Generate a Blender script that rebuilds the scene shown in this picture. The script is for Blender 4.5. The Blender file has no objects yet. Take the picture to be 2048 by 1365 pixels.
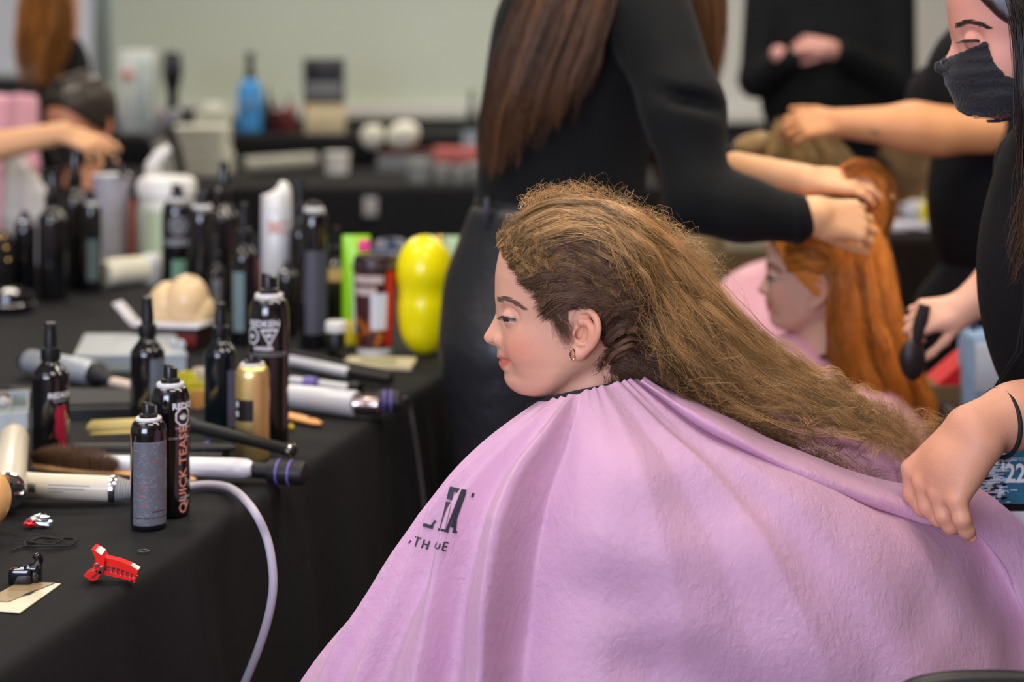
import bpy, bmesh, math, random
import numpy as np
from mathutils import Vector, Matrix, Euler
rng = np.random.default_rng(7)
random.seed(7)
SC = bpy.context.scene
COL = SC.collection
PI = math.pi

# ------------------------------------------------------------------ camera
# level camera at eye height 1.32 m looking along +Y, lens shifted down
FPX, HZ, CAMZ = 2048 * 60.0 / 36.0, 120.0, 1.32
cd = bpy.data.cameras.new('camera')
cam = bpy.data.objects.new('camera', cd)
COL.objects.link(cam)
cam.location = (0, 0, CAMZ)
cam.rotation_euler = (PI / 2, 0, 0)
cd.lens = 60
cd.sensor_width = 36
cd.shift_y = -(682.5 - HZ) / 2048
cd.clip_end = 60
cd.dof.use_dof = True
cd.dof.focus_distance = 1.915
cd.dof.aperture_fstop = 2.9
SC.camera = cam

# ------------------------------------------------------------------ world, lamps, exposure
w = bpy.data.worlds.new('room_light')
SC.world = w
w.use_nodes = True
bg = w.node_tree.nodes['Background']
bg.inputs[0].default_value = (0.86, 0.88, 1.0, 1)
bg.inputs[1].default_value = 0.30
SC.view_settings.view_transform = 'Standard'
SC.view_settings.look = 'None'
SC.view_settings.gamma = 1
SC.view_settings.use_curve_mapping = False
SC.view_settings.exposure = 0.10


def area(name, loc, rot, sx, sy, power, col):
    l = bpy.data.lights.new(name, 'AREA')
    l.shape = 'RECTANGLE'
    l.size, l.size_y = sx, sy
    l.energy = power
    l.color = col
    o = bpy.data.objects.new(name, l)
    o.location = loc
    o.rotation_euler = rot
    COL.objects.link(o)
    return o


WARM = (1.0, 0.89, 0.76)
COOL = (0.70, 0.75, 1.0)
for (x, y, p) in ((-1.6, 2.6, 30), (0.5, 3.0, 34), (2.2, 2.6, 30), (-1.6, 5.4, 34), (1.0, 5.6, 34), (-2.2, 9.2, 60), (0.4, 9.4, 60), (3.0, 8.8, 60), (0.3, 1.2, 28), (-1.7, 0.6, 14)):
    area('ceiling_lamp', (x, y, 3.12), (0, 0, 0), 1.2, 0.6, p, WARM)
# daylight from the tall windows behind the photographer
area('window_daylight', (-1.9, -2.9, 1.95), (math.radians(88), 0, 0), 3.0, 1.8, 235, COOL)

# ------------------------------------------------------------------ pixel helpers (2048 x 1365 frame)
def P(px, py, s):
    """world point seen at a pixel at a scale of s pixels per metre"""
    return Vector(((px - 1024.0) / s, FPX / s, CAMZ - (py - HZ) / s))


TABLE_H = 0.74
def ts(py):
    return (py - HZ) / (CAMZ - TABLE_H)


def T(px, py, dz=0.0):
    """point on the table top seen at a pixel"""
    v = P(px, py, ts(py))
    return Vector((v.x, v.y, TABLE_H + dz))


# ------------------------------------------------------------------ materials
MATS = {}
def mat(name, col, rough=0.5, metal=0.0, spec=0.5, coat=0.0, trans=0.0, alpha=1.0, var=0.08, vscale=12.0,
        bump=0.0, bscale=80.0, sheen=0.0, sss=0.0, emit=None, ior=1.45, attr=None, attr2=None, transl=0.0, aniso=0.0):
    if name in MATS:
        return MATS[name]
    m = bpy.data.materials.new(name)
    m.use_nodes = True
    nt = m.node_tree
    N, L = nt.nodes, nt.links
    b = N['Principled BSDF']
    b.inputs['Roughness'].default_value = rough
    b.inputs['Metallic'].default_value = metal
    b.inputs['Specular IOR Level'].default_value = spec
    b.inputs['Coat Weight'].default_value = coat
    b.inputs['Coat Roughness'].default_value = 0.06
    b.inputs['Transmission Weight'].default_value = trans
    b.inputs['IOR'].default_value = ior
    b.inputs['Alpha'].default_value = alpha
    b.inputs['Sheen Weight'].default_value = sheen
    if aniso:
        b.inputs['Anisotropic'].default_value = aniso
    if sss:
        b.inputs['Subsurface Weight'].default_value = sss
        b.inputs['Subsurface Radius'].default_value = (0.012, 0.005, 0.003)
        b.inputs['Subsurface Scale'].default_value = 0.6
    tc = N.new('ShaderNodeTexCoord')
    ns = N.new('ShaderNodeTexNoise')
    ns.inputs['Scale'].default_value = vscale
    ns.inputs['Detail'].default_value = 4
    L.new(tc.outputs['Object'], ns.inputs['Vector'])
    mx = N.new('ShaderNodeMix')
    mx.data_type = 'RGBA'
    c = list(col) + [1]
    mx.inputs['A'].default_value = [x * (1 - var) for x in col] + [1]
    mx.inputs['B'].default_value = [min(1, x * (1 + var)) for x in col] + [1]
    L.new(ns.outputs['Fac'], mx.inputs['Factor'])
    out = mx.outputs['Result']
    if attr:
        at = N.new('ShaderNodeAttribute')
        at.attribute_name = attr
        mm = N.new('ShaderNodeMix')
        mm.data_type = 'RGBA'
        mm.blend_type = 'MULTIPLY'
        mm.inputs['Factor'].default_value = 1
        L.new(out, mm.inputs['A'])
        L.new(at.outputs['Color'], mm.inputs['B'])
        out = mm.outputs['Result']
    L.new(out, b.inputs['Base Color'])
    if emit:
        b.inputs['Emission Color'].default_value = list(emit[:3]) + [1]
        b.inputs['Emission Strength'].default_value = emit[3]
    if bump:
        nb = N.new('ShaderNodeTexNoise')
        nb.inputs['Scale'].default_value = bscale
        nb.inputs['Detail'].default_value = 5
        L.new(tc.outputs['Object'], nb.inputs['Vector'])
        bp = N.new('ShaderNodeBump')
        bp.inputs['Distance'].default_value = bump
        bp.inputs['Strength'].default_value = 1.0
        L.new(nb.outputs['Fac'], bp.inputs['Height'])
        L.new(bp.outputs['Normal'], b.inputs['Normal'])
    if transl:
        tr = N.new('ShaderNodeBsdfTranslucent')
        L.new(out, tr.inputs['Color'])
        ms = N.new('ShaderNodeMixShader')
        ms.inputs['Fac'].default_value = transl
        L.new(b.outputs[0], ms.inputs[1])
        L.new(tr.outputs[0], ms.inputs[2])
        L.new(ms.outputs[0], N['Material Output'].inputs['Surface'])
    MATS[name] = m
    return m


def S(r, g, b):
    """sRGB 0-255 -> linear"""
    f = lambda c: (c / 255 / 12.92) if c / 255 <= 0.04045 else ((c / 255 + 0.055) / 1.055) ** 2.4
    return (f(r), f(g), f(b))


# ------------------------------------------------------------------ objects
def tag(o, label, cat, group=None, kind=None):
    if label:
        o['label'] = label
    if cat:
        o['category'] = cat
    if group:
        o['group'] = group
    if kind:
        o['kind'] = kind
    return o


def empty(name, loc, label=None, cat=None, group=None, rz=0.0):
    o = bpy.data.objects.new(name, None)
    o.empty_display_size = 0.02
    COL.objects.link(o)
    o.location = loc
    o.rotation_euler = (0, 0, rz)
    return tag(o, label, cat, group)


def link(name, me, m=None, parent=None, local=False):
    """local=False: mesh coordinates are world ones (the parent's transform is undone)"""
    o = bpy.data.objects.new(name, me)
    COL.objects.link(o)
    if m is not None and len(me.materials) == 0:
        for q in (m if isinstance(m, (list, tuple)) else [m]):
            me.materials.append(q)
    if parent is not None:
        o.parent = parent
        if not local:
            bm_ = Matrix.LocRotScale(parent.location, parent.rotation_euler, None)
            p = parent.parent
            while p is not None:
                bm_ = Matrix.LocRotScale(p.location, p.rotation_euler, None) @ bm_
                p = p.parent
            me.transform(bm_.inverted())
    return o


def recenter(o):
    """move a top-level world-coordinate mesh's origin to its base centre"""
    me = o.data
    n = len(me.vertices)
    co = np.empty(n * 3)
    me.vertices.foreach_get('co', co)
    co = co.reshape(-1, 3)
    c = (co.min(0) + co.max(0)) / 2
    c[2] = co[:, 2].min()
    me.transform(Matrix.Translation(-Vector(c)))
    o.location = c
    return o


def raw_mesh(name, co, faces, smooth=True):
    me = bpy.data.meshes.new(name)
    me.from_pydata([tuple(v) for v in co], [], [tuple(f) for f in faces])
    if smooth:
        me.polygons.foreach_set('use_smooth', [True] * len(me.polygons))
    me.update()
    return me


def np_mesh(name, co, faces, smooth=True):
    """fast mesh from numpy vertex array and (n,k) face array"""
    me = bpy.data.meshes.new(name)
    n, k = faces.shape
    me.vertices.add(len(co))
    me.vertices.foreach_set('co', np.asarray(co, dtype=np.float32).ravel())
    me.loops.add(n * k)
    me.loops.foreach_set('vertex_index', faces.astype(np.int32).ravel())
    me.polygons.add(n)
    me.polygons.foreach_set('loop_start', np.arange(0, n * k, k, dtype=np.int32))
    me.polygons.foreach_set('loop_total', np.full(n, k, dtype=np.int32))
    me.update(calc_edges=True)
    if smooth:
        me.polygons.foreach_set('use_smooth', np.ones(n, dtype=bool))
    return me


def set_color(me, name, rgb):
    at = me.attributes.new(name, 'FLOAT_COLOR', 'POINT')
    a = np.ones((len(me.vertices), 4), dtype=np.float32)
    a[:, :3] = rgb
    at.data.foreach_set('color', a.ravel())


class MB:
    """collects shapes into one mesh; every call takes world coordinates or a matrix"""
    def __init__(self, M=None):
        self.v, self.f, self.M = [], [], M or Matrix.Identity(4)

    def _add(self, vs, fs, M=None):
        k = len(self.v)
        X = self.M @ M if M is not None else self.M
        self.v += [tuple(X @ Vector(p)) for p in vs]
        self.f += [tuple(i + k for i in q) for q in fs]
        return self

    def box(self, c, d, M=None, bev=0.0):
        x, y, z = d[0] / 2, d[1] / 2, d[2] / 2
        if bev <= 0:
            vs = [(c[0] + i * x, c[1] + j * y, c[2] + k * z) for i in (-1, 1) for j in (-1, 1) for k in (-1, 1)]
            return self._add(vs, [(0, 1, 3, 2), (4, 6, 7, 5), (0, 4, 5, 1), (2, 3, 7, 6), (0, 2, 6, 4), (1, 5, 7, 3)], M)
        bm = bmesh.new()
        bmesh.ops.create_cube(bm, size=1)
        for v in bm.verts:
            v.co = Vector((v.co.x * d[0], v.co.y * d[1], v.co.z * d[2]))
        bmesh.ops.bevel(bm, geom=bm.edges[:], offset=bev, segments=2, affect='EDGES', profile=0.5)
        bm.verts.index_update()
        vs = [tuple(v.co + Vector(c)) for v in bm.verts]
        fs = [tuple(v.index for v in f.verts) for f in bm.faces]
        bm.free()
        return self._add(vs, fs, M)

    def lathe(self, prof, n=24, M=None, cap=True):
        """prof: (r, z) from the bottom up"""
        vs, fs = [], []
        for (r, z) in prof:
            for i in range(n):
                a = 2 * PI * i / n
                vs.append((r * math.cos(a), r * math.sin(a), z))
        for j in range(len(prof) - 1):
            for i in range(n):
                a, b = j * n + i, j * n + (i + 1) % n
                fs.append((a, b, b + n, a + n))
        if cap:
            fs.append(tuple(range(n - 1, -1, -1)))
            fs.append(tuple(range((len(prof) - 1) * n, len(prof) * n)))
        return self._add(vs, fs, M)

    def tube(self, pts, r, n=8, M=None, cap=True, flat=1.0):
        pts = [Vector(p) for p in pts]
        K = len(pts)
        rs = r if isinstance(r, (list, tuple)) else [r] * K
        vs, fs = [], []
        up = None
        for i in range(K):
            t = (pts[min(i + 1, K - 1)] - pts[max(i - 1, 0)]).normalized()
            if up is None:
                up = Vector((0, 0, 1)) if abs(t.z) < 0.9 else Vector((1, 0, 0))
            a = (up - t * up.dot(t)).normalized()
            b = t.cross(a)
            up = a
            for j in range(n):
                q = 2 * PI * j / n
                vs.append(tuple(pts[i] + a * (rs[i] * math.cos(q) * flat) + b * (rs[i] * math.sin(q))))
        for i in range(K - 1):
            for j in range(n):
                a, b = i * n + j, i * n + (j + 1) % n
                fs.append((a, b, b + n, a + n))
        if cap:
            fs.append(tuple(range(n - 1, -1, -1)))
            fs.append(tuple(range((K - 1) * n, K * n)))
        return self._add(vs, fs, M)

    def ball(self, c, r, n=16, m=10, M=None):
        rr = r if isinstance(r, (list, tuple)) else (r, r, r)
        vs, fs = [], []
        for j in range(m + 1):
            p = PI * j / m
            for i in range(n):
                a = 2 * PI * i / n
                vs.append((c[0] + rr[0] * math.sin(p) * math.cos(a), c[1] + rr[1] * math.sin(p) * math.sin(a), c[2] + rr[2] * math.cos(p)))
        for j in range(m):
            for i in range(n):
                a, b = j * n + i, j * n + (i + 1) % n
                fs.append((a, a + n, b + n, b))
        return self._add(vs, fs, M)

    def prism(self, poly, t, M=None):
        """poly: 2D outline in local XY, thickness t along local Z"""
        n = len(poly)
        vs = [(x, y, 0) for x, y in poly] + [(x, y, t) for x, y in poly]
        fs = [tuple(range(n - 1, -1, -1)), tuple(range(n, 2 * n))]
        fs += [(i, (i + 1) % n, n + (i + 1) % n, n + i) for i in range(n)]
        return self._add(vs, fs, M)

    def build(self, name, m, parent=None, smooth=True, local=False, sharp=35):
        me = raw_mesh(name, self.v, self.f, smooth)
        bm = bmesh.new()
        bm.from_mesh(me)
        bmesh.ops.remove_doubles(bm, verts=bm.verts[:], dist=1e-6)
        bmesh.ops.recalc_face_normals(bm, faces=bm.faces[:])
        if smooth:
            lim = math.radians(sharp)
            for e in bm.edges:
                if len(e.link_faces) == 2 and e.calc_face_angle(0) > lim:
                    e.smooth = False
        bm.to_mesh(me)
        bm.free()
        return link(name, me, m, parent, local)


def crom(pts, n):
    """Catmull-Rom through pts (K,D) sampled at n points"""
    p = np.asarray(pts, dtype=float)
    K = len(p)
    if K == 2:
        t = np.linspace(0, 1, n)[:, None]
        return p[0] * (1 - t) + p[1] * t
    t = np.linspace(0, K - 1, n)
    i = np.clip(t.astype(int), 0, K - 2)
    f = (t - i)[:, None]
    g = lambda j: p[np.clip(j, 0, K - 1)]
    p0, p1, p2, p3 = g(i - 1), g(i), g(i + 1), g(i + 2)
    return 0.5 * ((2 * p1) + (p2 - p0) * f + (2 * p0 - 5 * p1 + 4 * p2 - p3) * f ** 2 + (3 * p1 - p0 - 3 * p2 + p3) * f ** 3)


# ------------------------------------------------------------------ text meshes
def text_mesh(s, size, spacing=1.0, bold=0.0, sx=1.0):
    c = bpy.data.curves.new('lettering', 'FONT')
    c.body = s
    c.size = size
    c.align_x = 'CENTER'
    c.align_y = 'CENTER'
    c.space_character = spacing
    c.offset = bold
    c.resolution_u = 2
    c.fill_mode = 'FRONT'
    o = bpy.data.objects.new('lettering_tmp', c)
    COL.objects.link(o)
    dg = bpy.context.evaluated_depsgraph_get()
    ev = o.evaluated_get(dg)
    me = ev.to_mesh()
    vs = [(v.co.x * sx, v.co.y) for v in me.vertices]
    fs = [tuple(p.vertices) for p in me.polygons]
    ev.to_mesh_clear()
    bpy.data.objects.remove(o)
    bpy.data.curves.remove(c)
    return vs, fs


def wrap_text(mb, s, size, r, z, ang, vertical=False, **kw):
    """letters laid round a cylinder of radius r (local frame of mb); ang 0 faces the camera (-Y)"""
    vs, fs = text_mesh(s, size, **kw)
    if vertical:
        vs = [(-y, x) for x, y in vs]
    bm = bmesh.new()
    bv = [bm.verts.new((x, y, 0)) for x, y in vs]
    for f in fs:
        try:
            bm.faces.new([bv[i] for i in f])
        except ValueError:
            pass
    x0, x1 = min(v[0] for v in vs), max(v[0] for v in vs)
    k = math.ceil(x0 / (r * .12))
    while k * r * .12 < x1:      # cut the letters into narrow strips so that they follow the curve
        bmesh.ops.bisect_plane(bm, geom=bm.verts[:] + bm.edges[:] + bm.faces[:], plane_co=(k * r * .12, 0, 0), plane_no=(1, 0, 0))
        k += 1
    bm.verts.index_update()
    vs = [(v.co.x, v.co.y) for v in bm.verts]
    fs = [tuple(v.index for v in f.verts) for f in bm.faces]
    bm.free()
    out = []
    for x, y in vs:
        a = -PI / 2 + ang + x / r
        out.append((r * math.cos(a), r * math.sin(a), z + y))
    mb._add(out, fs)


def wrap_patch(mb, r, z0, z1, a0, a1, n=14):
    vs, fs = [], []
    for i in range(n + 1):
        a = -PI / 2 + a0 + (a1 - a0) * i / n
        vs += [(r * math.cos(a), r * math.sin(a), z0), (r * math.cos(a), r * math.sin(a), z1)]
    for i in range(n):
        fs.append((2 * i, 2 * i + 2, 2 * i + 3, 2 * i + 1))
    mb._add(vs, fs)


# ------------------------------------------------------------------ implicit surfaces (smooth unions, surface nets)
class SDF:
    def __init__(self, h):
        self.h, self.prims = h, []

    def cone(self, a, ra, b, rb, k=0.01):
        a, b = np.array(a, float), np.array(b, float)
        lo = np.minimum(a - ra, b - rb)
        hi = np.maximum(a + ra, b + rb)
        def f(X, Y, Z):
            ba = b - a
            L = max(1e-12, float(ba @ ba))
            t = np.clip(((X - a[0]) * ba[0] + (Y - a[1]) * ba[1] + (Z - a[2]) * ba[2]) / L, 0, 1)
            return np.sqrt((X - a[0] - t * ba[0]) ** 2 + (Y - a[1] - t * ba[1]) ** 2 + (Z - a[2] - t * ba[2]) ** 2) - (ra + (rb - ra) * t)
        self.prims.append((lo, hi, f, k, 1))
        return self

    def chain(self, pts, rs, k=0.01):
        if not isinstance(rs, (list, tuple)):
            rs = [rs] * len(pts)
        for i in range(len(pts) - 1):
            self.cone(pts[i], rs[i], pts[i + 1], rs[i + 1], k)
        return self

    def ell(self, c, r, R=None, k=0.01, sign=1):
        c = np.array(c, float)
        r = np.array(r, float)
        R = np.array(R.to_3x3()) if R is not None else np.eye(3)
        e = np.sqrt((R ** 2) @ (r ** 2))
        def f(X, Y, Z):
            d = [X - c[0], Y - c[1], Z - c[2]]
            l = [R[0, i] * d[0] + R[1, i] * d[1] + R[2, i] * d[2] for i in range(3)]
            k0 = np.sqrt(sum((l[i] / r[i]) ** 2 for i in range(3)))
            k1 = np.sqrt(sum((l[i] / r[i] ** 2) ** 2 for i in range(3))) + 1e-9
            return k0 * (k0 - 1) / k1
        self.prims.append((c - e, c + e, f, k, sign))
        return self

    def carve(self, c, r, R=None, k=0.004):
        return self.ell(c, r, R, k, -1)

    def func(self, lo, hi, f, k=0.01, sign=1):
        self.prims.append((np.array(lo, float), np.array(hi, float), f, k, sign))
        return self

    def mesh(self, name):
        h = self.h
        lo = np.min([p[0] for p in self.prims if p[4] > 0], 0) - 3 * h
        hi = np.max([p[1] for p in self.prims if p[4] > 0], 0) + 3 * h
        n = np.ceil((hi - lo) / h).astype(int) + 1
        F = np.full(n, 1.0, dtype=np.float32)
        ax = [lo[i] + h * np.arange(n[i]) for i in range(3)]
        for (a, b, f, k, sg) in self.prims:
            m = k + 3 * h
            i0 = np.maximum(0, np.floor((a - m - lo) / h).astype(int))
            i1 = np.minimum(n, np.ceil((b + m - lo) / h).astype(int) + 1)
            if np.any(i1 <= i0):
                continue
            sl = tuple(slice(i0[i], i1[i]) for i in range(3))
            X, Y, Z = np.meshgrid(ax[0][sl[0]], ax[1][sl[1]], ax[2][sl[2]], indexing='ij', sparse=True)
            d = f(X, Y, Z).astype(np.float32)
            g = F[sl]
            if sg > 0:
                if k > 0:
                    q = np.maximum(k - np.abs(g - d), 0) / k
                    F[sl] = np.minimum(g, d) - q * q * k * 0.25
                else:
                    F[sl] = np.minimum(g, d)
            else:
                q = np.maximum(k - np.abs(g + d), 0) / max(k, 1e-6)
                F[sl] = np.maximum(g, -d) + q * q * k * 0.25
        return nets(name, F, lo, h)


def nets(name, F, lo, h):
    s = F < 0
    c = s[:-1, :-1, :-1].astype(np.int8)
    tot = np.zeros(np.array(F.shape) - 1, dtype=np.int8)
    offs = [(i, j, k) for i in (0, 1) for j in (0, 1) for k in (0, 1)]
    sh = [slice(0, -1), slice(1, None)]
    for (i, j, k) in offs:
        tot += s[sh[i], sh[j], sh[k]]
    I, J, K = np.nonzero((tot > 0) & (tot < 8))
    idx = np.full(tot.shape, -1, dtype=np.int64)
    idx[I, J, K] = np.arange(len(I))
    val = {o: F[I + o[0], J + o[1], K + o[2]] for o in offs}
    acc = np.zeros((len(I), 3))
    cnt = np.zeros(len(I))
    for a in offs:
        for d in range(3):
            if a[d] == 0:
                b = list(a)
                b[d] = 1
                va, vb = val[a], val[tuple(b)]
                m = (va < 0) != (vb < 0)
                t = np.where(m, va / np.where(va - vb == 0, 1, va - vb), 0)
                p = np.tile(np.array(a, float), (len(I), 1))
                p[:, d] = t
                acc += p * m[:, None]
                cnt += m
    co = lo + h * (np.stack([I, J, K], 1) + acc / cnt[:, None])
    fs = []
    for d in range(3):
        a = [slice(None)] * 3
        b = [slice(None)] * 3
        a[d], b[d] = slice(0, -1), slice(1, None)
        s0, s1 = s[tuple(a)], s[tuple(b)]
        G = np.nonzero(s0 != s1)
        g = np.stack(G, 1)
        e, f = (d + 1) % 3, (d + 2) % 3
        ok = (g[:, e] > 0) & (g[:, f] > 0) & (g[:, e] < F.shape[e] - 1) & (g[:, f] < F.shape[f] - 1)
        g = g[ok]
        ins = s0[tuple(g.T)]
        q = []
        for (de, df) in ((-1, -1), (0, -1), (0, 0), (-1, 0)):
            t = g.copy()
            t[:, e] += de
            t[:, f] += df
            q.append(idx[tuple(t.T)])
        q = np.stack(q, 1)
        q[~ins] = q[~ins][:, ::-1]
        fs.append(q)
    fs = np.concatenate(fs)
    fs = fs[(fs >= 0).all(1)]
    return np_mesh(name, co, fs)


def verts(me):
    a = np.empty(len(me.vertices) * 3, dtype=np.float32)
    me.vertices.foreach_get('co', a)
    return a.reshape(-1, 3)


# ------------------------------------------------------------------ hair strands: guides across a sheet
def strands(name, guides, n, m, parent, width=0.00035, jit=0.006, frizz=0.002, freq=6.0, seg=18, seed=1, t0=(0, 0), t1=(0.8, 1.0),
            clump=0, shade=(0.6, 1.3), curl=0.0, sides=3, kind=None, taper=0.25, jit0=None, coh=0.5, root=1.0, loose=0.5, grad=None):
    r = np.random.default_rng(seed)
    G = np.array([crom(np.array(g), 40) for g in guides])                 # (g, 40, 3)
    ng = len(G)
    u = r.uniform(0, ng - 1, n)
    if clump:
        cu = r.uniform(0, ng - 1, clump)
        pick = r.integers(0, clump, n)
        u = np.clip(cu[pick] + r.normal(0, 0.05, n) * ng / 4, 0, ng - 1)
    i = np.clip(u.astype(int), 0, max(0, ng - 2))
    f = (u - i)[:, None, None]
    base = G[i] * (1 - f) + G[np.minimum(i + 1, ng - 1)] * f               # (n,40,3)
    a = r.uniform(t0[0], t0[1] + 1e-6, n)
    b = r.uniform(t1[0], t1[1] + 1e-6, n)
    tt = a[:, None] + (b - a)[:, None] * np.linspace(0, 1, seg)[None]      # (n,seg)
    q = tt * 39
    k = np.clip(q.astype(int), 0, 38)
    ff = (q - k)[..., None]
    ar = np.arange(n)[:, None]
    pts = base[ar, k] * (1 - ff) + base[ar, k + 1] * ff
    off = r.normal(0, 1, (n, 3))
    if clump:
        coff = r.normal(0, 1, (clump, 3))
        off = coff[pick] * 0.9 + off * loose
    j0 = jit if jit0 is None else jit0
    pts = pts + off[:, None, :] * (j0 + (jit - j0) * tt)[..., None]
    ph = r.uniform(0, 2 * PI, (n, 3, 2))
    fr = r.uniform(0.6, 1.5, (n, 3, 2)) * freq
    amp = r.uniform(0.3, 1.4, (n, 1)) * frizz
    if clump:
        cph = r.uniform(0, 2 * PI, (clump, 3, 2))
        ph = cph[pick] + r.normal(0, coh, (n, 3, 2))
        amp = r.uniform(0.4, 1.5, (clump, 1))[pick] * r.uniform(.75, 1.25, (n, 1)) * frizz
        cfr = r.uniform(0.7, 1.3, (clump, 3, 2)) * freq
        fr = cfr[pick]
    g = np.minimum(1, np.linspace(0, 3, seg))[None]
    for d in range(3):
        wv = np.sin(fr[:, d, 0:1] * tt * 2 * PI + ph[:, d, 0:1]) + 0.6 * np.sin(2.3 * fr[:, d, 1:2] * tt * 2 * PI + ph[:, d, 1:2])
        pts[..., d] += wv * amp * g * (0.5 + tt)
    tan = np.gradient(pts, axis=1)
    tan /= np.linalg.norm(tan, axis=2, keepdims=True) + 1e-9
    ref = np.where(np.abs(tan[..., 1:2]) < 0.9, np.array([0, 1.0, 0]), np.array([1.0, 0, 0]))
    e1 = np.cross(tan, ref)
    e1 /= np.linalg.norm(e1, axis=2, keepdims=True) + 1e-9
    e2 = np.cross(tan, e1)
    wd = width * r.uniform(0.7, 1.4, (n, 1)) * (1 - (1 - taper) * np.linspace(0, 1, seg)[None] ** 2) * np.minimum(1, root + (1 - root) * np.linspace(0, 6, seg))[None]
    ring = []
    for s_ in range(sides):
        an = 2 * PI * s_ / sides
        ring.append(pts + (e1 * math.cos(an) + e2 * math.sin(an)) * wd[..., None])
    V = np.stack(ring, 2).reshape(-1, 3)                                   # (n*seg*sides)
    bi = (np.arange(n)[:, None, None] * seg + np.arange(seg - 1)[None, :, None]) * sides
    sd = np.arange(sides)[None, None, :]
    nx = (sd + 1) % sides
    Fc = np.stack([bi + sd, bi + nx, bi + sides + nx, bi + sides + sd], -1).reshape(-1, 4)
    me = np_mesh(name, V, Fc)
    sh = r.uniform(shade[0], shade[1], n)
    if clump:
        sh = r.uniform(shade[0], shade[1], clump)[pick] * r.uniform(0.85, 1.15, n)
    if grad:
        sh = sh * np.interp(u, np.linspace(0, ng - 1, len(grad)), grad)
    col = np.repeat(sh, seg * sides)[:, None] * np.ones(3)
    set_color(me, 'shade', col)
    o = link(name, me, m, parent)
    if kind:
        o['kind'] = kind
    return o


def px_guides(lst):
    return [[tuple(P(*q)) for q in g] for g in lst]
# ------------------------------------------------------------------ the room
M_WALL = mat('slate_wall_paint', S(48, 50, 58), rough=0.8, var=0.06, vscale=2, bump=0.001, bscale=60)
M_CEIL = mat('ceiling_paint', S(225, 222, 212), rough=0.9, var=0.03)
M_FLOOR = mat('brown_floor', S(92, 70, 42), rough=0.45, var=0.25, vscale=3, bump=0.001, bscale=20)
M_SIDE = mat('beige_wall_paint', S(180, 175, 160), rough=0.85, var=0.03, vscale=2)
def struct(name, lo, hi, m):
    b = MB()
    b.box([(lo[i] + hi[i]) / 2 for i in range(3)], [hi[i] - lo[i] for i in range(3)])
    return tag(b.build(name, m, None, smooth=False), None, None, kind='structure')


WALL_Y = 12.0
RX0, RX1, RY0 = -6.2, 6.2, -3.0
struct('floor', (RX0, RY0, -0.1), (RX1, WALL_Y, 0), M_FLOOR)
struct('ceiling', (RX0, RY0, 3.2), (RX1, WALL_Y, 3.3), M_CEIL)
struct('wall_back', (RX0, WALL_Y, 0), (RX1, WALL_Y + .1, 3.2), M_WALL)
struct('wall_left', (RX0 - .1, RY0, 0), (RX0, WALL_Y, 3.2), M_SIDE)
struct('wall_right', (RX1, RY0, 0), (RX1 + .1, WALL_Y, 3.2), M_SIDE)
struct('wall_front', (RX0, RY0 - .1, 0), (RX1, RY0, 3.2), M_SIDE)
struct('baseboard_back', (RX0, WALL_Y - .02, 0), (RX1, WALL_Y, .1), M_SIDE)

# the tall window the daylight comes through, behind the photographer
wn = empty('window_1', (-1.9, RY0, 1.05), None, None)
wn['kind'] = 'structure'
M_WF = mat('window_frame_paint', S(230, 230, 228), rough=.5)
for (x0, x1, z0, z1) in ((-3.46, -.34, 1.0, 1.05), (-3.46, -.34, 2.85, 2.90), (-3.46, -3.40, 1.0, 2.9), (-.40, -.34, 1.0, 2.9), (-1.93, -1.87, 1.0, 2.9)):
    MB().box(((x0 + x1) / 2, RY0 + .04, (z0 + z1) / 2), (x1 - x0, .06, z1 - z0)).build('window_frame', M_WF, wn, smooth=False)
# whiteboards on the back wall: surface, four frame bars and a pen tray
M_WB = mat('whiteboard_green', S(192, 202, 184), rough=0.35, var=0.03, vscale=1)
M_WB2 = mat('whiteboard_white', S(206, 208, 204), rough=0.35, var=0.02, vscale=1)
M_WB3 = mat('whiteboard_blue_white', S(226, 232, 242), rough=0.35, var=0.02, vscale=1)
M_ALU = mat('aluminium', S(150, 158, 150), rough=0.35, metal=0.6, var=0.05)
def whiteboard(x0, x1, z0, z1, m, label, tray=True):
    c = (x0 + x1) / 2
    y = WALL_Y
    o = empty('whiteboard', (c, y, z0), label, 'whiteboard')
    MB().box((c, y - .02, (z0 + z1) / 2), (x1 - x0, .04, z1 - z0)).build('surface', m, o, smooth=False)
    for (a, b, cc, d) in ((x0, x1, z0 - .02, z0 + .02), (x0, x1, z1 - .02, z1 + .02), (x0 - .02, x0 + .02, z0, z1), (x1 - .02, x1 + .02, z0, z1)):
        MB().box(((a + b) / 2, y - .03, (cc + d) / 2), (b - a, .06, d - cc), bev=.004).build('frame_bar', M_ALU, o)
    if tray:
        MB().box((c, y - .07, z0 + .055), (x1 - x0, .14, .11), bev=.01).build('pen_tray', M_WB2, o)
    return o


sw = FPX / WALL_Y
wx = lambda px: (px - 1024) / sw
wz = lambda py: CAMZ - (py - HZ) / sw
whiteboard(wx(-560), wx(196), wz(152), 2.6, M_WB3, 'white board panel at the left end of the back wall', tray=False)
whiteboard(wx(222), wx(1150), wz(236), 2.6, M_WB, 'large pale green whiteboard on the back wall above the far table')
whiteboard(wx(1180), wx(2500), wz(244), 2.6, M_WB2, 'large white whiteboard behind the standing person in black')
struct('trim_1', (wx(203), WALL_Y - .10, 0), (wx(219), WALL_Y, 2.9), mat('grey_trim', S(118, 128, 118), rough=.5))

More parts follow.
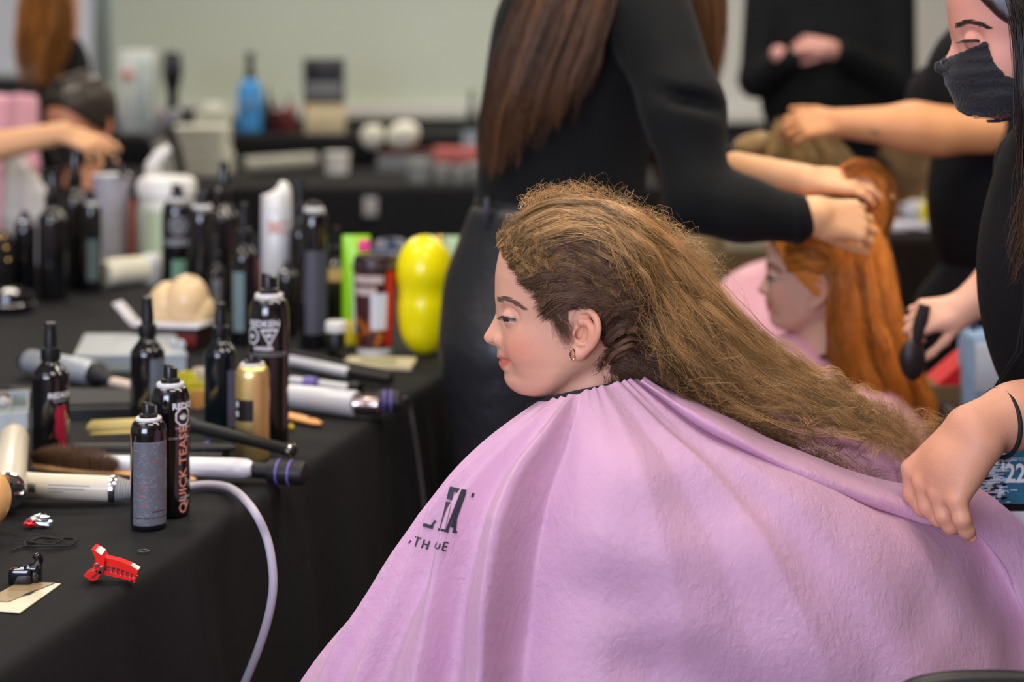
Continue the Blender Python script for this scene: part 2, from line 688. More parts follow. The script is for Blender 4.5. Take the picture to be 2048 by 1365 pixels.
# ------------------------------------------------------------------ tables under black cloths
M_CLOTH = mat('black_tablecloth', S(25, 26, 28), rough=0.8, spec=0.2, var=0.10, vscale=6, bump=0.0010, bscale=30)
M_CLOTH2 = mat('dark_brown_tablecloth', S(28, 22, 20), rough=0.9, spec=0.2, var=0.10, vscale=6)
M_TOP = mat('table_laminate', S(170, 165, 155), rough=0.5)
M_LEGM = mat('grey_steel_leg', S(90, 92, 95), rough=0.4, metal=0.8)


def table_under(o, X, L, W, h):
    MB(X).box((L / 2, W / 2, h - .020), (L - .02, W - .02, .03), bev=.004).build('tabletop', M_TOP, o)
    for (x, y) in ((.15, .1), (L - .15, .1), (.15, W - .1), (L - .15, W - .1)):
        MB(X).tube([(x, y, 0), (x, y, h - .035)], .016, 10).build('leg', M_LEGM, o)


def cloth(name, X, L, W, h, label, m, seed=1, drop=None, amp=.022, front_only=False, nseg=90):
    """cloth in a local frame: x 0..L along the edge facing us, y 0..W across; rounded corners and rippled skirt"""
    r = np.random.default_rng(seed)
    # outline of the top, counter-clockwise with rounded corners
    rc = .03
    pts = []
    per = []
    def arc(cx, cy, a0):
        for i in range(6):
            a = a0 + i / 5 * PI / 2
            pts.append((cx + rc * math.cos(a), cy + rc * math.sin(a)))
    def run(p, q):
        n = max(2, int(math.dist(p, q) / .02))
        for i in range(1, n):
            pts.append((p[0] + (q[0] - p[0]) * i / n, p[1] + (q[1] - p[1]) * i / n))
    arc(rc, rc, PI)
    run((rc, 0), (L - rc, 0))
    arc(L - rc, rc, 1.5 * PI)
    run((L, rc), (L, W - rc))
    arc(L - rc, W - rc, 0)
    run((L - rc, W), (rc, W))
    arc(rc, W - rc, PI / 2)
    run((0, W - rc), (0, rc))
    O = np.array(pts)
    n = len(O)
    cen = np.array([L / 2, W / 2])
    nrm = np.zeros_like(O)
    tan = np.roll(O, -1, 0) - np.roll(O, 1, 0)
    nrm[:, 0], nrm[:, 1] = tan[:, 1], -tan[:, 0]
    nrm /= np.linalg.norm(nrm, axis=1, keepdims=True)
    s = np.concatenate([[0], np.cumsum(np.linalg.norm(np.diff(O, axis=0), axis=1))])
    rip = sum(a * np.sin(2 * PI * s / wl + p) for a, wl, p in [(1, .31, 1.1), (.7, .19, 2.3), (.5, .47, .4), (.35, .11, 3.0)])
    rip = (np.abs(rip / 2.2) ** .8) * np.sign(rip)
    zs = [(0, -.004), (.008, -.0008), (.010, .002), (.010, .006)]
    levels = [(.0, 0.0, 0), (.006, -.0025, 0), (.011, -.008, 0), (.013, -.02, .05), (.015, -.05, .22), (.02, -.12, .45), (.028, -.24, .75), (.035, -.40, 1), (.042, -.56, 1.1), (.05, -(h - .01) if drop is None else -drop, 1.25)]
    V, F = [], []
    # top as a fan of inner rings with slight sag and creases
    rings = [.0, .45, .75, .92, .985]
    for k, t in enumerate(rings[1:]):
        for i in range(n):
            p = cen + (O[i] - cen) * t
            V.append((p[0], p[1], h + .0028 * math.sin(p[0] * 9 + p[1] * 4) * math.sin(p[1] * 7) * (1 if t < .95 else .3)))
    for (o_, dz, a) in levels:
        for i in range(n):
            q = O[i] + nrm[i] * (o_ + amp * a * (rip[i] + .6))
            V.append((q[0], q[1], h + dz))
    R = len(rings) - 1 + len(levels)
    for k in range(R - 1):
        for i in range(n):
            j = (i + 1) % n
            F.append((k * n + i, k * n + j, (k + 1) * n + j, (k + 1) * n + i)[::-1])
    F.append(tuple(range(n)))
    co = [tuple(X @ Vector(v)) for v in V]
    me = raw_mesh(name, co, F)
    o = link(name, me, m)
    recenter(o)
    return tag(o, label, 'tablecloth')


def frame(p0, d, left=True):
    """local frame: origin p0 on the floor, x along d, y to the left of d (away from us)"""
    d = Vector((d[0], d[1], 0)).normalized()
    y = Vector((-d.y, d.x, 0))
    M = Matrix.Identity(4)
    M.col[0][:3], M.col[1][:3] = d, y
    M.translation = (p0[0], p0[1], 0)
    return M


# main table: the edge facing us runs from the lower left into the depth
E0 = Vector((-.418, 1.96, 0))
ED = Vector((.299, 1.285, 0)).normalized()
TX = frame(E0 - ED * .85, ED)
TL, TW = 3.50, 1.55
t1 = empty('folding_table', TX.translation, 'long table hidden beneath the black cloth with the hairspray cans', 'table', rz=math.atan2(ED.y, ED.x))
table_under(t1, TX, TL, TW, TABLE_H - .008)
cloth('tablecloth', TX, TL, TW, TABLE_H - .001, 'black cloth draped over the near table full of cans and styling tools', M_CLOTH, seed=2)
# far table under the whiteboard
FY = FPX / ts(374)
t2 = empty('folding_table', (-3.4, FY, 0), 'far table hidden beneath a black cloth by the whiteboard', 'table')
FX = frame((-3.4, FY), (1, 0))
table_under(t2, FX, 4.3, 3.1, TABLE_H - .008)
cloth('tablecloth', FX, 4.3, 3.1, TABLE_H - .001, 'black cloth draped over the far table below the green whiteboard', M_CLOTH, seed=3)
# table on the right behind the red haired girl
RY = FPX / ts(474)
t3 = empty('folding_table', (1.12, RY, 0), 'right hand table hidden beneath a dark brown cloth', 'table')
RXM = frame((1.12, RY), (1, .02))
table_under(t3, RXM, 1.8, .6, TABLE_H - .008)
cloth('tablecloth', RXM, 1.8, .6, TABLE_H - .001, 'dark brown cloth draped over the table behind the red haired girl', M_CLOTH2, seed=4)
# ------------------------------------------------------------------ heads
# local head frame: face looks along -X, up is +Z, 1 px of the photograph's profile = 1/1733 m, origin near the ear
def _h(px, py):
    return (px - 1150) / 1733.0, (670 - py) / 1733.0


_T = np.array([  # py, front px without nose and lips, back px, half width m, centre px
    (404, 1120, 1170, .004, 1148), (408, 1102, 1195, .020, 1150), (415, 1078, 1228, .034, 1152), (430, 1049, 1264, .048, 1155),
    (455, 1023, 1294, .060, 1160), (490, 1003, 1312, .0685, 1164), (520, 995, 1319, .0715, 1166), (555, 990, 1320, .073, 1166),
    (590, 989.6, 1315, .073, 1162), (612, 991.5, 1308, .0715, 1158), (626, 994, 1300, .0705, 1155), (640, 997, 1291, .0695, 1150),
    (660, 999, 1278, .0685, 1143), (680, 997, 1262, .067, 1135), (697, 996, 1246, .0655, 1127), (712, 999, 1228, .0635, 1120),
    (719, 1001.5, 1215, .0622, 1116), (727, 1003.5, 1200, .061, 1112), (735, 1006, 1186, .059, 1108), (744, 1009, 1172, .0565, 1104),
    (755, 1008.5, 1156, .0525, 1098), (765, 1011.5, 1142, .047, 1092), (775, 1019.5, 1128, .040, 1085), (784, 1033, 1114, .029, 1077),
    (790, 1058, 1096, .012, 1074), (793, 1068, 1082, .003, 1074)])
_N = np.array([(612, 0, .007), (626, 2.6, .007), (637, 9, .0075), (651, 18, .0085), (665, 27, .0098), (675, 30.5, .0108), (681, 28, .011),
               (687, 21, .0105), (690, 12, .0098), (693, 3.0, .009), (698, 0, .009)])
_LIP = np.array([(692, 0), (700, 2.0), (709, 4.2), (714, 6.2), (717, 5.6), (719.5, 1.8), (722, 4.6), (726, 6.0), (732, 6.3), (738, 4.0), (744, 0.5), (750, 0)])


def _smooth(T, n=160):
    T = np.asarray(T, float)
    d = np.concatenate([[0], np.cumsum(np.maximum(np.diff(T[:, 0]), 1e-6))])
    t = np.linspace(T[0, 0], T[-1, 0], n)
    out = [t]
    for c in range(1, T.shape[1]):
        # monotone cubic (Fritsch-Carlson)
        x, y = T[:, 0], T[:, c]
        h = np.diff(x)
        dl = np.diff(y) / h
        m = np.concatenate([[dl[0]], np.where(dl[:-1] * dl[1:] > 0, 2 * dl[:-1] * dl[1:] / (dl[:-1] + dl[1:] + 1e-12), 0), [dl[-1]]])
        i = np.clip(np.searchsorted(x, t) - 1, 0, len(h) - 1)
        u = (t - x[i]) / h[i]
        out.append((2 * u ** 3 - 3 * u ** 2 + 1) * y[i] + (u ** 3 - 2 * u ** 2 + u) * h[i] * m[i] + (-2 * u ** 3 + 3 * u ** 2) * y[i + 1] + (u ** 3 - u ** 2) * h[i] * m[i + 1])
    return np.stack(out, 1)


def _hy(px, py, y):
    # the same for a spot seen on the near side, y metres in front of the midline
    k = (1.9697 - abs(y)) / 1.9697
    return _h(1024 + (px - 1024) * k, 120 + (py - 120) * k)


_T, _N, _LIP = _smooth(_T, 220), _smooth(_N, 120), _smooth(_LIP, 120)


def head_func(M, nose=1.0, lips=1.0):
    Mi = np.array(M.inverted())
    sc = M.to_scale().x
    zt = ((670 - _T[:, 0]) / 1733)[::-1]
    fr, bk, hw, xc = [(c[::-1]) for c in (_T[:, 1], _T[:, 2], _T[:, 3], _T[:, 4])]
    fr, bk, xc = (fr - 1150) / 1733, (bk - 1150) / 1733, (xc - 1150) / 1733
    zn = ((670 - _N[:, 0]) / 1733)[::-1]
    nn, sg = _N[:, 1][::-1] / 1733, _N[:, 2][::-1]
    zl = ((670 - _LIP[:, 0]) / 1733)[::-1]
    ll = _LIP[:, 1][::-1] / 1733
    def f(X, Y, Z):
        X, Y, Z = np.broadcast_arrays(X, Y, Z)
        x = Mi[0, 0] * X + Mi[0, 1] * Y + Mi[0, 2] * Z + Mi[0, 3]
        y = np.abs(Mi[1, 0] * X + Mi[1, 1] * Y + Mi[1, 2] * Z + Mi[1, 3])
        z = Mi[2, 0] * X + Mi[2, 1] * Y + Mi[2, 2] * Z + Mi[2, 3]
        F = np.interp(z, zt, fr)
        F = F - nose * np.interp(z, zn, nn, 0, 0) * np.exp(-(y / np.interp(z, zn, sg)) ** 2)
        F = F - lips * np.interp(z, zl, ll, 0, 0) * np.exp(-(y / .0195) ** 4)
        B = np.interp(z, zt, bk)
        W = np.interp(z, zt, hw)
        C = np.interp(z, zt, xc)
        a = np.where(x < C, np.maximum(C - F, .002), np.maximum(B - C, .002))
        q = np.abs(x - C) / a
        r = y / np.maximum(W, .002)
        p = np.where(x < C, np.interp(z, [-.065, -.05, -.03, -.012, .005, .03, .07], [1.9, 1.7, 1.55, 1.75, 1.95, 2.15, 2.35]), 2.1)
        g = (q ** p + r ** p) ** (1 / p)
        d = (g - 1) * np.minimum(a, W)
        # caps above the crown and under the chin
        d = np.maximum(d, z - zt[-1])
        d = np.maximum(d, zt[0] - z)
        return d * sc
    c = [M @ Vector(v) for v in [(-.12, -.09, -.085), (-.12, .09, -.085), (.12, -.09, -.085), (.12, .09, -.085), (-.12, -.09, .17), (-.12, .09, .17), (.12, -.09, .17), (.12, .09, .17)]]
    lo = np.min([tuple(v) for v in c], 0)
    hi = np.max([tuple(v) for v in c], 0)
    return lo, hi, f


def add_head(s, M, sides=(-1, 1), ears=(-1, 1), fine=True, closed=False):
    lo, hi, f = head_func(M)
    s.func(lo, hi, f, k=0.0)
    sc = M.to_scale().x
    R = M.to_3x3().normalized()
    def L(px, py, y):
        x, z = _hy(px, py, y)
        return M @ Vector((x, y, z))
    for q in (-1, 1):
        # cheek, brow, side of the nose
        s.ell(L(1068, 693, q * .038), (.027 * sc, .018 * sc, .027 * sc), R, .02 * sc)
        s.ell(L(1000.5, 680, q * .0118), (.0085 * sc, .0058 * sc, .0072 * sc), R, .004 * sc)
        if fine:
            s.carve(L(986, 690, q * .0062), (.0055 * sc, .0032 * sc, .0026 * sc), R, .003 * sc)
        # eye socket, lids round the eyeball
        s.carve(L(1003, 634, q * .0430), (.0190 * sc, .0165 * sc, .0088 * sc), R, .011 * sc)
        if fine:
            e = L(1026, 635, q * .0335)
            r_ = .0128 * sc
            ax = R @ Vector((0, 0, 1))
            fw = R @ Vector((-1, q * .15, 0))
            sh = -.0048 * sc if closed else 0.0
            def lid(X, Y, Z, e=e, r_=r_, R=R, sc=sc, sh=sh):
                X, Y, Z = np.broadcast_arrays(X, Y, Z)
                dx, dy, dz = X - e.x, Y - e.y, Z - e.z
                x = R[0][0] * dx + R[1][0] * dy + R[2][0] * dz
                z = R[0][2] * dx + R[1][2] * dy + R[2][2] * dz
                d = np.sqrt(dx ** 2 + dy ** 2 + dz ** 2) - r_
                up = (0.0004 * sc) - (z - (0.32 * (-x - .004 * sc)) * 0 - (-.10) * x * 0)   # keep what lies above the lid line
                line = np.where(x < 0, .0012 * sc + .06 * (-x), .0012 * sc - .38 * x)
                upper = np.maximum(d, line + sh - z)
                low = np.maximum(d + .0003 * sc, z - np.where(x < 0, -.0030 * sc - .05 * x, -.0030 * sc + .05 * x))
                return np.minimum(upper, low)
            s.func(np.array(e) - r_, np.array(e) + r_, lid, .0022 * sc)
        # mouth corner and lip line
    if fine:
        for i in range(-9, 10):
            y = i / 9 * .0315
            x = 1001 + 19.5 * (abs(i) / 9) ** 2.0
            s.carve(L(x - 2, 719.6 + 3.2 * (abs(i) / 9) ** 2, y), (.0042 * sc, .0022 * sc, .0006 * sc), R, .0014 * sc)
        for q in (-1, 1):
            for i in range(8):
                x = 1006 + 14 * i / 7
                s.carve(L(x, 720.4 + 2.2 * (i / 7) ** 2, q * (.017 + .012 * i / 7)), (.0022 * sc, .0055 * sc, .00050 * sc), R, .0012 * sc)
            s.carve(L(1021, 723, q * .0310), (.0018 * sc, .0022 * sc, .0009 * sc), R, .002 * sc)
    for q in ears:
        def E(px, py, y):
            return L(px, py, q * y)
        hx = [(1157, 652, .0695), (1152, 640, .0715), (1155, 629, .0735), (1163, 622, .0765), (1172, 620, .0795), (1182, 624.5, .083), (1190.5, 634, .0858), (1195.5, 648, .0875),
              (1196, 663, .0875), (1191.5, 678, .0855), (1184, 690, .082), (1174, 701, .0785), (1164, 710, .075)]
        s.chain([E(*p) for p in crom(hx, 30)], [(.0029 + .0008 * j / 29) * sc for j in range(30)], .0025 * sc)
        # shell behind the rim
        for p, rr in (((1176, 646, .0755), (.0120, .0028, .0150)), ((1174, 668, .0740), (.0105, .0028, .0175)), ((1165, 690, .0715), (.0085, .0028, .0130))):
            s.ell(E(*p), [v * sc for v in rr], R @ Matrix.Rotation(math.radians(-26 * q), 3, 'Z'), .005 * sc)
        # antihelix, antitragus, lobe, tragus
        ah = [(1163, 640, .0765), (1172, 642, .0790), (1180, 651, .0815), (1182.5, 664, .0820), (1178, 676, .0800), (1169, 684, .0775), (1161, 685, .0755)]
        s.chain([E(*p) for p in crom(ah, 18)], [.0026 * sc] * 18, .0045 * sc)
        s.ell(E(1156, 709, .0735), (.0055 * sc, .0038 * sc, .0068 * sc), R, .006 * sc)
        s.ell(E(1151, 697, .0705), (.005 * sc, .0035 * sc, .008 * sc), R, .006 * sc)
        s.ell(E(1150.5, 667, .0735), (.0036 * sc, .0034 * sc, .0050 * sc), R, .005 * sc)
        s.carve(E(1164, 669, .0795), (.0070 * sc, .0062 * sc, .0095 * sc), R, .003 * sc)
        s.carve(E(1158, 670, .0740), (.0040 * sc, .0055 * sc, .0050 * sc), R, .003 * sc)
        s.carve(E(1164, 634, .0815), (.0065 * sc, .0025 * sc, .0024 * sc), R, .003 * sc)
    return L


def face_color(me, M, blush=0.5, lip=(0.84, 0.47, 0.47), L0=1.0, brow=None):
    """skin tint: lips, blush, ear tips, nose tip (multiplies the skin colour)"""
    co = verts(me)
    Mi = np.array(M.inverted())
    l = co @ Mi[:3, :3].T + Mi[:3, 3]
    y = np.abs(l[:, 1])
    kk = 1.9697 / (1.9697 - y)
    px, py = 1024 + (l[:, 0] * 1733 + 1150 - 1024) * kk, 120 + (670 - l[:, 2] * 1733 - 120) * kk
    c = np.ones((len(co), 3))
    def blend(wt, rgb):
        nonlocal c
        c = c * (1 - wt[:, None]) + c * np.array(rgb) * wt[:, None]
    gs = lambda cx, cy, sx, sy: np.exp(-((px - cx) / sx) ** 2 - ((py - cy) / sy) ** 2)
    on = (px < 1130)
    blend(gs(1038, 695, 42, 34) * blush * on * (y > .02), (1.0, .72, .70))
    blend(gs(975, 676, 14, 16) * .45 * on, (1.0, .80, .76))
    blend(gs(1180, 662, 26, 60) * .55 * (y > .07), (1.06, .80, .70))
    blend(gs(1020, 618, 26, 12) * .22 * on, (.86, .74, .76))
    blend(gs(1024, 645, 22, 8) * .25 * on, (.82, .72, .76))
    # lips: between the curves of the vermilion border
    t = np.clip((px - 1000) / 21, 0, 1.2)
    top = 711.5 + 11 * t ** 1.1
    bot = 738.5 - 14.5 * t ** 1.5
    inl = 1 / (1 + np.exp(-(py - top) / 1.0)) * 1 / (1 + np.exp((py - bot) / 1.4)) * (y < .050) * (px < 1022)
    blend(inl, lip)
    set_color(me, 'tint', np.clip(c, 0, 2))


SKIN = mat('skin', S(219, 164, 136), rough=0.48, spec=0.35, sss=0.12, var=0.04, vscale=30, bump=0.0002, bscale=500, attr='tint')
SKIN_BARE = mat('skin_bare', S(222, 170, 145), rough=0.5, spec=0.35, sss=0.1, var=0.06, vscale=25, bump=0.0002, bscale=400)
SKIN_TAN = mat('skin_tan', S(206, 146, 98), rough=0.5, spec=0.35, sss=0.08, var=0.06, vscale=25)
EYEW = mat('eye_white', S(190, 178, 172), rough=0.15, var=0.02)
IRIS = mat('iris', S(70, 62, 50), rough=0.1, var=0.2, vscale=300)
LASH = mat('lash', S(38, 28, 24), rough=0.6)
BLACK_KNIT = mat('black_knit', S(17, 18, 18), rough=0.85, spec=0.2, sheen=0.04, var=0.12, vscale=20, bump=0.0006, bscale=60)
BLACK_LEATHER = mat('black_leather', S(32, 33, 36), rough=0.42, spec=0.5, var=0.1, bump=0.012, bscale=9)
BLACK_TEE = mat('black_tee', S(15, 15, 18), rough=0.85, spec=0.2, var=0.1, bump=0.001, bscale=30)


def hair_mat(name, col, rough=0.42, spec=0.5, transl=0.12):
    return mat(name, col, rough=rough, spec=spec, var=0.12, vscale=30, attr='shade', transl=transl)


def eyeball(M, q, parent, closed=False):
    sc = M.to_scale().x
    x, z = _hy(1026, 635, .0335)
    m = MB(M)
    m.ball((x, q * .0335, z), .0119, 20, 14)
    e = m.build('eye', EYEW, parent)
    i = MB(M)
    # iris and pupil: a shallow cap turned forward, outward and down
    d = Vector((-1, q * .62, -.22)).normalized()
    c = Vector((x, q * .0335, z))
    X = Matrix.Translation(c) @ d.to_track_quat('Z', 'Y').to_matrix().to_4x4()
    i.lathe([(.0066, .0101), (.0052, .0110), (.003, .01185), (.0005, .0122)], 20, X, cap=False)
    i.build('iris', IRIS, e)
    return e


def lash_set(M, q, parent, n=34, seed=3, ln=.0060, name='eyelashes'):
    r = np.random.default_rng(seed)
    x, z = _hy(1026, 635, .0335)
    m = MB(M)
    for k in range(n):
        a = -0.25 + 1.75 * (k + .5) / n          # around from the outer corner to the front
        dx, dy = -math.sin(a), q * math.cos(a)
        rr = .0129
        zz = .0012 + .06 * max(0, -dx * rr) - .38 * max(0, dx * rr)
        b = Vector((x + dx * rr, q * .0335 + dy * rr, z + zz))
        o = Vector((dx - .45, dy, 0)).normalized()
        l = ln * r.uniform(.7, 1.15) * (0.6 if a < 0.1 else 1)
        p = [b, b + o * l * .45 + Vector((0, 0, -.0018)), b + o * l * .8 + Vector((0, 0, -.0030)), b + o * l + Vector((0, 0, -.0032))]
        m.tube(p, [.00026, .00022, .00016, .00006], 4)
    return m.build(name, LASH, parent)


def eyebrow(M, q, parent, m_, seed=5, n=230):
    r = np.random.default_rng(seed)
    hf = head_func(Matrix.Identity(4))[2]
    b = MB(M)
    for k in range(n):
        t = r.uniform(0, 1)
        px, py = crom([(994, 601), (1006, 596), (1020, 600), (1034, 608), (1044, 615)], 50)[int(t * 49)]
        py += r.normal(0, 1) * (2.5 * (1 - .5 * t))
        x0, z0 = _hy(px, py, .03 + .02 * t)
        # march outward from the midline to the skin
        ys = np.linspace(.075, 0, 250)
        def sy(x, z):
            d = hf(np.full(250, x), ys, np.full(250, z))
            k_ = np.nonzero(d < 0)[0]
            return float(ys[k_[0]]) if len(k_) else 0.0
        y = sy(x0, z0)
        if y < .004:
            continue
        ln = .0052 * r.uniform(.6, 1.2)
        dz = .55 - 1.1 * t + r.normal(0, .12)
        p0, p1, p2 = [Vector((x0 + a_, q * (sy(x0 + a_, z0 + b_) + c_), z0 + b_)) for a_, b_, c_ in ((0, 0, .0002), (ln * .7, ln * .35 * dz, .0009), (ln * 1.3, ln * .45 * dz - .0004, .0008))]
        b.tube([p0, p1, p2], [.00021, .00018, .00007], 4)
    return b.build('eyebrow', m_, parent)


# ------------------------------------------------------------------ bodies
def sdf_obj(s, name, m, parent, tint=False):
    me = s.mesh(name)
    if tint:
        set_color(me, 'tint', np.ones((len(me.vertices), 3)))
    return link(name, me, m, parent)


def hand(s, wrist, direction, palm_n, length=0.17, curl=(0.3, 0.5, 0.4), spread=0.06, thumb=(0.6, 0.3), side=1, k=.004, fw=1.0):
    """a hand: wrist point, direction of the fingers, normal of the back of the hand; side = which way the thumb leaves"""
    d = Vector(direction).normalized()
    n = Vector(palm_n)
    n = (n - d * n.dot(d)).normalized()
    t = d.cross(n) * side                     # towards the thumb
    w = Vector(wrist)
    L = length
    pw = .21 * L
    # palm: four metacarpals blended
    for i, o in enumerate((.75, .27, -.23, -.70)):
        s.cone(w + t * (o * pw * .55), .078 * L, w + d * (L * (.50, .52, .49, .44)[i]) + t * (o * pw), .062 * L, .012)
    s.ell(w + d * (.2 * L) + t * (.6 * pw) - n * (.05 * L), (.16 * L, .10 * L, .10 * L), None, .015)
    lens = (.40, .45, .41, .32)
    for i, o in enumerate((.78, .27, -.24, -.72)):
        p = w + d * (L * (.50, .52, .49, .44)[i]) + t * (o * pw)
        a = 0.0
        dirn = (d + t * (spread * (1.5 - i))).normalized()
        r0 = (.052, .053, .050, .043)[i] * L * fw
        ax = dirn.cross(n).normalized()
        for j, (fl, cv) in enumerate(zip((.45, .32, .25), curl[i] if isinstance(curl[0], (list, tuple)) else curl)):
            a += cv
            dd = dirn * math.cos(a) - n * math.sin(a)
            q = p + dd * (lens[i] * fl * L)
            r1 = r0 * (.90, .88, .80)[j]
            s.cone(p, r0, q, r1, k)
            p, r0 = q, r1
    # thumb from the side of the palm near its base
    p = w + d * (.14 * L) + t * (pw * .85) - n * (.03 * L)
    td = (d * (1 - thumb[0]) + t * thumb[0] - n * thumb[1]).normalized()
    r0 = .062 * L
    for j, fl in enumerate((.22, .19, .16)):
        dd = (td + (d * .35 - n * .15) * j).normalized()
        q = p + dd * (fl * L)
        r1 = r0 * .88
        s.cone(p, r0, q, r1, k)
        p, r0 = q, r1
    return s
# ------------------------------------------------------------------ the girl in profile
girl = empty('person', (0.10, 1.97, 0.0), 'smiling girl in profile with long frizzy golden brown hair, beside the black table', 'person')
HM = Matrix.Translation(P(1150, 670, 1733))
gs_ = SDF(0.0019)
add_head(gs_, HM)
# neck
gs_.cone(P(1168, 700, 1733), .046, P(1200, 800, 1733), .049, .012)
gs_.cone(P(1200, 800, 1733), .049, P(1215, 850, 1733), .055, .02)
me = gs_.mesh('head_and_neck')
face_color(me, HM, blush=.8)
head_skin = link('head', me, SKIN, girl)
for q in (-1, 1):
    eyeball(HM, q, girl)
lash_set(HM, -1, girl)
BROW = mat('brow_hair', S(112, 82, 70), rough=0.7)
eyebrow(HM, -1, girl, BROW)
# ------------------------------------------------------------------ pink cape over the girl
M_CAPE = mat('pink_cape_nylon', S(232, 184, 214), rough=0.42, spec=0.35, sheen=0.25, var=0.03, vscale=4, transl=0.28)
def cape_nodes(m):
    """fine crinkles of the thin nylon"""
    nt = m.node_tree
    N, L = nt.nodes, nt.links
    b = N['Principled BSDF']
    tc = N.new('ShaderNodeTexCoord')
    mp = N.new('ShaderNodeMapping')
    mp.inputs['Rotation'].default_value = (0, math.radians(28), 0)
    mp.inputs['Scale'].default_value = (1.0, .8, .72)
    L.new(tc.outputs['Object'], mp.inputs['Vector'])
    n1 = N.new('ShaderNodeTexNoise')
    n1.inputs['Scale'].default_value = 130
    n1.inputs['Detail'].default_value = 7
    n1.inputs['Roughness'].default_value = .62
    n1.inputs['Distortion'].default_value = .5
    n2 = N.new('ShaderNodeTexNoise')
    n2.inputs['Scale'].default_value = 14
    n2.inputs['Detail'].default_value = 3
    L.new(mp.outputs[0], n1.inputs['Vector'])
    L.new(tc.outputs['Object'], n2.inputs['Vector'])
    mu = N.new('ShaderNodeMath')
    mu.operation = 'MULTIPLY'
    L.new(n1.outputs['Fac'], mu.inputs[0])
    rp = N.new('ShaderNodeMapRange')
    rp.inputs['From Min'].default_value = .35
    rp.inputs['From Max'].default_value = .7
    rp.inputs['To Min'].default_value = .25
    L.new(n2.outputs['Fac'], rp.inputs['Value'])
    L.new(rp.outputs[0], mu.inputs[1])
    bp = N.new('ShaderNodeBump')
    bp.inputs['Distance'].default_value = .010
    bp.inputs['Strength'].default_value = .42
    L.new(mu.outputs[0], bp.inputs['Height'])
    L.new(bp.outputs['Normal'], b.inputs['Normal'])
cape_nodes(M_CAPE)

NEAR = [
    [(1062, 812, 1735), (965, 893, 1735), (880, 1020, 1735), (760, 1170, 1738), (600, 1365, 1742), (440, 1680, 1745)],
    [(1085, 803, 1775), (1008, 890, 1790), (928, 1015, 1800), (838, 1180, 1812), (715, 1400, 1815), (590, 1740, 1812)],
    [(1118, 796, 1800), (1062, 870, 1835), (985, 1000, 1858), (915, 1180, 1872), (855, 1400, 1876), (770, 1760, 1872)],
    [(1150, 788, 1812), (1112, 870, 1862), (1050, 1000, 1896), (1010, 1180, 1910), (985, 1400, 1912), (950, 1780, 1908)],
    [(1183, 778, 1815), (1196, 880, 1872), (1180, 1020, 1918), (1172, 1200, 1936), (1165, 1420, 1938), (1150, 1800, 1932)],
    [(1213, 770, 1808), (1275, 870, 1868), (1330, 1020, 1914), (1365, 1200, 1932), (1385, 1420, 1934), (1400, 1800, 1926)],
    [(1243, 763, 1796), (1345, 858, 1850), (1475, 1000, 1890), (1565, 1190, 1910), (1630, 1420, 1912), (1690, 1800, 1902)],
    [(1266, 758, 1780), (1395, 850, 1822), (1580, 972, 1850), (1735, 1150, 1866), (1860, 1400, 1866), (1975, 1780, 1855)],
    [(1277, 763, 1756), (1420, 860, 1778), (1640, 972, 1774), (1832, 1036, 1738), (1955, 1090, 1722), (2110, 1420, 1722)],
    [(1279, 766, 1784), (1423, 868, 1826), (1642, 978, 1810), (1833, 1038, 1758), (1962, 1080, 1742), (2120, 1360, 1735)],
    [(1285, 758, 1790), (1434, 848, 1832), (1645, 955, 1814), (1834, 1012, 1756), (1968, 1030, 1736), (2140, 1270, 1722)],
    [(1292, 750, 1750), (1450, 828, 1764), (1650, 926, 1758), (1835, 975, 1722), (1978, 985, 1715), (2190, 1230, 1700)],
]
NU, NV = 300, 220
def cape_sheet(ribs, nu, nv):
    R = np.array([[tuple(P(*q)) for q in r] for r in ribs])            # (ribs, 6, 3)
    A = np.array([crom(r, nv) for r in R])                             # (ribs, nv, 3)
    return np.stack([crom(A[:, j], nu) for j in range(nv)], 1)         # (nu, nv, 3)


def ridge(u, c, wl, wr, p=1.6):
    d = u - c
    return np.where(d < 0, np.exp(-np.abs(d / wl) ** p), np.exp(-np.abs(d / wr) ** p))


G = cape_sheet(NEAR, NU, NV)
uu = np.linspace(0, len(NEAR) - 1, NU)[:, None]
vv = np.linspace(0, 1, NV)[None, :]
tu = np.gradient(G, axis=0)
tv = np.gradient(G, axis=1)
nr = np.cross(tu, tv)
nr /= np.linalg.norm(nr, axis=2, keepdims=True) + 1e-9
if nr[NU // 2, NV // 2, 1] > 0:
    nr = -nr
grow = np.clip(vv * 2.2, 0, 1) ** 1.1
D = 0
# long folds that fan out from the neck: (u, width left, width right, height, bend along v)
for (c, wl, wr, a, bend) in ((0.62, .30, .10, .018, .0), (1.22, .34, .10, .022, .05), (2.02, .50, .12, .026, .06), (2.72, .22, .16, .010, .05), (3.02, .26, .075, .034, .05), (3.30, .12, .35, -.014, .0), (4.15, .35, .45, .012, .3),
                            (4.85, .25, .30, .012, .5), (5.45, .22, .35, -.008, .5), (5.95, .45, .22, .020, .6), (6.75, .28, .50, .014, .4), (7.45, .35, .22, .012, .1)):
    D = D + (1.6 if c < 3.6 else .8) * a * ridge(uu, c + bend * (vv - .5), wl, wr) * grow
# the hem rolled over at the lifted edge: a roll with a deep crease under it
roll = np.clip(vv * 5, 0, 1)
# gathers at the neck band
D = D + .0016 * np.sin(uu * 2 * PI * 1.5 + 1.7 * np.sin(uu * 3)) * np.exp(-(vv / .10) ** 1.3)
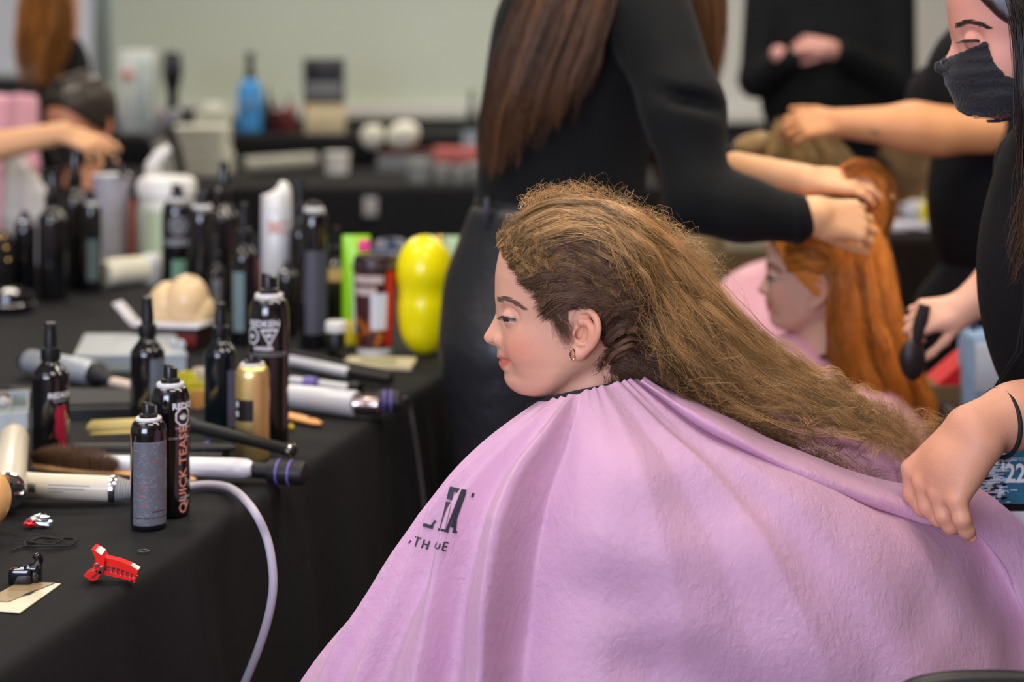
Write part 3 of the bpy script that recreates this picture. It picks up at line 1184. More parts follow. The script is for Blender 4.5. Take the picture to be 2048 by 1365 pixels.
# soft diagonal drags
xx, zz = G[..., 0], G[..., 2]
D = D + (.0060 * np.sin(21 * (xx * .75 + zz * .9) + 2.8 * np.sin(6 * xx + 1)) + .0045 * np.sin(33 * (xx * .5 + zz) + 3.2 * np.sin(8 * zz + 2) + 2 * np.sin(5 * xx)) + .0022 * np.sin(70 * (xx * .6 + zz * .8) + 4 * np.sin(11 * xx - 6 * zz))) * np.clip((uu - 3.4) / 1.0, 0, 1) * np.clip((8 - uu) / 1, 0, 1) * np.clip(vv * 4, 0, 1)
for (fx, fz, a, ph) in ((31, 17, .0022, .3), (-22, 38, .0018, 1.4), (61, 25, .0010, 2.2), (48, -57, .0008, .1)):
    D = D + a * np.sin(fx * xx + fz * zz + ph + 1.5 * np.sin(9 * xx - 7 * zz)) * np.clip(vv * 3, 0, 1)
edge = np.clip(uu / .5, 0, 1)
G = G + nr * (D * edge)[..., None]

FAR = [[(a[0], a[1], a[2]) for a in NEAR[0]]]
for k, dx in ((1, 0), (3, 0), (5, 0)):
    FAR.append([(q[0], q[1] - 2, FPX / (2 * 1.9697 - FPX / q[2])) for q in NEAR[k]])
FAR.append([(1286, 770, 1690), (1390, 850, 1630), (1540, 905, 1600), (1720, 965, 1590), (1760, 1120, 1585), (1780, 1500, 1585)])
FAR.append([(1293, 757, 1722), (1400, 795, 1680), (1560, 818, 1645), (1786, 850, 1625), (1800, 1000, 1625), (1830, 1500, 1625)])
H = cape_sheet(FAR, 110, 110)
hv = np.linspace(0, 1, 110)[None, :]
hu = np.linspace(0, 5, 110)[:, None]
H[..., 1] += (.010 * np.sin(hu * 7) * hv + .006 * np.sin(hu * 17 + 2 * hv)) * np.clip(hu, 0, 1)
def grid_faces(nu, nv, off=0, flip=False):
    i, j = np.meshgrid(np.arange(nu - 1), np.arange(nv - 1), indexing='ij')
    a = (i * nv + j).ravel() + off
    q = np.stack([a, a + nv, a + nv + 1, a + 1], 1)
    return q[:, ::-1] if flip else q
H[0] = G[0][np.linspace(0, NV - 1, 110).round().astype(int)]
co = np.concatenate([G.reshape(-1, 3), H.reshape(-1, 3)])
fc = np.concatenate([grid_faces(NU, NV), grid_faces(110, 110, NU * NV, True)])
me = np_mesh('salon_cape', co, fc)
cape = link('salon_cape', me, M_CAPE)
recenter(cape)
tag(cape, 'large pink salon cape over the girl in profile, its hem lifted by a hand', 'cape')


from mathutils.bvhtree import BVHTree
_bvh = BVHTree.FromPolygons([tuple(v) for v in co], [tuple(int(i) for i in f) for f in fc])
def cape_point(px, py):
    """spot of the cape's outside under a pixel, lifted 1.5 mm off the cloth"""
    o = Vector((0, 0, CAMZ))
    d = (Vector(P(px, py, 1700)) - o).normalized()
    h = _bvh.ray_cast(o, d)
    return None if h[0] is None else h[0] - d * .0015

# printed letters on the cape: strokes laid on the cloth
M_PRINT = mat('dark_print', S(38, 42, 50), rough=.6, var=.1)
def on_cape(name, strokes):
    b = MB()
    for (pts, wd) in strokes:
        P2 = crom(np.array(pts, float), 10 * (len(pts) - 1)) if len(pts) > 2 else np.array([np.array(pts[0]) * (1 - t) + np.array(pts[1]) * t for t in np.linspace(0, 1, 17)])
        d = np.gradient(P2, axis=0)
        nn = np.stack([-d[:, 1], d[:, 0]], 1)
        nn /= np.linalg.norm(nn, axis=1, keepdims=True) + 1e-9
        vs = []
        for p, q in zip(P2, nn):
            for sg in (-1, 1):
                x, y = p + q * wd / 2 * sg
                c = cape_point(x, y)
                vs.append(None if c is None else tuple(c))
        ok = [vs[2 * i] is not None and vs[2 * i + 1] is not None for i in range(len(P2))]
        fs = [(2 * i, 2 * i + 1, 2 * i + 3, 2 * i + 2) for i in range(len(P2) - 1) if ok[i] and ok[i + 1] and (Vector(vs[2 * i]) - Vector(vs[2 * i + 2])).length < .02]
        vs = [v or (0, 1.9, .5) for v in vs]
        us = sorted({i for f in fs for i in f})
        rm = {j: i for i, j in enumerate(us)}
        b._add([vs[j] for j in us], [tuple(rm[j] for j in f) for f in fs])
    return b.build(name, M_PRINT, cape)


# big serif letters, then the small line below
on_cape('lettering', [([(846, 1050), (866, 1056)], 7), ([(860, 1056), (871, 1042)], 4),
                      ([(899, 978), (932, 985)], 9), ([(903, 980), (884, 1060)], 11), ([(876, 1059), (897, 1064)], 5), ([(924, 984), (893, 1063)], 6),
                      ([(929, 986), (904, 1056)], 7), ([(912, 1028), (909, 1064)], 6), ([(905, 1063), (914, 1066)], 5), ([(947, 987), (944, 995)], 5)])
on_cape('lettering', [([(822, 1082), (817, 1087)], 3), ([(830, 1074), (842, 1078)], 3.2), ([(836, 1076), (830, 1094)], 3.2), ([(849, 1080), (843, 1097)], 3.2), ([(859, 1083), (853, 1100)], 3.2), ([(846, 1088), (856, 1091)], 3.2),
                      ([(875, 1084), (870, 1095), (877, 1097), (880, 1088)], 3.0), ([(889, 1085), (884, 1101)], 3.2), ([(889, 1085), (897, 1087)], 3), ([(887, 1093), (894, 1095)], 3), ([(884, 1101), (892, 1103)], 3)])

# elasticated black neck band under the cape
nb = []
for i in range(40):
    t = i / 39
    px = 1055 + (1292 - 1055) * t
    py = 808 - 48 * t
    nb.append(tuple(P(px, py + 3, 1735 + 78 * math.sin(PI * t) ** .8)))
for i in range(1, 29):
    t = 1 - i / 29
    px = 1055 + (1292 - 1055) * t
    nb.append(tuple(P(px, 808 - 48 * t, 1735 - 74 * math.sin(PI * t) ** .8)))
b = MB()
N_ = len(nb)
vs, fs = [], []
for i, p in enumerate(nb):
    rp = .0012 * math.sin(i * 2.4)
    for (dz, o) in ((-.012, 0), (.002, .001), (.005, -.004), (.002, -.008), (-.012, -.009)):
        c = Vector((0.088, 1.97, 0))
        d = (Vector(p) - c)
        d.z = 0
        d.normalize()
        vs.append(tuple(Vector(p) + d * (o + rp) + Vector((0, 0, dz))))
for i in range(N_):
    for k in range(4):
        j = (i + 1) % N_
        fs.append((i * 5 + k, j * 5 + k, j * 5 + k + 1, i * 5 + k + 1))
b._add(vs, fs)
b.build('neck_band', mat('black_elastic', S(26, 26, 32), rough=.85, bump=.001, bscale=200), cape)

# the girl's body, seated under the cape, and her chair
gb = SDF(.010)
gb.ell((.115, 1.97, .72), (.075, .115, .17), None, .03)
gb.cone((.10, 1.87, .86), .038, (.10, 2.07, .86), .038, .03)
gb.cone((.115, 1.97, .80), .06, (.12, 1.97, .90), .045, .03)
gb.ell((.12, 1.97, .52), (.09, .12, .08), None, .04)
for q in (-1, 1):
    gb.chain([(.10, 1.97 + q * .105, .84), (.07, 1.97 + q * .115, .64), (-.07, 1.97 + q * .08, .62)], [.036, .030, .024], .02)
    gb.chain([(.10, 1.97 + q * .06, .52), (-.13, 1.97 + q * .07, .51), (-.10, 1.97 + q * .07, .08)], [.065, .05, .036], .02)
    gb.ell((-.14, 1.97 + q * .07, .035), (.09, .035, .035), None, .03)
sdf_obj(gb, 'clothed_body', mat('navy_clothes', S(40, 42, 60), rough=.8), girl)
ch = empty('chair', (.12, 1.97, 0), 'black chair under the girl in the pink cape', 'chair')
CHM = mat('black_vinyl', S(22, 22, 24), rough=.45, var=.1)
MB().box((.08, 1.97, .405), (.42, .42, .06), bev=.02).build('seat', CHM, ch)
MB().box((.27, 1.97, .58), (.03, .38, .24), bev=.012).build('backrest', CHM, ch)
for (x, y) in ((-.1, -.17), (-.1, .17), (.26, -.17), (.26, .17)):
    MB().tube([(x, 1.97 + y, 0), (x, 1.97 + y, .38)], .012, 8).build('leg', M_LEGM, ch)

# another black chair whose curved top rail just enters the frame at the lower right
c2h = empty('chair', (.47, 1.50, 0), 'black chair whose curved top rail just enters the frame at the lower right corner', 'chair')
sc2 = 2050
rl = [tuple(P(*q_, sc2)) for q_ in ((1790, 1420), (1815, 1392), (1860, 1376), (1940, 1368), (2060, 1371), (2150, 1392), (2180, 1425))]
MB().tube([Vector(p) for p in crom(rl, 30)], .013, 12).build('top_rail', CHM, c2h)
for x_ in (rl[0][0], rl[-1][0]):
    MB().tube([(x_, 1.665, 0), (x_, 1.665, rl[0][2])], .012, 10).build('leg', CHM, c2h)
    MB().tube([(x_, 1.33, 0), (x_, 1.33, .43)], .012, 10).build('leg', CHM, c2h)
MB().box((.468, 1.49, .445), (.24, .38, .035), bev=.012).build('seat', CHM, c2h)
MB().box((.468, 1.665, .60), (.17, .012, .08), bev=.004).build('backrest', CHM, c2h)
# ------------------------------------------------------------------ the girl's hair
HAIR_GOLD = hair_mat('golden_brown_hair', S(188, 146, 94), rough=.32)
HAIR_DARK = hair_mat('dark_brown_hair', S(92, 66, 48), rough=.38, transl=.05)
_hf = head_func(HM)[2]
_S = np.linspace(1860, 1640, 260)
def on_head(px, py, off):
    """spot on the camera side of the head seen at a pixel, off metres above the skin"""
    X, Y, Z = (px - 1024) / _S, FPX / _S, CAMZ - (py - HZ) / _S
    d = _hf(X, Y, Z)
    k = np.nonzero(d < off)[0]
    i = k[0] if len(k) else int(np.argmin(d))
    return (X[i], Y[i], Z[i])


def hg(*g):
    """guide: points (px, py, x) with x < 1 an offset above the head, else a scale"""
    return [on_head(*q) if q[2] < 1 else tuple(P(*q)) for q in g]


hair = None
# scalp under the strands: the head's own skin behind the hairline, lifted a little
hm_ = head_skin.data
co = verts(hm_).astype(float) + np.array(girl.location)
n_ = len(hm_.vertices)
no = np.empty(n_ * 3, dtype=np.float32)
hm_.vertices.foreach_get('normal', no)
no = no.reshape(-1, 3)
ly = np.abs(co[:, 1] - 1.9697)
s_ = FPX / np.minimum(co[:, 1], 3.94 - co[:, 1])
px_, py_ = 1024 + co[:, 0] * s_, HZ + (CAMZ - co[:, 2]) * s_
hx = np.array([(395, 990), (490, 998), (515, 1006), (545, 1030), (570, 1050), (595, 1074), (612, 1090), (634, 1108), (650, 1140), (656, 1203), (700, 1203), (740, 1208), (778, 1228), (790, 1400)], float)
wig = 4 * np.sin(px_ * .21) + 3 * np.sin(py_ * .35 + 1)
msk = (px_ > np.interp(py_, hx[:, 0], hx[:, 1]) + wig + 10) & ~((ly > .0705) & (px_ < 1206) & (px_ > 1138) & (py_ > 620) & (py_ < 728))
pf = np.empty(len(hm_.polygons) * 4, dtype=np.int32)
hm_.polygons.foreach_get('vertices', pf)
pf = pf.reshape(-1, 4)
pf = pf[msk[pf].all(1)]
used, inv = np.unique(pf, return_inverse=True)
me = np_mesh('scalp_hair', co[used] + no[used] * .0035, inv.reshape(-1, 4))
set_color(me, 'shade', np.ones((len(used), 3)) * .9)
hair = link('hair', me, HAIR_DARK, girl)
hair['label'] = 'long frizzy golden brown hair, darker underneath'

A = [hg((1000, 488, .010), (1035, 437, .013), (1100, 404, .010), (1180, 404, .013), (1260, 425, .020), (1335, 472, 1735), (1412, 550, 1735), (1500, 652, 1730), (1605, 742, 1724), (1745, 828, 1718), (1855, 908, 1715)),
     hg((1003, 500, .009), (1050, 455, .012), (1120, 428, .012), (1200, 438, .014), (1275, 488, .020), (1338, 570, 1780), (1405, 670, 1772), (1490, 762, 1760), (1600, 808, 1745), (1735, 858, 1730), (1845, 925, 1720)),
     hg((1010, 515, .008), (1068, 475, .012), (1140, 455, .012), (1215, 470, .015), (1264, 530, .019), (1303, 610, 1788), (1350, 700, 1784), (1425, 785, 1770), (1512, 826, 1752), (1605, 834, 1738), (1720, 862, 1725), (1830, 918, 1718)),
     hg((1028, 535, .008), (1085, 500, .012), (1150, 482, .012), (1215, 502, .015), (1256, 560, .018), (1286, 640, 1793), (1322, 715, 1790), (1372, 780, 1778), (1432, 825, 1762), (1495, 858, 1748), (1545, 880, 1738))]
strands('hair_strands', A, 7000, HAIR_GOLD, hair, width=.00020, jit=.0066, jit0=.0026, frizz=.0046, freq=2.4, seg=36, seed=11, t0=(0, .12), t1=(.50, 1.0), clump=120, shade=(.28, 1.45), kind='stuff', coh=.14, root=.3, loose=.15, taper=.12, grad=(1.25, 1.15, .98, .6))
# loose frizz over the falling mass
strands('hair_frizz', [[(p[0], p[1] - .012, p[2] + .004) for p in g] for g in A], 240, HAIR_GOLD, hair, width=.00015, jit=.012, jit0=.004, frizz=.0065, freq=9, seg=36, seed=12, t0=(.1, .55), t1=(.6, 1.04), shade=(.7, 1.5), kind='stuff')
B = [hg((1016, 528, .0015), (1030, 528, .005), (1080, 505, .008), (1140, 495, .010), (1200, 520, .012), (1245, 570, .015), (1290, 630, .018), (1335, 700, 1786)),
     hg((1036, 556, .001), (1054, 556, .004), (1095, 538, .007), (1150, 533, .009), (1205, 553, .011), (1255, 590, .014), (1300, 640, .017), (1342, 710, 1784)),
     hg((1064, 594, .0008), (1084, 588, .003), (1112, 577, .006), (1162, 575, .008), (1215, 585, .010), (1265, 610, .013), (1305, 655, .016), (1346, 722, 1782)),
     hg((1086, 640, .0008), (1104, 624, .003), (1132, 610, .005), (1180, 606, .007), (1230, 616, .009), (1275, 645, .012), (1310, 690, .015), (1350, 740, 1780))]
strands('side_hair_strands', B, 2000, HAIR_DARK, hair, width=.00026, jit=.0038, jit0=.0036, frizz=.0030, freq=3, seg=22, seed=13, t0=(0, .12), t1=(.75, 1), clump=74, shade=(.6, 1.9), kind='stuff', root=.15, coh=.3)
strands('side_hair_highlights', B[:3], 500, HAIR_GOLD, hair, width=.00022, jit=.004, jit0=.0015, frizz=.0032, freq=5, seg=20, seed=14, t0=(0, .3), t1=(.5, .9), clump=24, shade=(.5, 1.1), kind='stuff', root=.2, coh=.3)
# twisted sections gathered behind the ear: locks that rise, roll over and dive under the fall
for k, (y0, a) in enumerate(((545, 1.0), (582, 1.0), (618, 1.0), (652, .9), (690, .8))):
    x0 = (1150, 1168, 1203, 1208, 1212)[k]
    g = [hg((x0, y0 + 34 - 8 * (k > 1), .006), (max(x0 + 14, 1190 + 6 * k), y0 + 2, .012), (1235 + 5 * k, y0 - 12, .019), (1275 + 5 * k, y0 - 2, .022), (1302 + 5 * k, y0 + 30, .018), (1325 + 7 * k, y0 + 80, .012)),
         hg((x0 + 8, y0 + 46 - 12 * (k > 1), .004), (max(x0 + 20, 1198 + 6 * k), y0 + 22, .009), (1238 + 5 * k, y0 + 10, .014), (1272 + 5 * k, y0 + 18, .016), (1298 + 5 * k, y0 + 44, .014), (1322 + 7 * k, y0 + 88, .010))]
    strands('twisted_lock', g, 420, HAIR_DARK, hair, width=.00026, jit=.0022, frizz=.0016, freq=3, seg=18, seed=20 + k, t0=(0, .15), t1=(.8, 1), clump=9, shade=(.6, 2.3), kind='stuff')
Dg = [hg((1192, 642, .003), (1232, 655, .008), (1278, 685, .013), (1325, 730, 1782), (1385, 785, 1772), (1450, 840, 1758)),
      hg((1205, 690, .003), (1242, 702, .007), (1288, 728, 1778), (1342, 768, 1772), (1402, 806, 1762), (1460, 850, 1752)),
      hg((1212, 730, .003), (1250, 738, .006), (1300, 752, 1770), (1352, 782, 1766), (1412, 820, 1758), (1470, 862, 1748))]
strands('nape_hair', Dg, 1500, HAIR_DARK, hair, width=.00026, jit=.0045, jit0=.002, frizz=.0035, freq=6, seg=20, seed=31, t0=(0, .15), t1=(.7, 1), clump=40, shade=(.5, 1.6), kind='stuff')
Eg = [hg((1400, 770, 1745), (1490, 845, 1736), (1560, 885, 1730), (1602, 925, 1725), (1660, 932, 1720), (1745, 958, 1715)),
      hg((1390, 790, 1742), (1470, 865, 1734), (1540, 900, 1728), (1590, 930, 1724), (1650, 955, 1718), (1720, 975, 1712)),
      hg((1420, 760, 1745), (1520, 820, 1736), (1600, 850, 1730), (1680, 885, 1722), (1760, 930, 1716), (1830, 955, 1712))]
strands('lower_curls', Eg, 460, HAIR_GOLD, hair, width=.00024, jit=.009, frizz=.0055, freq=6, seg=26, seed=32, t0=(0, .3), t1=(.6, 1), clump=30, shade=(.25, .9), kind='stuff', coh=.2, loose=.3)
Fg = [hg((1400, 545, 1732), (1540, 690, 1728), (1690, 785, 1722), (1800, 835, 1718), (1895, 850, 1715)),
      hg((1410, 600, 1735), (1540, 740, 1730), (1690, 825, 1724), (1790, 875, 1720), (1880, 900, 1716)),
      hg((1410, 650, 1745), (1530, 770, 1738), (1680, 838, 1728), (1770, 885, 1720), (1850, 950, 1716))]
strands('tail_strands', Fg, 1200, HAIR_GOLD, hair, width=.00021, jit=.009, frizz=.0050, freq=6, seg=28, seed=33, t0=(0, .35), t1=(.55, 1), clump=60, shade=(.65, 1.6), kind='stuff', coh=.2, loose=.3)
# curls at the forehead and flyaways along the crown
Hg = [hg((1002, 498, .004), (1004, 470, .014), (1020, 448, .018), (1046, 430, .016), (1085, 420, .014)),
      hg((1008, 520, .003), (1018, 492, .012), (1042, 470, .016), (1072, 458, .016), (1110, 455, .013)),
      hg((1030, 545, .003), (1040, 515, .010), (1066, 500, .014), (1096, 496, .013), (1130, 500, .012)),
      hg((1050, 570, .003), (1062, 550, .009), (1086, 542, .012), (1112, 545, .011), (1140, 556, .010))]
strands('forehead_curls', Hg, 1300, HAIR_GOLD, hair, width=.00018, jit=.0035, jit0=.0012, frizz=.0036, freq=3, seg=24, seed=34, t0=(0, .05), t1=(.5, 1), clump=90, shade=(.35, 1.2), kind='stuff', root=.2, coh=.25, loose=.35)
Kg = [hg((1040, 425, .010), (1050, 408, .018), (1072, 394, .022), (1100, 384, .024)),
      hg((1110, 402, .010), (1126, 390, .016), (1150, 384, .020), (1180, 386, .022)),
      hg((1200, 412, .012), (1222, 402, 1735), (1252, 402, 1735), (1285, 418, 1735)),
      hg((1300, 450, 1740), (1335, 455, 1738), (1375, 480, 1736), (1415, 520, 1735)),
      hg((1380, 520, 1738), (1410, 535, 1736), (1440, 560, 1735), (1462, 572, 1734))]
strands('flyaways', Kg, 420, HAIR_GOLD, hair, width=.00018, jit=.007, jit0=.003, frizz=.0060, freq=3, seg=22, seed=35, t0=(0, .2), t1=(.5, 1.0), shade=(.8, 1.5), kind='stuff')
Wg = [hg((1092, 612, .002), (1106, 640, .003), (1114, 668, .003), (1122, 700, .003)), hg((1110, 632, .002), (1124, 655, .003), (1136, 680, .003), (1146, 702, .003)), hg((1128, 640, .003), (1140, 655, .005), (1148, 668, .007), (1152, 690, .006))]
strands('sideburn_wisps', Wg, 240, HAIR_DARK, hair, width=.00012, jit=.0034, frizz=.0016, freq=2, seg=14, seed=36, t0=(0, .2), t1=(.4, 1), shade=(.9, 2.0), kind='stuff')
Jg = [hg((1205, 700, .002), (1192, 730, .003), (1176, 760, .004), (1166, 790, .006)), hg((1212, 725, .002), (1206, 750, .003), (1192, 772, .005), (1186, 792, .008)), hg((1222, 745, .002), (1236, 765, .004), (1240, 780, .006), (1250, 790, .008))]
strands('nape_wisps', Jg, 170, HAIR_DARK, hair, width=.00020, jit=.003, frizz=.0022, freq=2, seg=14, seed=37, t0=(0, .2), t1=(.5, 1), shade=(.7, 1.8), kind='stuff')

# hoop earring
ec = P(1145, 709, FPX / (1.9697 - .076))
b = MB()
ring = [(ec.x + .0028 * math.sin(t), ec.y - .001, ec.z + .0062 * math.cos(t)) for t in np.linspace(0, 2 * PI, 25)]
b.tube(ring, .0009, 8, cap=False)
ear_ring = tag(b.build('earring', mat('rose_gold', S(226, 170, 130), rough=.15, metal=1.0), girl), None, None)
b = MB()
for i, t in enumerate(np.linspace(PI * 1.1, PI * 1.9, 7)):
    b.ball((ec.x + .0038 * math.sin(t), ec.y - .002, ec.z + .0066 * math.cos(t)), .0007, 8, 6)
b.build('stones', mat('clear_stone', S(225, 228, 235), rough=.05, metal=.8), ear_ring)
# ------------------------------------------------------------------ other people
# shared adult head, seen in full only by the masked stylist and the red haired girl
def head_at(M, parent, m=SKIN_BARE, h=.004, fine=False, blush=.3, neck=None, closed=False):
    s = SDF(h)
    add_head(s, M, fine=fine, closed=closed)
    if neck is not None:
        sc = M.to_scale().x
        s.cone(M @ Vector((.01, 0, -.02)), .048 * sc, Vector(neck), .052 * sc, .015)
    me = s.mesh('head')
    face_color(me, M, blush=blush)
    return link('head', me, m, parent)


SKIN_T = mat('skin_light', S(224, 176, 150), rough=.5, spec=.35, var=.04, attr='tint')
SKIN_T2 = mat('skin_rosy', S(214, 150, 130), rough=.5, spec=.35, var=.04, attr='tint')  # one even rosy skin tone, used for the masked stylist's head
M_BAND = mat('black_elastic_band', S(16, 16, 18), rough=.7)


def hair_cap(M, parent, m, name='hair', hl=None, off=.010, h=.005):
    """smooth solid of hair hugging the skull behind the hairline"""
    s = SDF(h)
    lo, hi, f = head_func(M, 0, 0)
    sc = M.to_scale().x
    Mi = np.array(M.inverted())
    def g(X, Y, Z):
        X, Y, Z = np.broadcast_arrays(X, Y, Z)
        d = f(X, Y, Z) - off * sc
        x = Mi[0, 0] * X + Mi[0, 1] * Y + Mi[0, 2] * Z + Mi[0, 3]
        z = Mi[2, 0] * X + Mi[2, 1] * Y + Mi[2, 2] * Z + Mi[2, 3]
        line = np.interp(z, [-.06, -.02, .02, .05, .08, .105], [.045, .035, -.015, -.05, -.072, -.09])
        return np.maximum(d, (line - x) * sc)
    s.func(lo - .02, hi + .02, g, 0)
    me = s.mesh(name)
    set_color(me, 'shade', np.ones((len(me.vertices), 3)))
    return link(name, me, m, parent)


# ---- stylist in black with her back to us, working on the red haired girl
s1 = 1100
st1 = empty('person', tuple(P(1130, 400, s1)[:2]) + (0,), 'standing stylist with long straight brown hair, black top and black leather trousers, back turned', 'person')
q = lambda px, py, dy=0, s=s1: P(px, py, FPX / (FPX / s + dy))
HAIR_BR = hair_mat('brown_hair', S(116, 82, 54), rough=.36)
top = SDF(.008)
top.ell(q(1185, 90), (.185, .125, .20), Matrix.Rotation(math.radians(8), 3, 'Y'), .05)
top.ell(q(1125, 280), (.155, .12, .20), None, .06)
top.ell(q(1118, 400), (.148, .115, .09), None, .05)
top.cone(q(1205, -60, .02), .07, q(1190, 40), .11, .06)
# near arm: shoulder, elbow, cuff
SH, EL, CU = q(1300, 40, -.14), q(1398, 395, -.27), q(1588, 437, -.30)
top.chain([SH, q(1368, 220, -.23), EL], [.078, .064, .053], .04)
top.chain([EL, q(1480, 418, -.29), CU], [.056, .050, .041], .03)
# far arm
top.chain([q(1230, 30, .12), q(1330, 240, .10), q(1395, 318, .04), q(1452, 338, .0)], [.07, .056, .046, .042], .03)
for (px, py, a) in ((1380, 190, .004), (1404, 215, .004)):
    top.carve(q(px, py, -.30), (.05, .03, .004), Matrix.Rotation(math.radians(12), 3, 'Y'), .02)
top_o = sdf_obj(top, 'black_top', BLACK_KNIT, st1)
b = MB()
b.tube([CU + Vector((-.006, 0, -.001)), CU + Vector((.006, 0, .001))], .0435, 24)
b.build('cuff', BLACK_KNIT, top_o)
tr = SDF(.009)
tr.ell(q(1118, 430), (.152, .118, .05), None, .02)
tr.ell(q(1105, 590), (.200, .155, .17), None, .08)
for (x, dy) in ((1010, -.05), (1205, .07)):
    tr.chain([q(x, 700, dy), q(x - 5, 980, dy), q(x - 5, 1300, dy + .04), q(x, 1530, dy + .04)], [.118, .085, .062, .060], .05)
tro = sdf_obj(tr, 'leather_trousers', BLACK_LEATHER, st1)
wb = MB()
wb.lathe([(.150, -.022), (.156, -.02), (.157, 0), (.154, .02), (.149, .022)], 40, Matrix.Translation(q(1118, 418)) @ Matrix.Diagonal((1, .78, 1, 1)))
wb.build('waistband', BLACK_LEATHER, tro)
for (px) in (975, 1130, 1250):
    lp = MB()
    c = q(px, 425, -.118 + .00045 * abs(px - 1118) ** 1.0 * .45)
    lp.box((c.x, c.y, c.z), (.012, .008, .055), bev=.002)
    lp.build('belt_loop', BLACK_LEATHER, tro)
# skin: forearms and hands in the red hair
sk = SDF(.0038)
W1 = q(1632, 430, -.30)
sk.cone(CU + Vector((-.03, 0, 0)), .036, W1, .030, .01)
hand(sk, W1 + Vector((-.008, 0, 0)), (1, .05, -.12), (-.1, -1, .35), .165, curl=(.75, .9, .6), thumb=(.15, .45), side=1, k=.004)
W2 = q(1612, 360, -.12)
sk.cone(q(1440, 338, .0), .036, W2, .027, .01)
hand(sk, W2, (1, -.15, -.04), (.1, -.5, .9), .165, curl=(.25, .35, .3), thumb=(.5, .3), side=-1, k=.004)
sdf_obj(sk, 'hands', mat('skin_warm', S(226, 172, 126), rough=.5, spec=.35, var=.04), st1)
HS = Matrix.Translation(q(1262, -150, .02)) @ Matrix.Rotation(math.radians(165), 4, 'Z') @ Matrix.Rotation(math.radians(-22), 4, 'Y') @ Matrix.Scale(1.08, 4)
head_at(HS, st1, SKIN_T, neck=q(1205, -40, .02))
hc = hair_cap(HS, st1, HAIR_BR)
def sg(*pts, dy=0, s=s1):
    return [tuple(q(px, py, d + dy, s)) for (px, py, d) in pts]
BK = [sg((1160, -240, -.02), (1075, -60, -.08), (1015, 90, -.10), (978, 220, -.09), (962, 340, -.07)),
      sg((1200, -240, -.06), (1110, -60, -.13), (1050, 90, -.15), (1008, 220, -.14), (985, 345, -.12)),
      sg((1230, -240, -.08), (1150, -60, -.16), (1095, 80, -.17), (1050, 200, -.17), (1030, 320, -.15)),
      sg((1260, -230, -.09), (1190, -50, -.17), (1150, 70, -.18), (1115, 180, -.18), (1100, 260, -.165)),
      sg((1290, -220, -.09), (1240, -40, -.18), (1215, 60, -.19), (1195, 130, -.185), (1180, 190, -.18))]
strands('long_hair', BK, 2300, HAIR_BR, hc, width=.0006, jit=.010, jit0=.01, frizz=.002, freq=1.5, seg=14, seed=51, t0=(0, .1), t1=(.4, 1), clump=44, loose=.25, shade=(.45, 1.25), kind='stuff')
BKL = [BK[0], BK[1], BK[2]]
strands('long_hair_back', BKL, 900, HAIR_BR, hc, width=.0007, jit=.008, jit0=.01, frizz=.002, freq=1.5, seg=14, seed=52, t0=(0, .1), t1=(.62, 1.04), clump=22, loose=.25, shade=(.5, 1.3), kind='stuff')
FR = [sg((1300, -230, .0), (1370, -60, -.02), (1385, 60, .0), (1400, 150, .02), (1405, 215, .03)),
      sg((1320, -230, .0), (1400, -60, .0), (1420, 50, .02), (1425, 130, .03), (1415, 225, .04)),
      sg((1340, -220, .02), (1430, -60, .04), (1444, 40, .05), (1436, 110, .05), (1412, 230, .05))]
strands('front_hair', FR, 1000, HAIR_BR, hc, width=.0006, jit=.007, jit0=.01, frizz=.002, freq=1.5, seg=14, seed=53, t0=(0, .1), t1=(.6, 1), clump=36, shade=(.7, 1.7), kind='stuff')
# a lock of her hair hanging in front, seen under the raised arm
strands('front_hair', [sg((1300, 200, .10), (1320, 330, .11), (1330, 400, .11), (1325, 480, .11)), sg((1350, 220, .12), (1365, 340, .13), (1372, 410, .13), (1362, 470, .13))], 700,
        hair_mat('copper_brown_hair', S(150, 96, 48)), hc, width=.0006, jit=.008, frizz=.002, freq=2, seg=10, seed=54, clump=20, shade=(.5, 1.1), kind='stuff')

# ---- red haired girl in a pink cape
s2 = 1150
k2 = 1733 / s2
gi = empty('person', tuple(P(1610, 640, s2)[:2]) + (0,), 'girl with long copper red hair in profile, wearing a pink cape', 'person')
GM = Matrix.Translation(P(1636, 588, s2)) @ Matrix.Rotation(math.radians(-16), 4, 'Z') @ Matrix.Rotation(math.radians(4), 4, 'Y') @ Matrix.Scale(1.0, 4)
hd = head_at(GM, gi, SKIN_T, h=.003, fine=True, blush=.6, neck=P(1650, 720, s2))
eyeball(GM, -1, gi)
lash_set(GM, -1, gi)
eyebrow(GM, -1, gi, mat('copper_brow', S(140, 80, 50), rough=.7))
RED = hair_mat('copper_red_hair', S(226, 140, 54), rough=.36, transl=.08)
rc_ = hair_cap(GM, gi, RED)
q2 = lambda px, py, dy=0: tuple(P(px, py, FPX / (FPX / s2 + dy)))
R1 = [[q2(1655, 470, -.06), q2(1660, 540, -.095), q2(1658, 620, -.10), q2(1660, 700, -.11), q2(1680, 790, -.12), q2(1690, 830, -.12)],
      [q2(1690, 465, -.05), q2(1700, 540, -.095), q2(1708, 620, -.105), q2(1725, 710, -.11), q2(1755, 800, -.12), q2(1780, 850, -.12)],
      [q2(1730, 470, -.03), q2(1745, 540, -.07), q2(1760, 620, -.09), q2(1790, 710, -.10), q2(1825, 800, -.10), q2(1850, 880, -.10)],
      [q2(1760, 480, 0), q2(1776, 550, -.02), q2(1792, 630, -.04), q2(1820, 710, -.05), q2(1850, 780, -.06), q2(1868, 840, -.06)]]
strands('long_hair', R1, 2600, RED, rc_, width=.0007, jit=.008, jit0=.01, frizz=.003, freq=2, seg=16, seed=61, t0=(0, .1), t1=(.75, 1), clump=60, shade=(.45, 1.3), kind='stuff')
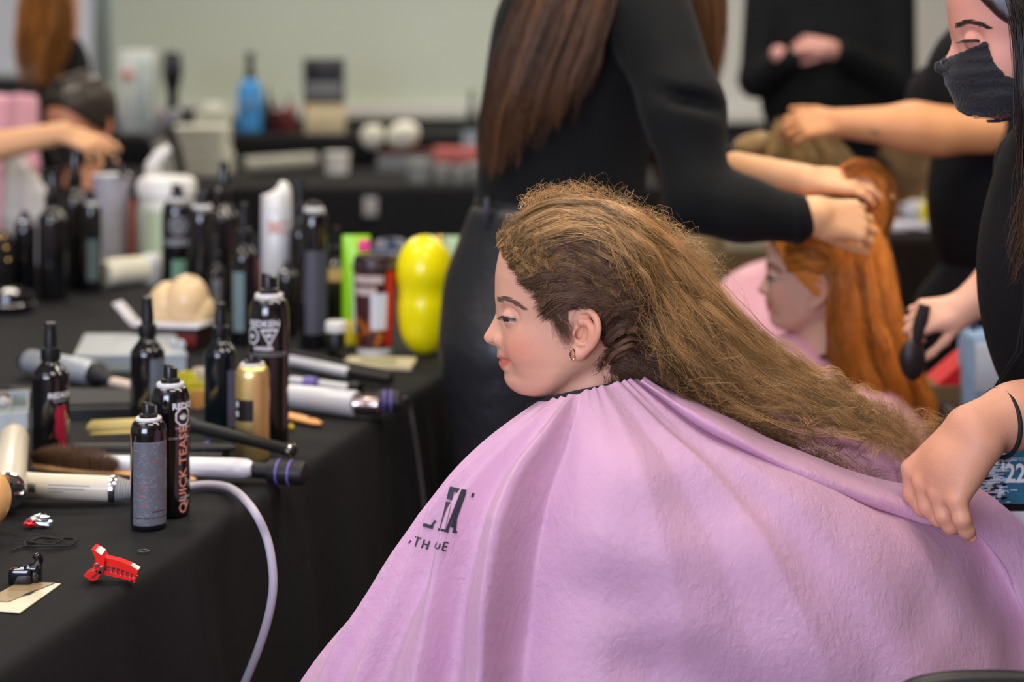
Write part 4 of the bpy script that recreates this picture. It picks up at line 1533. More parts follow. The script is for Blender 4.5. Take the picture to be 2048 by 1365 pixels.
R2 = [[q2(1580, 480, -.07), q2(1610, 468, -.085), q2(1650, 480, -.085), q2(1690, 500, -.08)],
      [q2(1572, 510, -.06), q2(1610, 505, -.083), q2(1650, 520, -.088), q2(1690, 545, -.085)],
      [q2(1575, 540, -.06), q2(1610, 535, -.083), q2(1650, 550, -.088), q2(1690, 575, -.085)]]
strands('swept_hair', R2, 900, RED, rc_, width=.0006, jit=.004, frizz=.002, freq=2, seg=12, seed=62, t1=(.8, 1), clump=30, shade=(.4, 1.1), kind='stuff')
# the section lifted by the stylist's hands: up from the hand, over and down behind
R3 = [[q2(1735, 480, -.02), q2(1762, 440, 0), q2(1768, 390, 0), q2(1750, 350, 0), q2(1715, 335, 0), q2(1690, 350, 0)],
      [q2(1755, 500, .02), q2(1775, 440, .02), q2(1776, 390, .02), q2(1760, 345, .02), q2(1722, 327, .02), q2(1695, 335, .02)],
      [q2(1725, 470, .04), q2(1745, 430, .04), q2(1750, 390, .04), q2(1738, 362, .04), q2(1712, 352, .04), q2(1690, 362, .04)]]
strands('lifted_hair', R3, 900, RED, rc_, width=.0007, jit=.006, frizz=.002, freq=2, seg=16, seed=63, t1=(.9, 1), clump=24, shade=(.4, 1.2), kind='stuff')
bd = SDF(.010)
bd.ell(P(1665, 900, s2), (.10, .14, .17), None, .03)
bd.cone(P(1650, 720, s2), .05, P(1660, 800, s2), .06, .03)
bd.ell(P(1665, 1130, s2), (.13, .15, .10), None, .04)
for dy in (-.07, .07):
    bd.chain([Vector(P(1640, 1130, s2)) + Vector((0, dy, 0)), Vector(P(1340, 1130, s2)) + Vector((0, dy, 0)), Vector(P(1340, 1560, s2)) + Vector((0, dy, 0))], [.07, .055, .045], .02)
sdf_obj(bd, 'clothed_body', mat('dark_clothes', S(40, 40, 46), rough=.8), gi)
c2 = SDF(.010)
c2.ell(P(1665, 850, s2), (.15, .20, .12), None, .05)
c2.ell(P(1640, 1010, s2), (.20, .25, .20), None, .08)
c2.cone(P(1590, 720, s2), .05, P(1580, 830, s2), .10, .06)
c2.ell(P(1560, 1080, s2), (.20, .20, .12), None, .08)
M_CAPE2 = mat('pink_cape_cloth', S(232, 172, 190), rough=.5, sheen=.2, transl=.1, var=.05, vscale=6, bump=.006, bscale=22)
sdf_obj(c2, 'pink_cape', M_CAPE2, gi)
b = MB()
b.lathe([(.060, -.012), (.062, 0), (.058, .014)], 30, Matrix.Translation(P(1640, 715, s2)) @ Matrix.Rotation(math.radians(-16), 4, 'Y'))
b.build('neck_band', M_BAND, gi)
gch = empty('chair', tuple(P(1665, 900, s2)[:2]) + (0,), 'black chair under the red haired girl', 'chair')
c = P(1690, 1130, s2)
MB().box((c.x, c.y, c.z - .13), (.42, .42, .05), bev=.02).build('seat', CHM, gch)
MB().box((c.x + .22, c.y, c.z + .10), (.03, .38, .3), bev=.012).build('backrest', CHM, gch)
for (x, y) in ((-.18, -.18), (-.18, .18), (.18, -.18), (.18, .18)):
    MB().tube([(c.x + x, c.y + y, 0), (c.x + x, c.y + y, c.z - .15)], .012, 8).build('leg', M_LEGM, gch)

# ---- masked stylist on the right, holding the hair and the hem
s3 = 1660
ms = empty('person', (.76, 2.06, 0), 'stylist with long dark hair and black face mask bending over at the right edge', 'person')
MM = Matrix.Translation(P(2064, 113, s3)) @ Matrix.Rotation(math.radians(-5), 4, 'Y') @ Matrix.Rotation(math.radians(-4), 4, 'Z') @ Matrix.Scale(1.02, 4)
q3 = lambda px, py, dy=0, s=s3: Vector(P(px, py, s)) + Vector((0, dy, 0))
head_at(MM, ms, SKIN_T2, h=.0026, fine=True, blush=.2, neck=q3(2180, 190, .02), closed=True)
eyeball(MM, -1, ms)
lash_set(MM, -1, ms, n=60, ln=.0105)
eyebrow(MM, -1, ms, mat('dark_brow', S(52, 36, 34), rough=.7), n=260)
DKH = hair_mat('near_black_hair', S(48, 36, 32), rough=.32, transl=.04)
mh = hair_cap(MM, ms, DKH)
# face mask: the head's own front below the eyes, lifted off the skin and pleated
mk = SDF(.0024)
lo, hi, f = head_func(MM, .70, .2)
Mi3 = np.array(MM.inverted())
def maskf(X, Y, Z):
    X, Y, Z = np.broadcast_arrays(X, Y, Z)
    x = Mi3[0, 0] * X + Mi3[0, 1] * Y + Mi3[0, 2] * Z + Mi3[0, 3]
    y = np.abs(Mi3[1, 0] * X + Mi3[1, 1] * Y + Mi3[1, 2] * Z + Mi3[1, 3])
    z = Mi3[2, 0] * X + Mi3[2, 1] * Y + Mi3[2, 2] * Z + Mi3[2, 3]
    puff = .0080 + .006 * np.exp(-((x + .09) / .03) ** 2) * np.exp(-((z + .03) / .03) ** 2) + .0005 * np.sin(z * 420)
    d = np.abs(f(X, Y, Z) - puff) - .0016
    topl = np.minimum(.006 + .45 * (x + .105), .026)
    d = np.maximum(d, z - topl)
    d = np.maximum(d, -.074 - z)
    return np.maximum(d, x - np.interp(z, [-.08, -.042, -.028, -.018, 0, .025], [.030, .020, -.012, -.046, -.058, -.063]))
mk.func(lo - .02, hi + .02, maskf, 0)
msk_o = sdf_obj(mk, 'face_mask', mat('black_mask_cloth', S(24, 24, 28), rough=.75, sheen=.2, bump=.0006, bscale=300), ms)
b = MB()
pl = lambda px, py, y: tuple(MM @ Vector((*_h(px, py), y)))
b.tube([pl(1036, 640, -.053), pl(1062, 624, -.067), pl(1088, 604, -.0745)], .0013, 6)
b.build('ear_loop', M_BAND, msk_o)
HV = [[tuple(q3(1992, -40, -.05)), tuple(q3(2000, 60, -.085)), tuple(q3(2004, 190, -.09)), tuple(q3(2012, 330, -.08)), tuple(q3(2010, 450, -.06)), tuple(q3(1998, 520, -.05))],
      [tuple(q3(2040, -70, -.07)), tuple(q3(2042, 60, -.100)), tuple(q3(2040, 190, -.105)), tuple(q3(2046, 340, -.10)), tuple(q3(2042, 480, -.09)), tuple(q3(2036, 600, -.08))],
      [tuple(q3(2075, -90, -.08)), tuple(q3(2085, 60, -.105)), tuple(q3(2095, 190, -.11)), tuple(q3(2100, 340, -.11)), tuple(q3(2100, 500, -.10)), tuple(q3(2095, 640, -.09))],
      [tuple(q3(2120, -90, -.07)), tuple(q3(2140, 60, -.09)), tuple(q3(2150, 190, -.10)), tuple(q3(2160, 340, -.10)), tuple(q3(2160, 500, -.09)), tuple(q3(2155, 640, -.09))]]
strands('long_hair', HV, 2800, DKH, mh, width=.0005, jit=.006, jit0=.008, frizz=.0018, freq=1.5, seg=16, seed=71, t0=(0, .08), t1=(.72, 1), clump=60, shade=(.5, 1.6), kind='stuff')
strands('loose_hair', [[tuple(q3(2010, 100, -.09)), tuple(q3(2005, 240, -.09)), tuple(q3(2012, 330, -.09)), tuple(q3(1990, 430, -.08)), tuple(q3(1985, 490, -.07))], [tuple(q3(2020, 100, -.09)), tuple(q3(2020, 300, -.09)), tuple(q3(2028, 420, -.09)), tuple(q3(2010, 520, -.08)), tuple(q3(2000, 560, -.07))]], 120,
        hair_mat('mid_brown_hair', S(96, 70, 52)), mh, width=.0004, jit=.005, frizz=.003, freq=1.5, seg=14, seed=72, t1=(.6, 1), shade=(.7, 1.5), kind='stuff')
tp = SDF(.008)
tp.ell(q3(2172, 530, .06), (.106, .165, .20), Matrix.Rotation(math.radians(5), 3, 'Y'), .05)
tp.ell(q3(2235, 740, .06), (.095, .15, .13), None, .05)
tp.cone(q3(2200, 200, .04), .06, q3(2200, 330, .06), .08, .05)
tp.chain([q3(2170, 350, -.12), q3(2260, 560, -.16), q3(2290, 690, -.14)], [.070, .060, .055], .04)
tp.chain([q3(2200, 360, .22), q3(2270, 520, .40)], [.065, .052], .04)
sdf_obj(tp, 'black_top', BLACK_TEE, ms)
bt = SDF(.010)
bt.ell(q3(2290, 900, .06), (.11, .16, .14), None, .05)
for dy in (-.07, .20):
    bt.chain([q3(2290, 1000, dy), q3(2290, 1600, dy), q3(2290, 2230, dy)], [.085, .065, .05], .04)
sdf_obj(bt, 'black_trousers', BLACK_LEATHER, ms)
# near arm and hand pinching the hem, thumb under
sx = SDF(.0022)
s4 = 1800
h4 = lambda px, py, dy=0: Vector(P(px, py, s4)) + Vector((0, dy, 0))
EB = h4(2260, 800, .06)
WR = h4(1945, 858, -.005)
sx.cone(q3(2245, 690, -.14), .052, EB, .044, .02)
sx.cone(EB, .043, h4(2040, 838, .015), .0345, .02)
sx.cone(h4(2040, 838, .015), .0345, WR, .0290, .015)
# back of the hand sloping down to the knuckles
KN = [h4(1850, 968, .030), h4(1866, 985, .002), h4(1886, 995, -.022), h4(1905, 990, -.044)][::1]
ml = [(1838, 955, .036), (1852, 972, .012), (1874, 985, -.012), (1898, 986, -.034)]
for i, (px, py, dy) in enumerate(ml):
    w_ = h4(1935 + 6 * i, 868 + 6 * i, .016 - .012 * i)
    sx.cone(w_, .0205, h4(px, py, dy), (.0118, .0122, .0122, .0118)[i], .016)
sx.ell(h4(1905, 925, -.004), (.026, .030, .030), Matrix.Rotation(math.radians(35), 3, 'Y'), .02)
fing = [[(1838, 955, .036), (1838, 1005, .036), (1856, 1032, .030), (1876, 1042, .022)],
        [(1852, 972, .012), (1858, 1018, .008), (1878, 1040, .004), (1898, 1046, .002)],
        [(1874, 985, -.012), (1880, 1024, -.018), (1893, 1044, -.018), (1908, 1050, -.014)],
        [(1898, 986, -.034), (1905, 1020, -.040), (1916, 1044, -.036), (1926, 1058, -.030)]]
for i, fg in enumerate(fing):
    rr = [(.0112, .0096, .0086, .0070), (.0118, .0102, .0090, .0074), (.0116, .0102, .0090, .0074), (.0110, .0098, .0088, .0072)][i]
    for j in range(3):
        sx.cone(h4(*fg[j]), rr[j], h4(*fg[j + 1]), rr[j + 1], .0035)
# thumb on the far side of the hem
sx.cone(h4(1945, 900, .012), .018, h4(1930, 965, .024), .0125, .012)
sx.cone(h4(1930, 965, .024), .0120, h4(1921, 1015, .018), .0105, .006)
sx.cone(h4(1921, 1015, .018), .0105, h4(1928, 1056, .000), .0080, .006)
arm_o = sdf_obj(sx, 'forearm_and_hand', mat('skin_hand', S(204, 146, 118), rough=.48, spec=.4, sss=.08, var=.05, vscale=40, bump=.0004, bscale=350), ms)
NAIL = mat('finger_nail', S(206, 140, 122), rough=.25, spec=.5)
b = MB()
b.ball((0, 0, 0), (.0045, .0022, .0062), 12, 8, Matrix.Translation(h4(1926, 1056, -.0375)) @ Matrix.Rotation(math.radians(-30), 4, 'Y'))
b.build('finger_nail', NAIL, arm_o)
# hair tie round the wrist
b = MB()
cw, ax = h4(2003, 850, .008), (h4(2040, 838, .015) - WR).normalized()
tm = Matrix.Translation(cw) @ ax.to_track_quat('Z', 'Y').to_matrix().to_4x4() @ Matrix.Rotation(math.radians(14), 4, 'X')
b.tube([tuple(tm @ Vector((.0372 * math.cos(t), .0372 * math.sin(t), 0))) for t in np.linspace(0, 2 * PI, 41)], .0026, 8, cap=False)
wt = b.build('hair_tie', M_BAND, None)
recenter(wt)
tag(wt, 'thin black hair tie worn around the wrist of the hand lifting the cape', 'hair tie')
# her other arm, stretched out behind with a brush
s5 = 1230
sy = SDF(.004)
q5 = lambda px, py, dy=0: P(px, py, FPX / (FPX / s5 + dy))
sy.cone(q3(2250, 520, .40), .045, q5(2010, 560, 0), .042, .02)
sy.cone(q5(2010, 560, 0), .042, q5(1925, 618, 0), .027, .015)
hand(sy, q5(1928, 617, 0), (-1, -.1, -.18), (.1, -.8, .6), .145, curl=(.8, 1.2, .8), thumb=(.4, .3), side=-1)
sdf_obj(sy, 'far_forearm_and_hand', SKIN_BARE, ms)
br = empty('hair_brush', q5(1822, 655, -.02), 'dark hair brush held in the far hand behind the red hair', 'brush')
b = MB()
b.tube([q5(1850, 610, -.02), q5(1840, 650, -.02), q5(1832, 690, -.02)], [.010, .012, .008], 10)
b.build('handle', mat('dark_plastic', S(40, 32, 34), rough=.4), br)
b = MB()
b.ball(q5(1825, 720, -.02), (.022, .012, .034), 14, 10)
b.build('brush_head', mat('dark_plastic', S(40, 32, 34)), br)

# lanyard with two printed badges hanging from her neck
ly_ = empty('lanyard', q3(2000, 1000, -.05), 'black cord lanyard with two blue badges hanging behind the wrist', 'lanyard')
b = MB()
for (a, c_) in (((2015, 560), (2018, 690)), ((2022, 560), (2008, 690))):
    b.tube([q3(a[0], a[1], -.07), q3(c_[0], c_[1], -.05), q3(1998 + (c_[0] - 2018) * .4, 800, .03), q3(1990, 905, .04)], .0015, 6)
b.build('cord', M_BAND, ly_)
sb = 1640
def card(px0, py0, px1, py1, name, m, dy=0.0):
    a, c_ = P(px0, py0, sb), P(px1, py1, sb)
    bb = MB()
    bb.box(((a.x + c_.x) / 2, a.y + dy, (a.z + c_.z) / 2), (abs(c_.x - a.x), .0016, abs(a.z - c_.z)))
    return bb.build(name, m, ly_, smooth=False)
M_NAVY = mat('badge_black', S(18, 20, 26), rough=.25)
cd1 = card(1905, 880, 2120, 1090, 'badge', M_NAVY)
def onb(px, py, w_, h_, name, m, dy):
    a = P(px, py, sb)
    bb = MB()
    bb.box((a.x, a.y - dy, a.z), (w_ / sb, .0003, h_ / sb))
    return bb.build(name, m, cd1, smooth=False)
M_BLUE = mat('badge_blue_print', S(70, 120, 165), rough=.3, var=.35, vscale=60)
M_LB = mat('badge_light_blue', S(176, 200, 228), rough=.3, var=.25, vscale=90)
M_WH = mat('badge_white', S(228, 232, 240), rough=.3)
M_TEAL = mat('badge_teal', S(50, 110, 135), rough=.3, var=.2, vscale=50)
onb(1990, 955, 150, 105, 'badge_photo', M_BLUE, .0011)
onb(2020, 940, 60, 130, 'badge_photo', M_TEAL, .0012)
# glitchy figure of short light and dark dashes
r_ = np.random.default_rng(5)
for nm, mm, cnt in (('photo_dashes', M_LB, 150), ('photo_dashes', M_NAVY, 60), ('photo_dashes', M_WH, 70)):
    bb = MB()
    for _ in range(cnt):
        px, py = r_.normal(1985, 15), r_.uniform(900, 1005)
        a = P(px, py, sb)
        bb.box((a.x, a.y - .0016 - r_.uniform(0, .0003), a.z), (r_.uniform(6, 22) / sb, .0002, r_.uniform(1.5, 3.5) / sb))
    o = bb.build(nm, mm, cd1, smooth=False)
    o['kind'] = 'stuff'
def badge_text(txt, px, py, size_px, m, sx=1.0, bold=.0, parent=None):
    vs, fs = text_mesh(txt, size_px / sb, bold=bold, sx=sx)
    a = P(px, py, sb)
    bb = MB()
    bb._add([(a.x + x, a.y - .0024, a.z + y) for x, y in vs], fs)
    return bb.build('lettering', m, parent or cd1, smooth=False)
badge_text("'22", 2026, 948, 52, M_WH, sx=.8, bold=.0009)
badge_text('SPRING / SUMMER 2022', 2020, 919, 11, M_LB)
onb(2020, 1046, 130, 46, 'badge_panel', M_WH, .0011)
onb(2020, 1082, 130, 20, 'badge_panel', mat('badge_bright_blue', S(40, 110, 190), rough=.3), .0011)
bb = MB()
RB = mat('royal_blue_print', S(30, 60, 225), rough=.3)
for seg_ in ([(2008, 1054), (2012, 1042), (2020, 1037), (2029, 1043), (2033, 1055)], [(2008, 1050), (2022, 1051), (2036, 1046)]):
    pts = [tuple(P(x, y, sb) + Vector((0, -.0026, 0))) for x, y in seg_]
    bb.tube(pts, .0019, 6)
bb.build('emblem', RB, cd1)
# ------------------------------------------------------------------ people further back
M_BLACKK = mat('black_sweater', S(20, 22, 24), rough=.9, spec=.2, var=.15, vscale=8)
M_BLACKT = mat('black_trouser_cloth', S(22, 23, 27), rough=.9, spec=.2)
BG_H = .012
HAIR_DK = hair_mat('dark_hair', S(52, 44, 38))


def standing(loc, label, hair_m, face_deg, head_z, lean=0.0, width=.20, skin=SKIN_T):
    """plain standing figure: legs, torso and head; arms are added by the caller"""
    x, y = loc
    o = empty('person', (x, y, 0), label, 'person')
    HMx = Matrix.Translation((x + lean, y, head_z)) @ Matrix.Rotation(math.radians(face_deg), 4, 'Z') @ Matrix.Scale(1.06, 4)
    head_at(HMx, o, skin, h=.005, neck=(x + lean * .6, y, head_z - .20))
    hc_ = hair_cap(HMx, o, hair_m, h=.007)
    t = SDF(BG_H)
    t.ell((x + lean * .4, y, head_z - .36), (width, .125, .17), None, .06)
    t.ell((x, y, head_z - .62), (width * .78, .115, .16), None, .08)
    tz = SDF(BG_H)
    tz.ell((x, y, head_z - .80), (width * .85, .125, .12), None, .05)
    for q_ in (-1, 1):
        tz.chain([(x + q_ * .09, y, head_z - .85), (x + q_ * .10, y, .50), (x + q_ * .10, y, .06)], [.095, .065, .05], .03)
        tz.ell((x + q_ * .10, y - .06, .035), (.045, .11, .035), None, .03)
    sdf_obj(tz, 'trousers', M_BLACKT, o)
    return o, t, hc_, HMx


# person in black with clasped hands before the white board
s6 = 540
q6 = lambda px, py, dy=0: Vector(P(px, py, s6)) + Vector((0, dy, 0))
o6, t6, h6, _ = standing(tuple(q6(1665, 0)[:2]), 'person standing in a black sweater with clasped hands in front of the white board', HAIR_DK, 90, 1.70, width=.26)
t6.chain([q6(1530, -10, 0), q6(1508, 160, -.06), q6(1560, 120, -.20)], [.075, .062, .048], .03)
t6.chain([q6(1790, -10, 0), q6(1790, 175, -.06), q6(1665, 105, -.20)], [.075, .066, .048], .03)
t6.ell(q6(1660, 200, .02), (.255, .13, .22), None, .06)
t6.ell(q6(1660, 20, .02), (.27, .13, .25), None, .06)
t6.ell(q6(1650, 400, .02), (.19, .12, .22), None, .06)
sdf_obj(t6, 'sweater', M_BLACKK, o6)
sk6 = SDF(.006)
hand(sk6, q6(1640, 100, -.22), (-1, 0, .25), (0, -1, .3), .17, curl=(.5, .6, .5), thumb=(.4, .2), side=-1)
hand(sk6, q6(1545, 118, -.20), (.8, -.1, .2), (0, -.6, -.8), .17, curl=(.5, .7, .5), thumb=(.4, .2), side=1)
sk6.cone(q6(1560, 120, -.20), .030, q6(1540, 108, -.20), .03, .02)
sk6.cone(q6(1660, 105, -.20), .034, q6(1630, 98, -.22), .034, .02)
sdf_obj(sk6, 'hands', mat('skin_pinkish', S(206, 150, 140), rough=.55, var=.05), o6)

# stylist with the tattooed arm, right, half behind the masked stylist
s7 = 940
q7 = lambda px, py, dy=0: Vector(P(px, py, s7)) + Vector((0, dy, 0))
o7, t7, h7, _ = standing(tuple(q7(2010, 0, .05)[:2]), 'stylist in a black T-shirt with a tattooed bare arm reaching left', HAIR_DK, 0, 1.62, width=.16)
t7.chain([q7(2040, 215, -.06), q7(1990, 262, -.1)], [.075, .062], .03)
t7.ell(q7(1985, 400, .05), (.12, .12, .2), None, .06)
t7.ell(q7(1935, 215, .22), (.08, .10, .10), None, .05)
sdf_obj(t7, 'black_tee', BLACK_TEE, o7)
sk7 = SDF(.006)
sk7.chain([q7(2030, 255, -.1), q7(1850, 258, -.12), q7(1800, 250, -.12), q7(1665, 243, -.1)], [.050, .046, .047, .030], .03)
hand(sk7, q7(1668, 243, -.1), (-1, 0, -.05), (0, -.8, .6), .17, curl=(.6, .8, .5), thumb=(.5, .4), side=1)
a7 = sdf_obj(sk7, 'bare_arm', SKIN_TAN, o7)
b = MB()
M_TAT = mat('tattoo_ink', S(112, 96, 84), rough=.6, var=.3, vscale=80)
for (px, py, w_, h_, rr) in ((1722, 258, .030, .008, 25), (1738, 248, .018, .006, 40), (1960, 232, .012, .028, -10), (1968, 262, .018, .020, 20)):
    c = q7(px, py, -.1)
    b.ball((0, 0, 0), (w_, .060 if px > 1900 else .054, h_), 14, 8, Matrix.Translation(c) @ Matrix.Rotation(math.radians(rr), 4, 'Y') @ Matrix.Diagonal((1, .92, 1, 1)))
b.build('tattoo', M_TAT, a7)

# fair haired child whose hair that stylist pins up
s8 = 900
q8 = lambda px, py, dy=0: Vector(P(px, py, s8)) + Vector((0, dy, 0))
o8 = empty('person', tuple(q8(1590, 500)[:2]) + (0,), 'seated child with fair hair pinned up under the tattooed arm', 'person')
HM8 = Matrix.Translation(q8(1600, 440, 0)) @ Matrix.Rotation(math.radians(8), 4, 'Z') @ Matrix.Scale(.98, 4)
head_at(HM8, o8, SKIN_T, h=.005, neck=q8(1605, 560))
FAIR = hair_mat('dark_blond_hair', S(158, 128, 78), transl=.05)
h8 = hair_cap(HM8, o8, FAIR, h=.006)
for k, (a, b_) in enumerate((((1545, 340), (1560, 250)), ((1590, 330), (1585, 250)), ((1640, 340), (1600, 255)), ((1680, 350), (1640, 270)))):
    g = [[tuple(q8(a[0] - 18, a[1] + 30, -.06)), tuple(q8(a[0] - 12, a[1] - 20, -.07)), tuple(q8(b_[0] - 8, b_[1], -.04)), tuple(q8(b_[0] + 20, b_[1] + 20, -.03))],
         [tuple(q8(a[0] + 22, a[1] + 30, -.06)), tuple(q8(a[0] + 18, a[1] - 20, -.07)), tuple(q8(b_[0] + 14, b_[1], -.04)), tuple(q8(b_[0] + 30, b_[1] + 30, -.03))]]
    strands('pinned_hair', g, 260, FAIR, h8, width=.0009, jit=.008, frizz=.003, freq=2, seg=10, seed=80 + k, clump=14, shade=(.5, 1.3), kind='stuff')
b = MB()
bun = SDF(.006)
bun.ell(q8(1500, 300, .03), (.035, .035, .032), None, .02)
bun.ell(q8(1525, 290, .02), (.030, .03, .030), None, .02)
me = bun.mesh('hair_bun')
set_color(me, 'shade', np.ones((len(me.vertices), 3)) * .8)
link('hair_bun', me, FAIR, h8)
cb = SDF(.012)
cb.ell(q8(1590, 640), (.16, .20, .14), None, .06)
cb.ell(q8(1590, 830), (.20, .25, .25), None, .08)
cb.cone(q8(1600, 570), .05, q8(1600, 620), .10, .05)
cb.ell(q8(1500, 660, -.05), (.11, .16, .12), None, .08)
sdf_obj(cb, 'pink_cape', M_CAPE2, o8)
cb = SDF(.012)
cb.ell(q8(1590, 700), (.11, .14, .2), None, .03)
for dy in (-.07, .07):
    cb.chain([q8(1600, 860, dy), q8(1420, 850, dy), q8(1420, 1290, dy)], [.06, .05, .045], .02)
sdf_obj(cb, 'clothed_body', mat('khaki_clothes', S(140, 122, 84), rough=.9), o8)
# tan coat over the back of a chair between the two women
cc = SDF(.010)
cc.ell(q8(1465, 520, .75), (.075, .10, .13), None, .05)
cc.ell(q8(1440, 700, .75), (.10, .12, .2), None, .06)
cc.ell(q8(1440, 1180, .75), (.12, .14, .26), None, .06)
cc.ell(q8(1440, 950, .75), (.11, .13, .26), None, .06)
ct = link('coat', cc.mesh('coat'), mat('khaki_coat_cloth', S(150, 132, 96), rough=.9, var=.2, vscale=9))
recenter(ct)
tag(ct, 'khaki coat on a chair back seen under the black sleeve', 'coat')

# seated person at the left with dark hair and black mask, beyond the bottles
s9 = 640
q9 = lambda px, py, dy=0: Vector(P(px, py, s9)) + Vector((0, dy, 0))
o9 = empty('person', tuple(q9(175, 300)[:2]) + (0,), 'seated person with tied back dark hair and black mask, beyond the left bottles', 'person')
HM9 = Matrix.Translation(q9(165, 268)) @ Matrix.Rotation(math.radians(62), 4, 'Z') @ Matrix.Rotation(math.radians(-14), 4, 'Y') @ Matrix.Scale(1.16, 4)
head_at(HM9, o9, mat('skin_tanned', S(206, 140, 104), rough=.5, attr='tint'), h=.005, fine=False, neck=q9(160, 390))
h9 = hair_cap(HM9, o9, HAIR_DK, h=.006, off=.014)
mk9 = SDF(.005)
lo, hi, f9 = head_func(HM9, .7, 0)
Mi9 = np.array(HM9.inverted())
def mask9(X, Y, Z):
    X, Y, Z = np.broadcast_arrays(X, Y, Z)
    x = Mi9[0, 0] * X + Mi9[0, 1] * Y + Mi9[0, 2] * Z + Mi9[0, 3]
    z = Mi9[2, 0] * X + Mi9[2, 1] * Y + Mi9[2, 2] * Z + Mi9[2, 3]
    d = np.abs(f9(X, Y, Z) - .011) - .006
    d = np.maximum(d, z - .012)
    d = np.maximum(d, -.078 - z)
    return np.maximum(d, x + .02)
mk9.func(lo - .02, hi + .02, mask9, 0)
sdf_obj(mk9, 'face_mask', mat('black_mask_cloth', S(24, 24, 28)), o9)
bd9 = SDF(.014)
bd9.cone(q9(158, 400), .07, q9(155, 460), .13, .06)
bd9.ell(q9(155, 560), (.20, .14, .26), None, .06)
bd9.ell(q9(155, 760), (.19, .17, .12), None, .05)
for q_ in (-1, 1):
    bd9.chain([q9(155 + 60 * q_, 770), q9(155 + 60 * q_, 780, -.16), q9(155 + 60 * q_, 930, -.16)], [.08, .065, .05], .02)
sdf_obj(bd9, 'clothed_body', M_BLACKK, o9)

# stylist whose bare arm comes in from the left edge
s10 = 720
q10 = lambda px, py, dy=0: Vector(P(px, py, s10)) + Vector((0, dy, 0))
o10, t10, h10, _ = standing(tuple(q10(-190, 0, .05)[:2]), 'stylist at the left edge whose bare forearm reaches over the bottles', HAIR_BR, 180, 1.62, width=.17)
t10.chain([q10(-150, 150, -.05), q10(-100, 290, -.1)], [.075, .06], .03)
sdf_obj(t10, 'black_top', BLACK_KNIT, o10)
sk10 = SDF(.005)
sk10.chain([q10(-110, 300, -.1), q10(0, 292, -.12), q10(150, 262, -.12)], [.050, .043, .030], .02)
hand(sk10, q10(145, 262, -.12), (1, 0, -.35), (.2, -.6, .8), .18, curl=((.1, .3, .3), (.3, .4, .3), (.6, .5, .4), (.9, .6, .5)), spread=.10, thumb=(.5, .5), side=-1)
sdf_obj(sk10, 'bare_arm', mat('skin_warm', S(228, 178, 140)), o10)
b = MB()
b.tube([q10(255, 320, -.14), q10(275, 350, -.14)], [.012, .008], 10)
b.tube([q10(240, 312, -.14), q10(262, 300, -.14)], [.006, .006], 8)
cl = b.build('hair_clip', mat('dark_plastic', S(40, 32, 34)), None)
recenter(cl)
tag(cl, 'small dark clip between the fingers of the hand at the left', 'clip')

# ginger haired person in black standing behind
s11 = 520
q11 = lambda px, py, dy=0: Vector(P(px, py, s11)) + Vector((0, dy, 0))
o11, t11, h11, _ = standing(tuple(q11(128, 0)[:2]), 'standing person in black with long ginger hair, at the top left', hair_mat('ginger_hair', S(164, 106, 44), transl=.08), 0, 1.62, width=.10)
sdf_obj(t11, 'black_top', BLACK_KNIT, o11)
GG = MATS['ginger_hair']
g = [[tuple(q11(px0, -180, dy)), tuple(q11(px0 - 6, -60, dy - .05)), tuple(q11(px1, 60, dy - .07)), tuple(q11(px2, 160, dy - .07))] for (px0, px1, px2, dy) in
     ((76, 44, 60, -.02), (96, 74, 84, -.09), (118, 106, 106, -.11), (140, 136, 120, -.10), (160, 168, 140, -.04))]
strands('long_hair', g, 1500, GG, h11, width=.0014, jit=.010, frizz=.006, freq=2, seg=12, seed=91, t1=(.65, 1.05), clump=40, shade=(.45, 1.3), kind='stuff')
# pink cape hung over a chair at the left edge
cp = SDF(.012)
for k in range(6):
    x_, dy_ = -50 + 22 * k, .02 * (k % 2)
    cp.chain([P(x_, 200 + 3 * (k % 2), 560) + Vector((0, dy_, 0)), P(x_, 330, 560) + Vector((0, dy_ - .02, 0)), P(x_ - 3, 470 + 12 * (k % 3), 560) + Vector((0, dy_ - .03, 0))], [.026, .032, .036], .025)
pc = link('folded_cape', cp.mesh('folded_cape'), M_CAPE2)
recenter(pc)
tag(pc, 'pink cape hung over a chair back at the left edge, blurred', 'cape')
cch = empty('chair', tuple(P(0, 560, 560)[:2]) + (0,), 'chair under the hung pink cape at the left edge', 'chair')
c = P(0, 330, 560)
MB().box((c.x, c.y, .45), (.40, .40, .05), bev=.01).build('seat', CHM, cch)
for (x, y) in ((-.17, -.17), (-.17, .17), (.17, -.17), (.17, .17)):
    MB().tube([(c.x + x, c.y + y, 0), (c.x + x, c.y + y, .43)], .013, 8).build('leg', M_LEGM, cch)

# pale towel hanging at the left, behind the bottles
tw = SDF(.009)
for k in range(6):
    x_, dy_ = 18 + 17 * k, .015 * (k % 2)
    tw.chain([P(x_, 330 + 22 * k, 672) + Vector((0, dy_, 0)), P(x_ + 4, 470, 672) + Vector((0, dy_ - .02, 0)), P(x_ + 8, 600, 672) + Vector((0, dy_ - .02, 0)), P(x_ + 10, 900, 672) + Vector((0, dy_, 0)), P(x_ + 10, 1028, 672) + Vector((0, dy_, 0))], [.017, .020, .021, .021, .021], .018)
twl = link('towel', tw.mesh('towel'), mat('pale_grey_towel', S(188, 184, 180), rough=.95, var=.06, bump=.003, bscale=60))
recenter(twl)
twl.location.z = 0.0
tag(twl, 'pale grey towel draped down beside the seated masked person, blurred', 'towel')
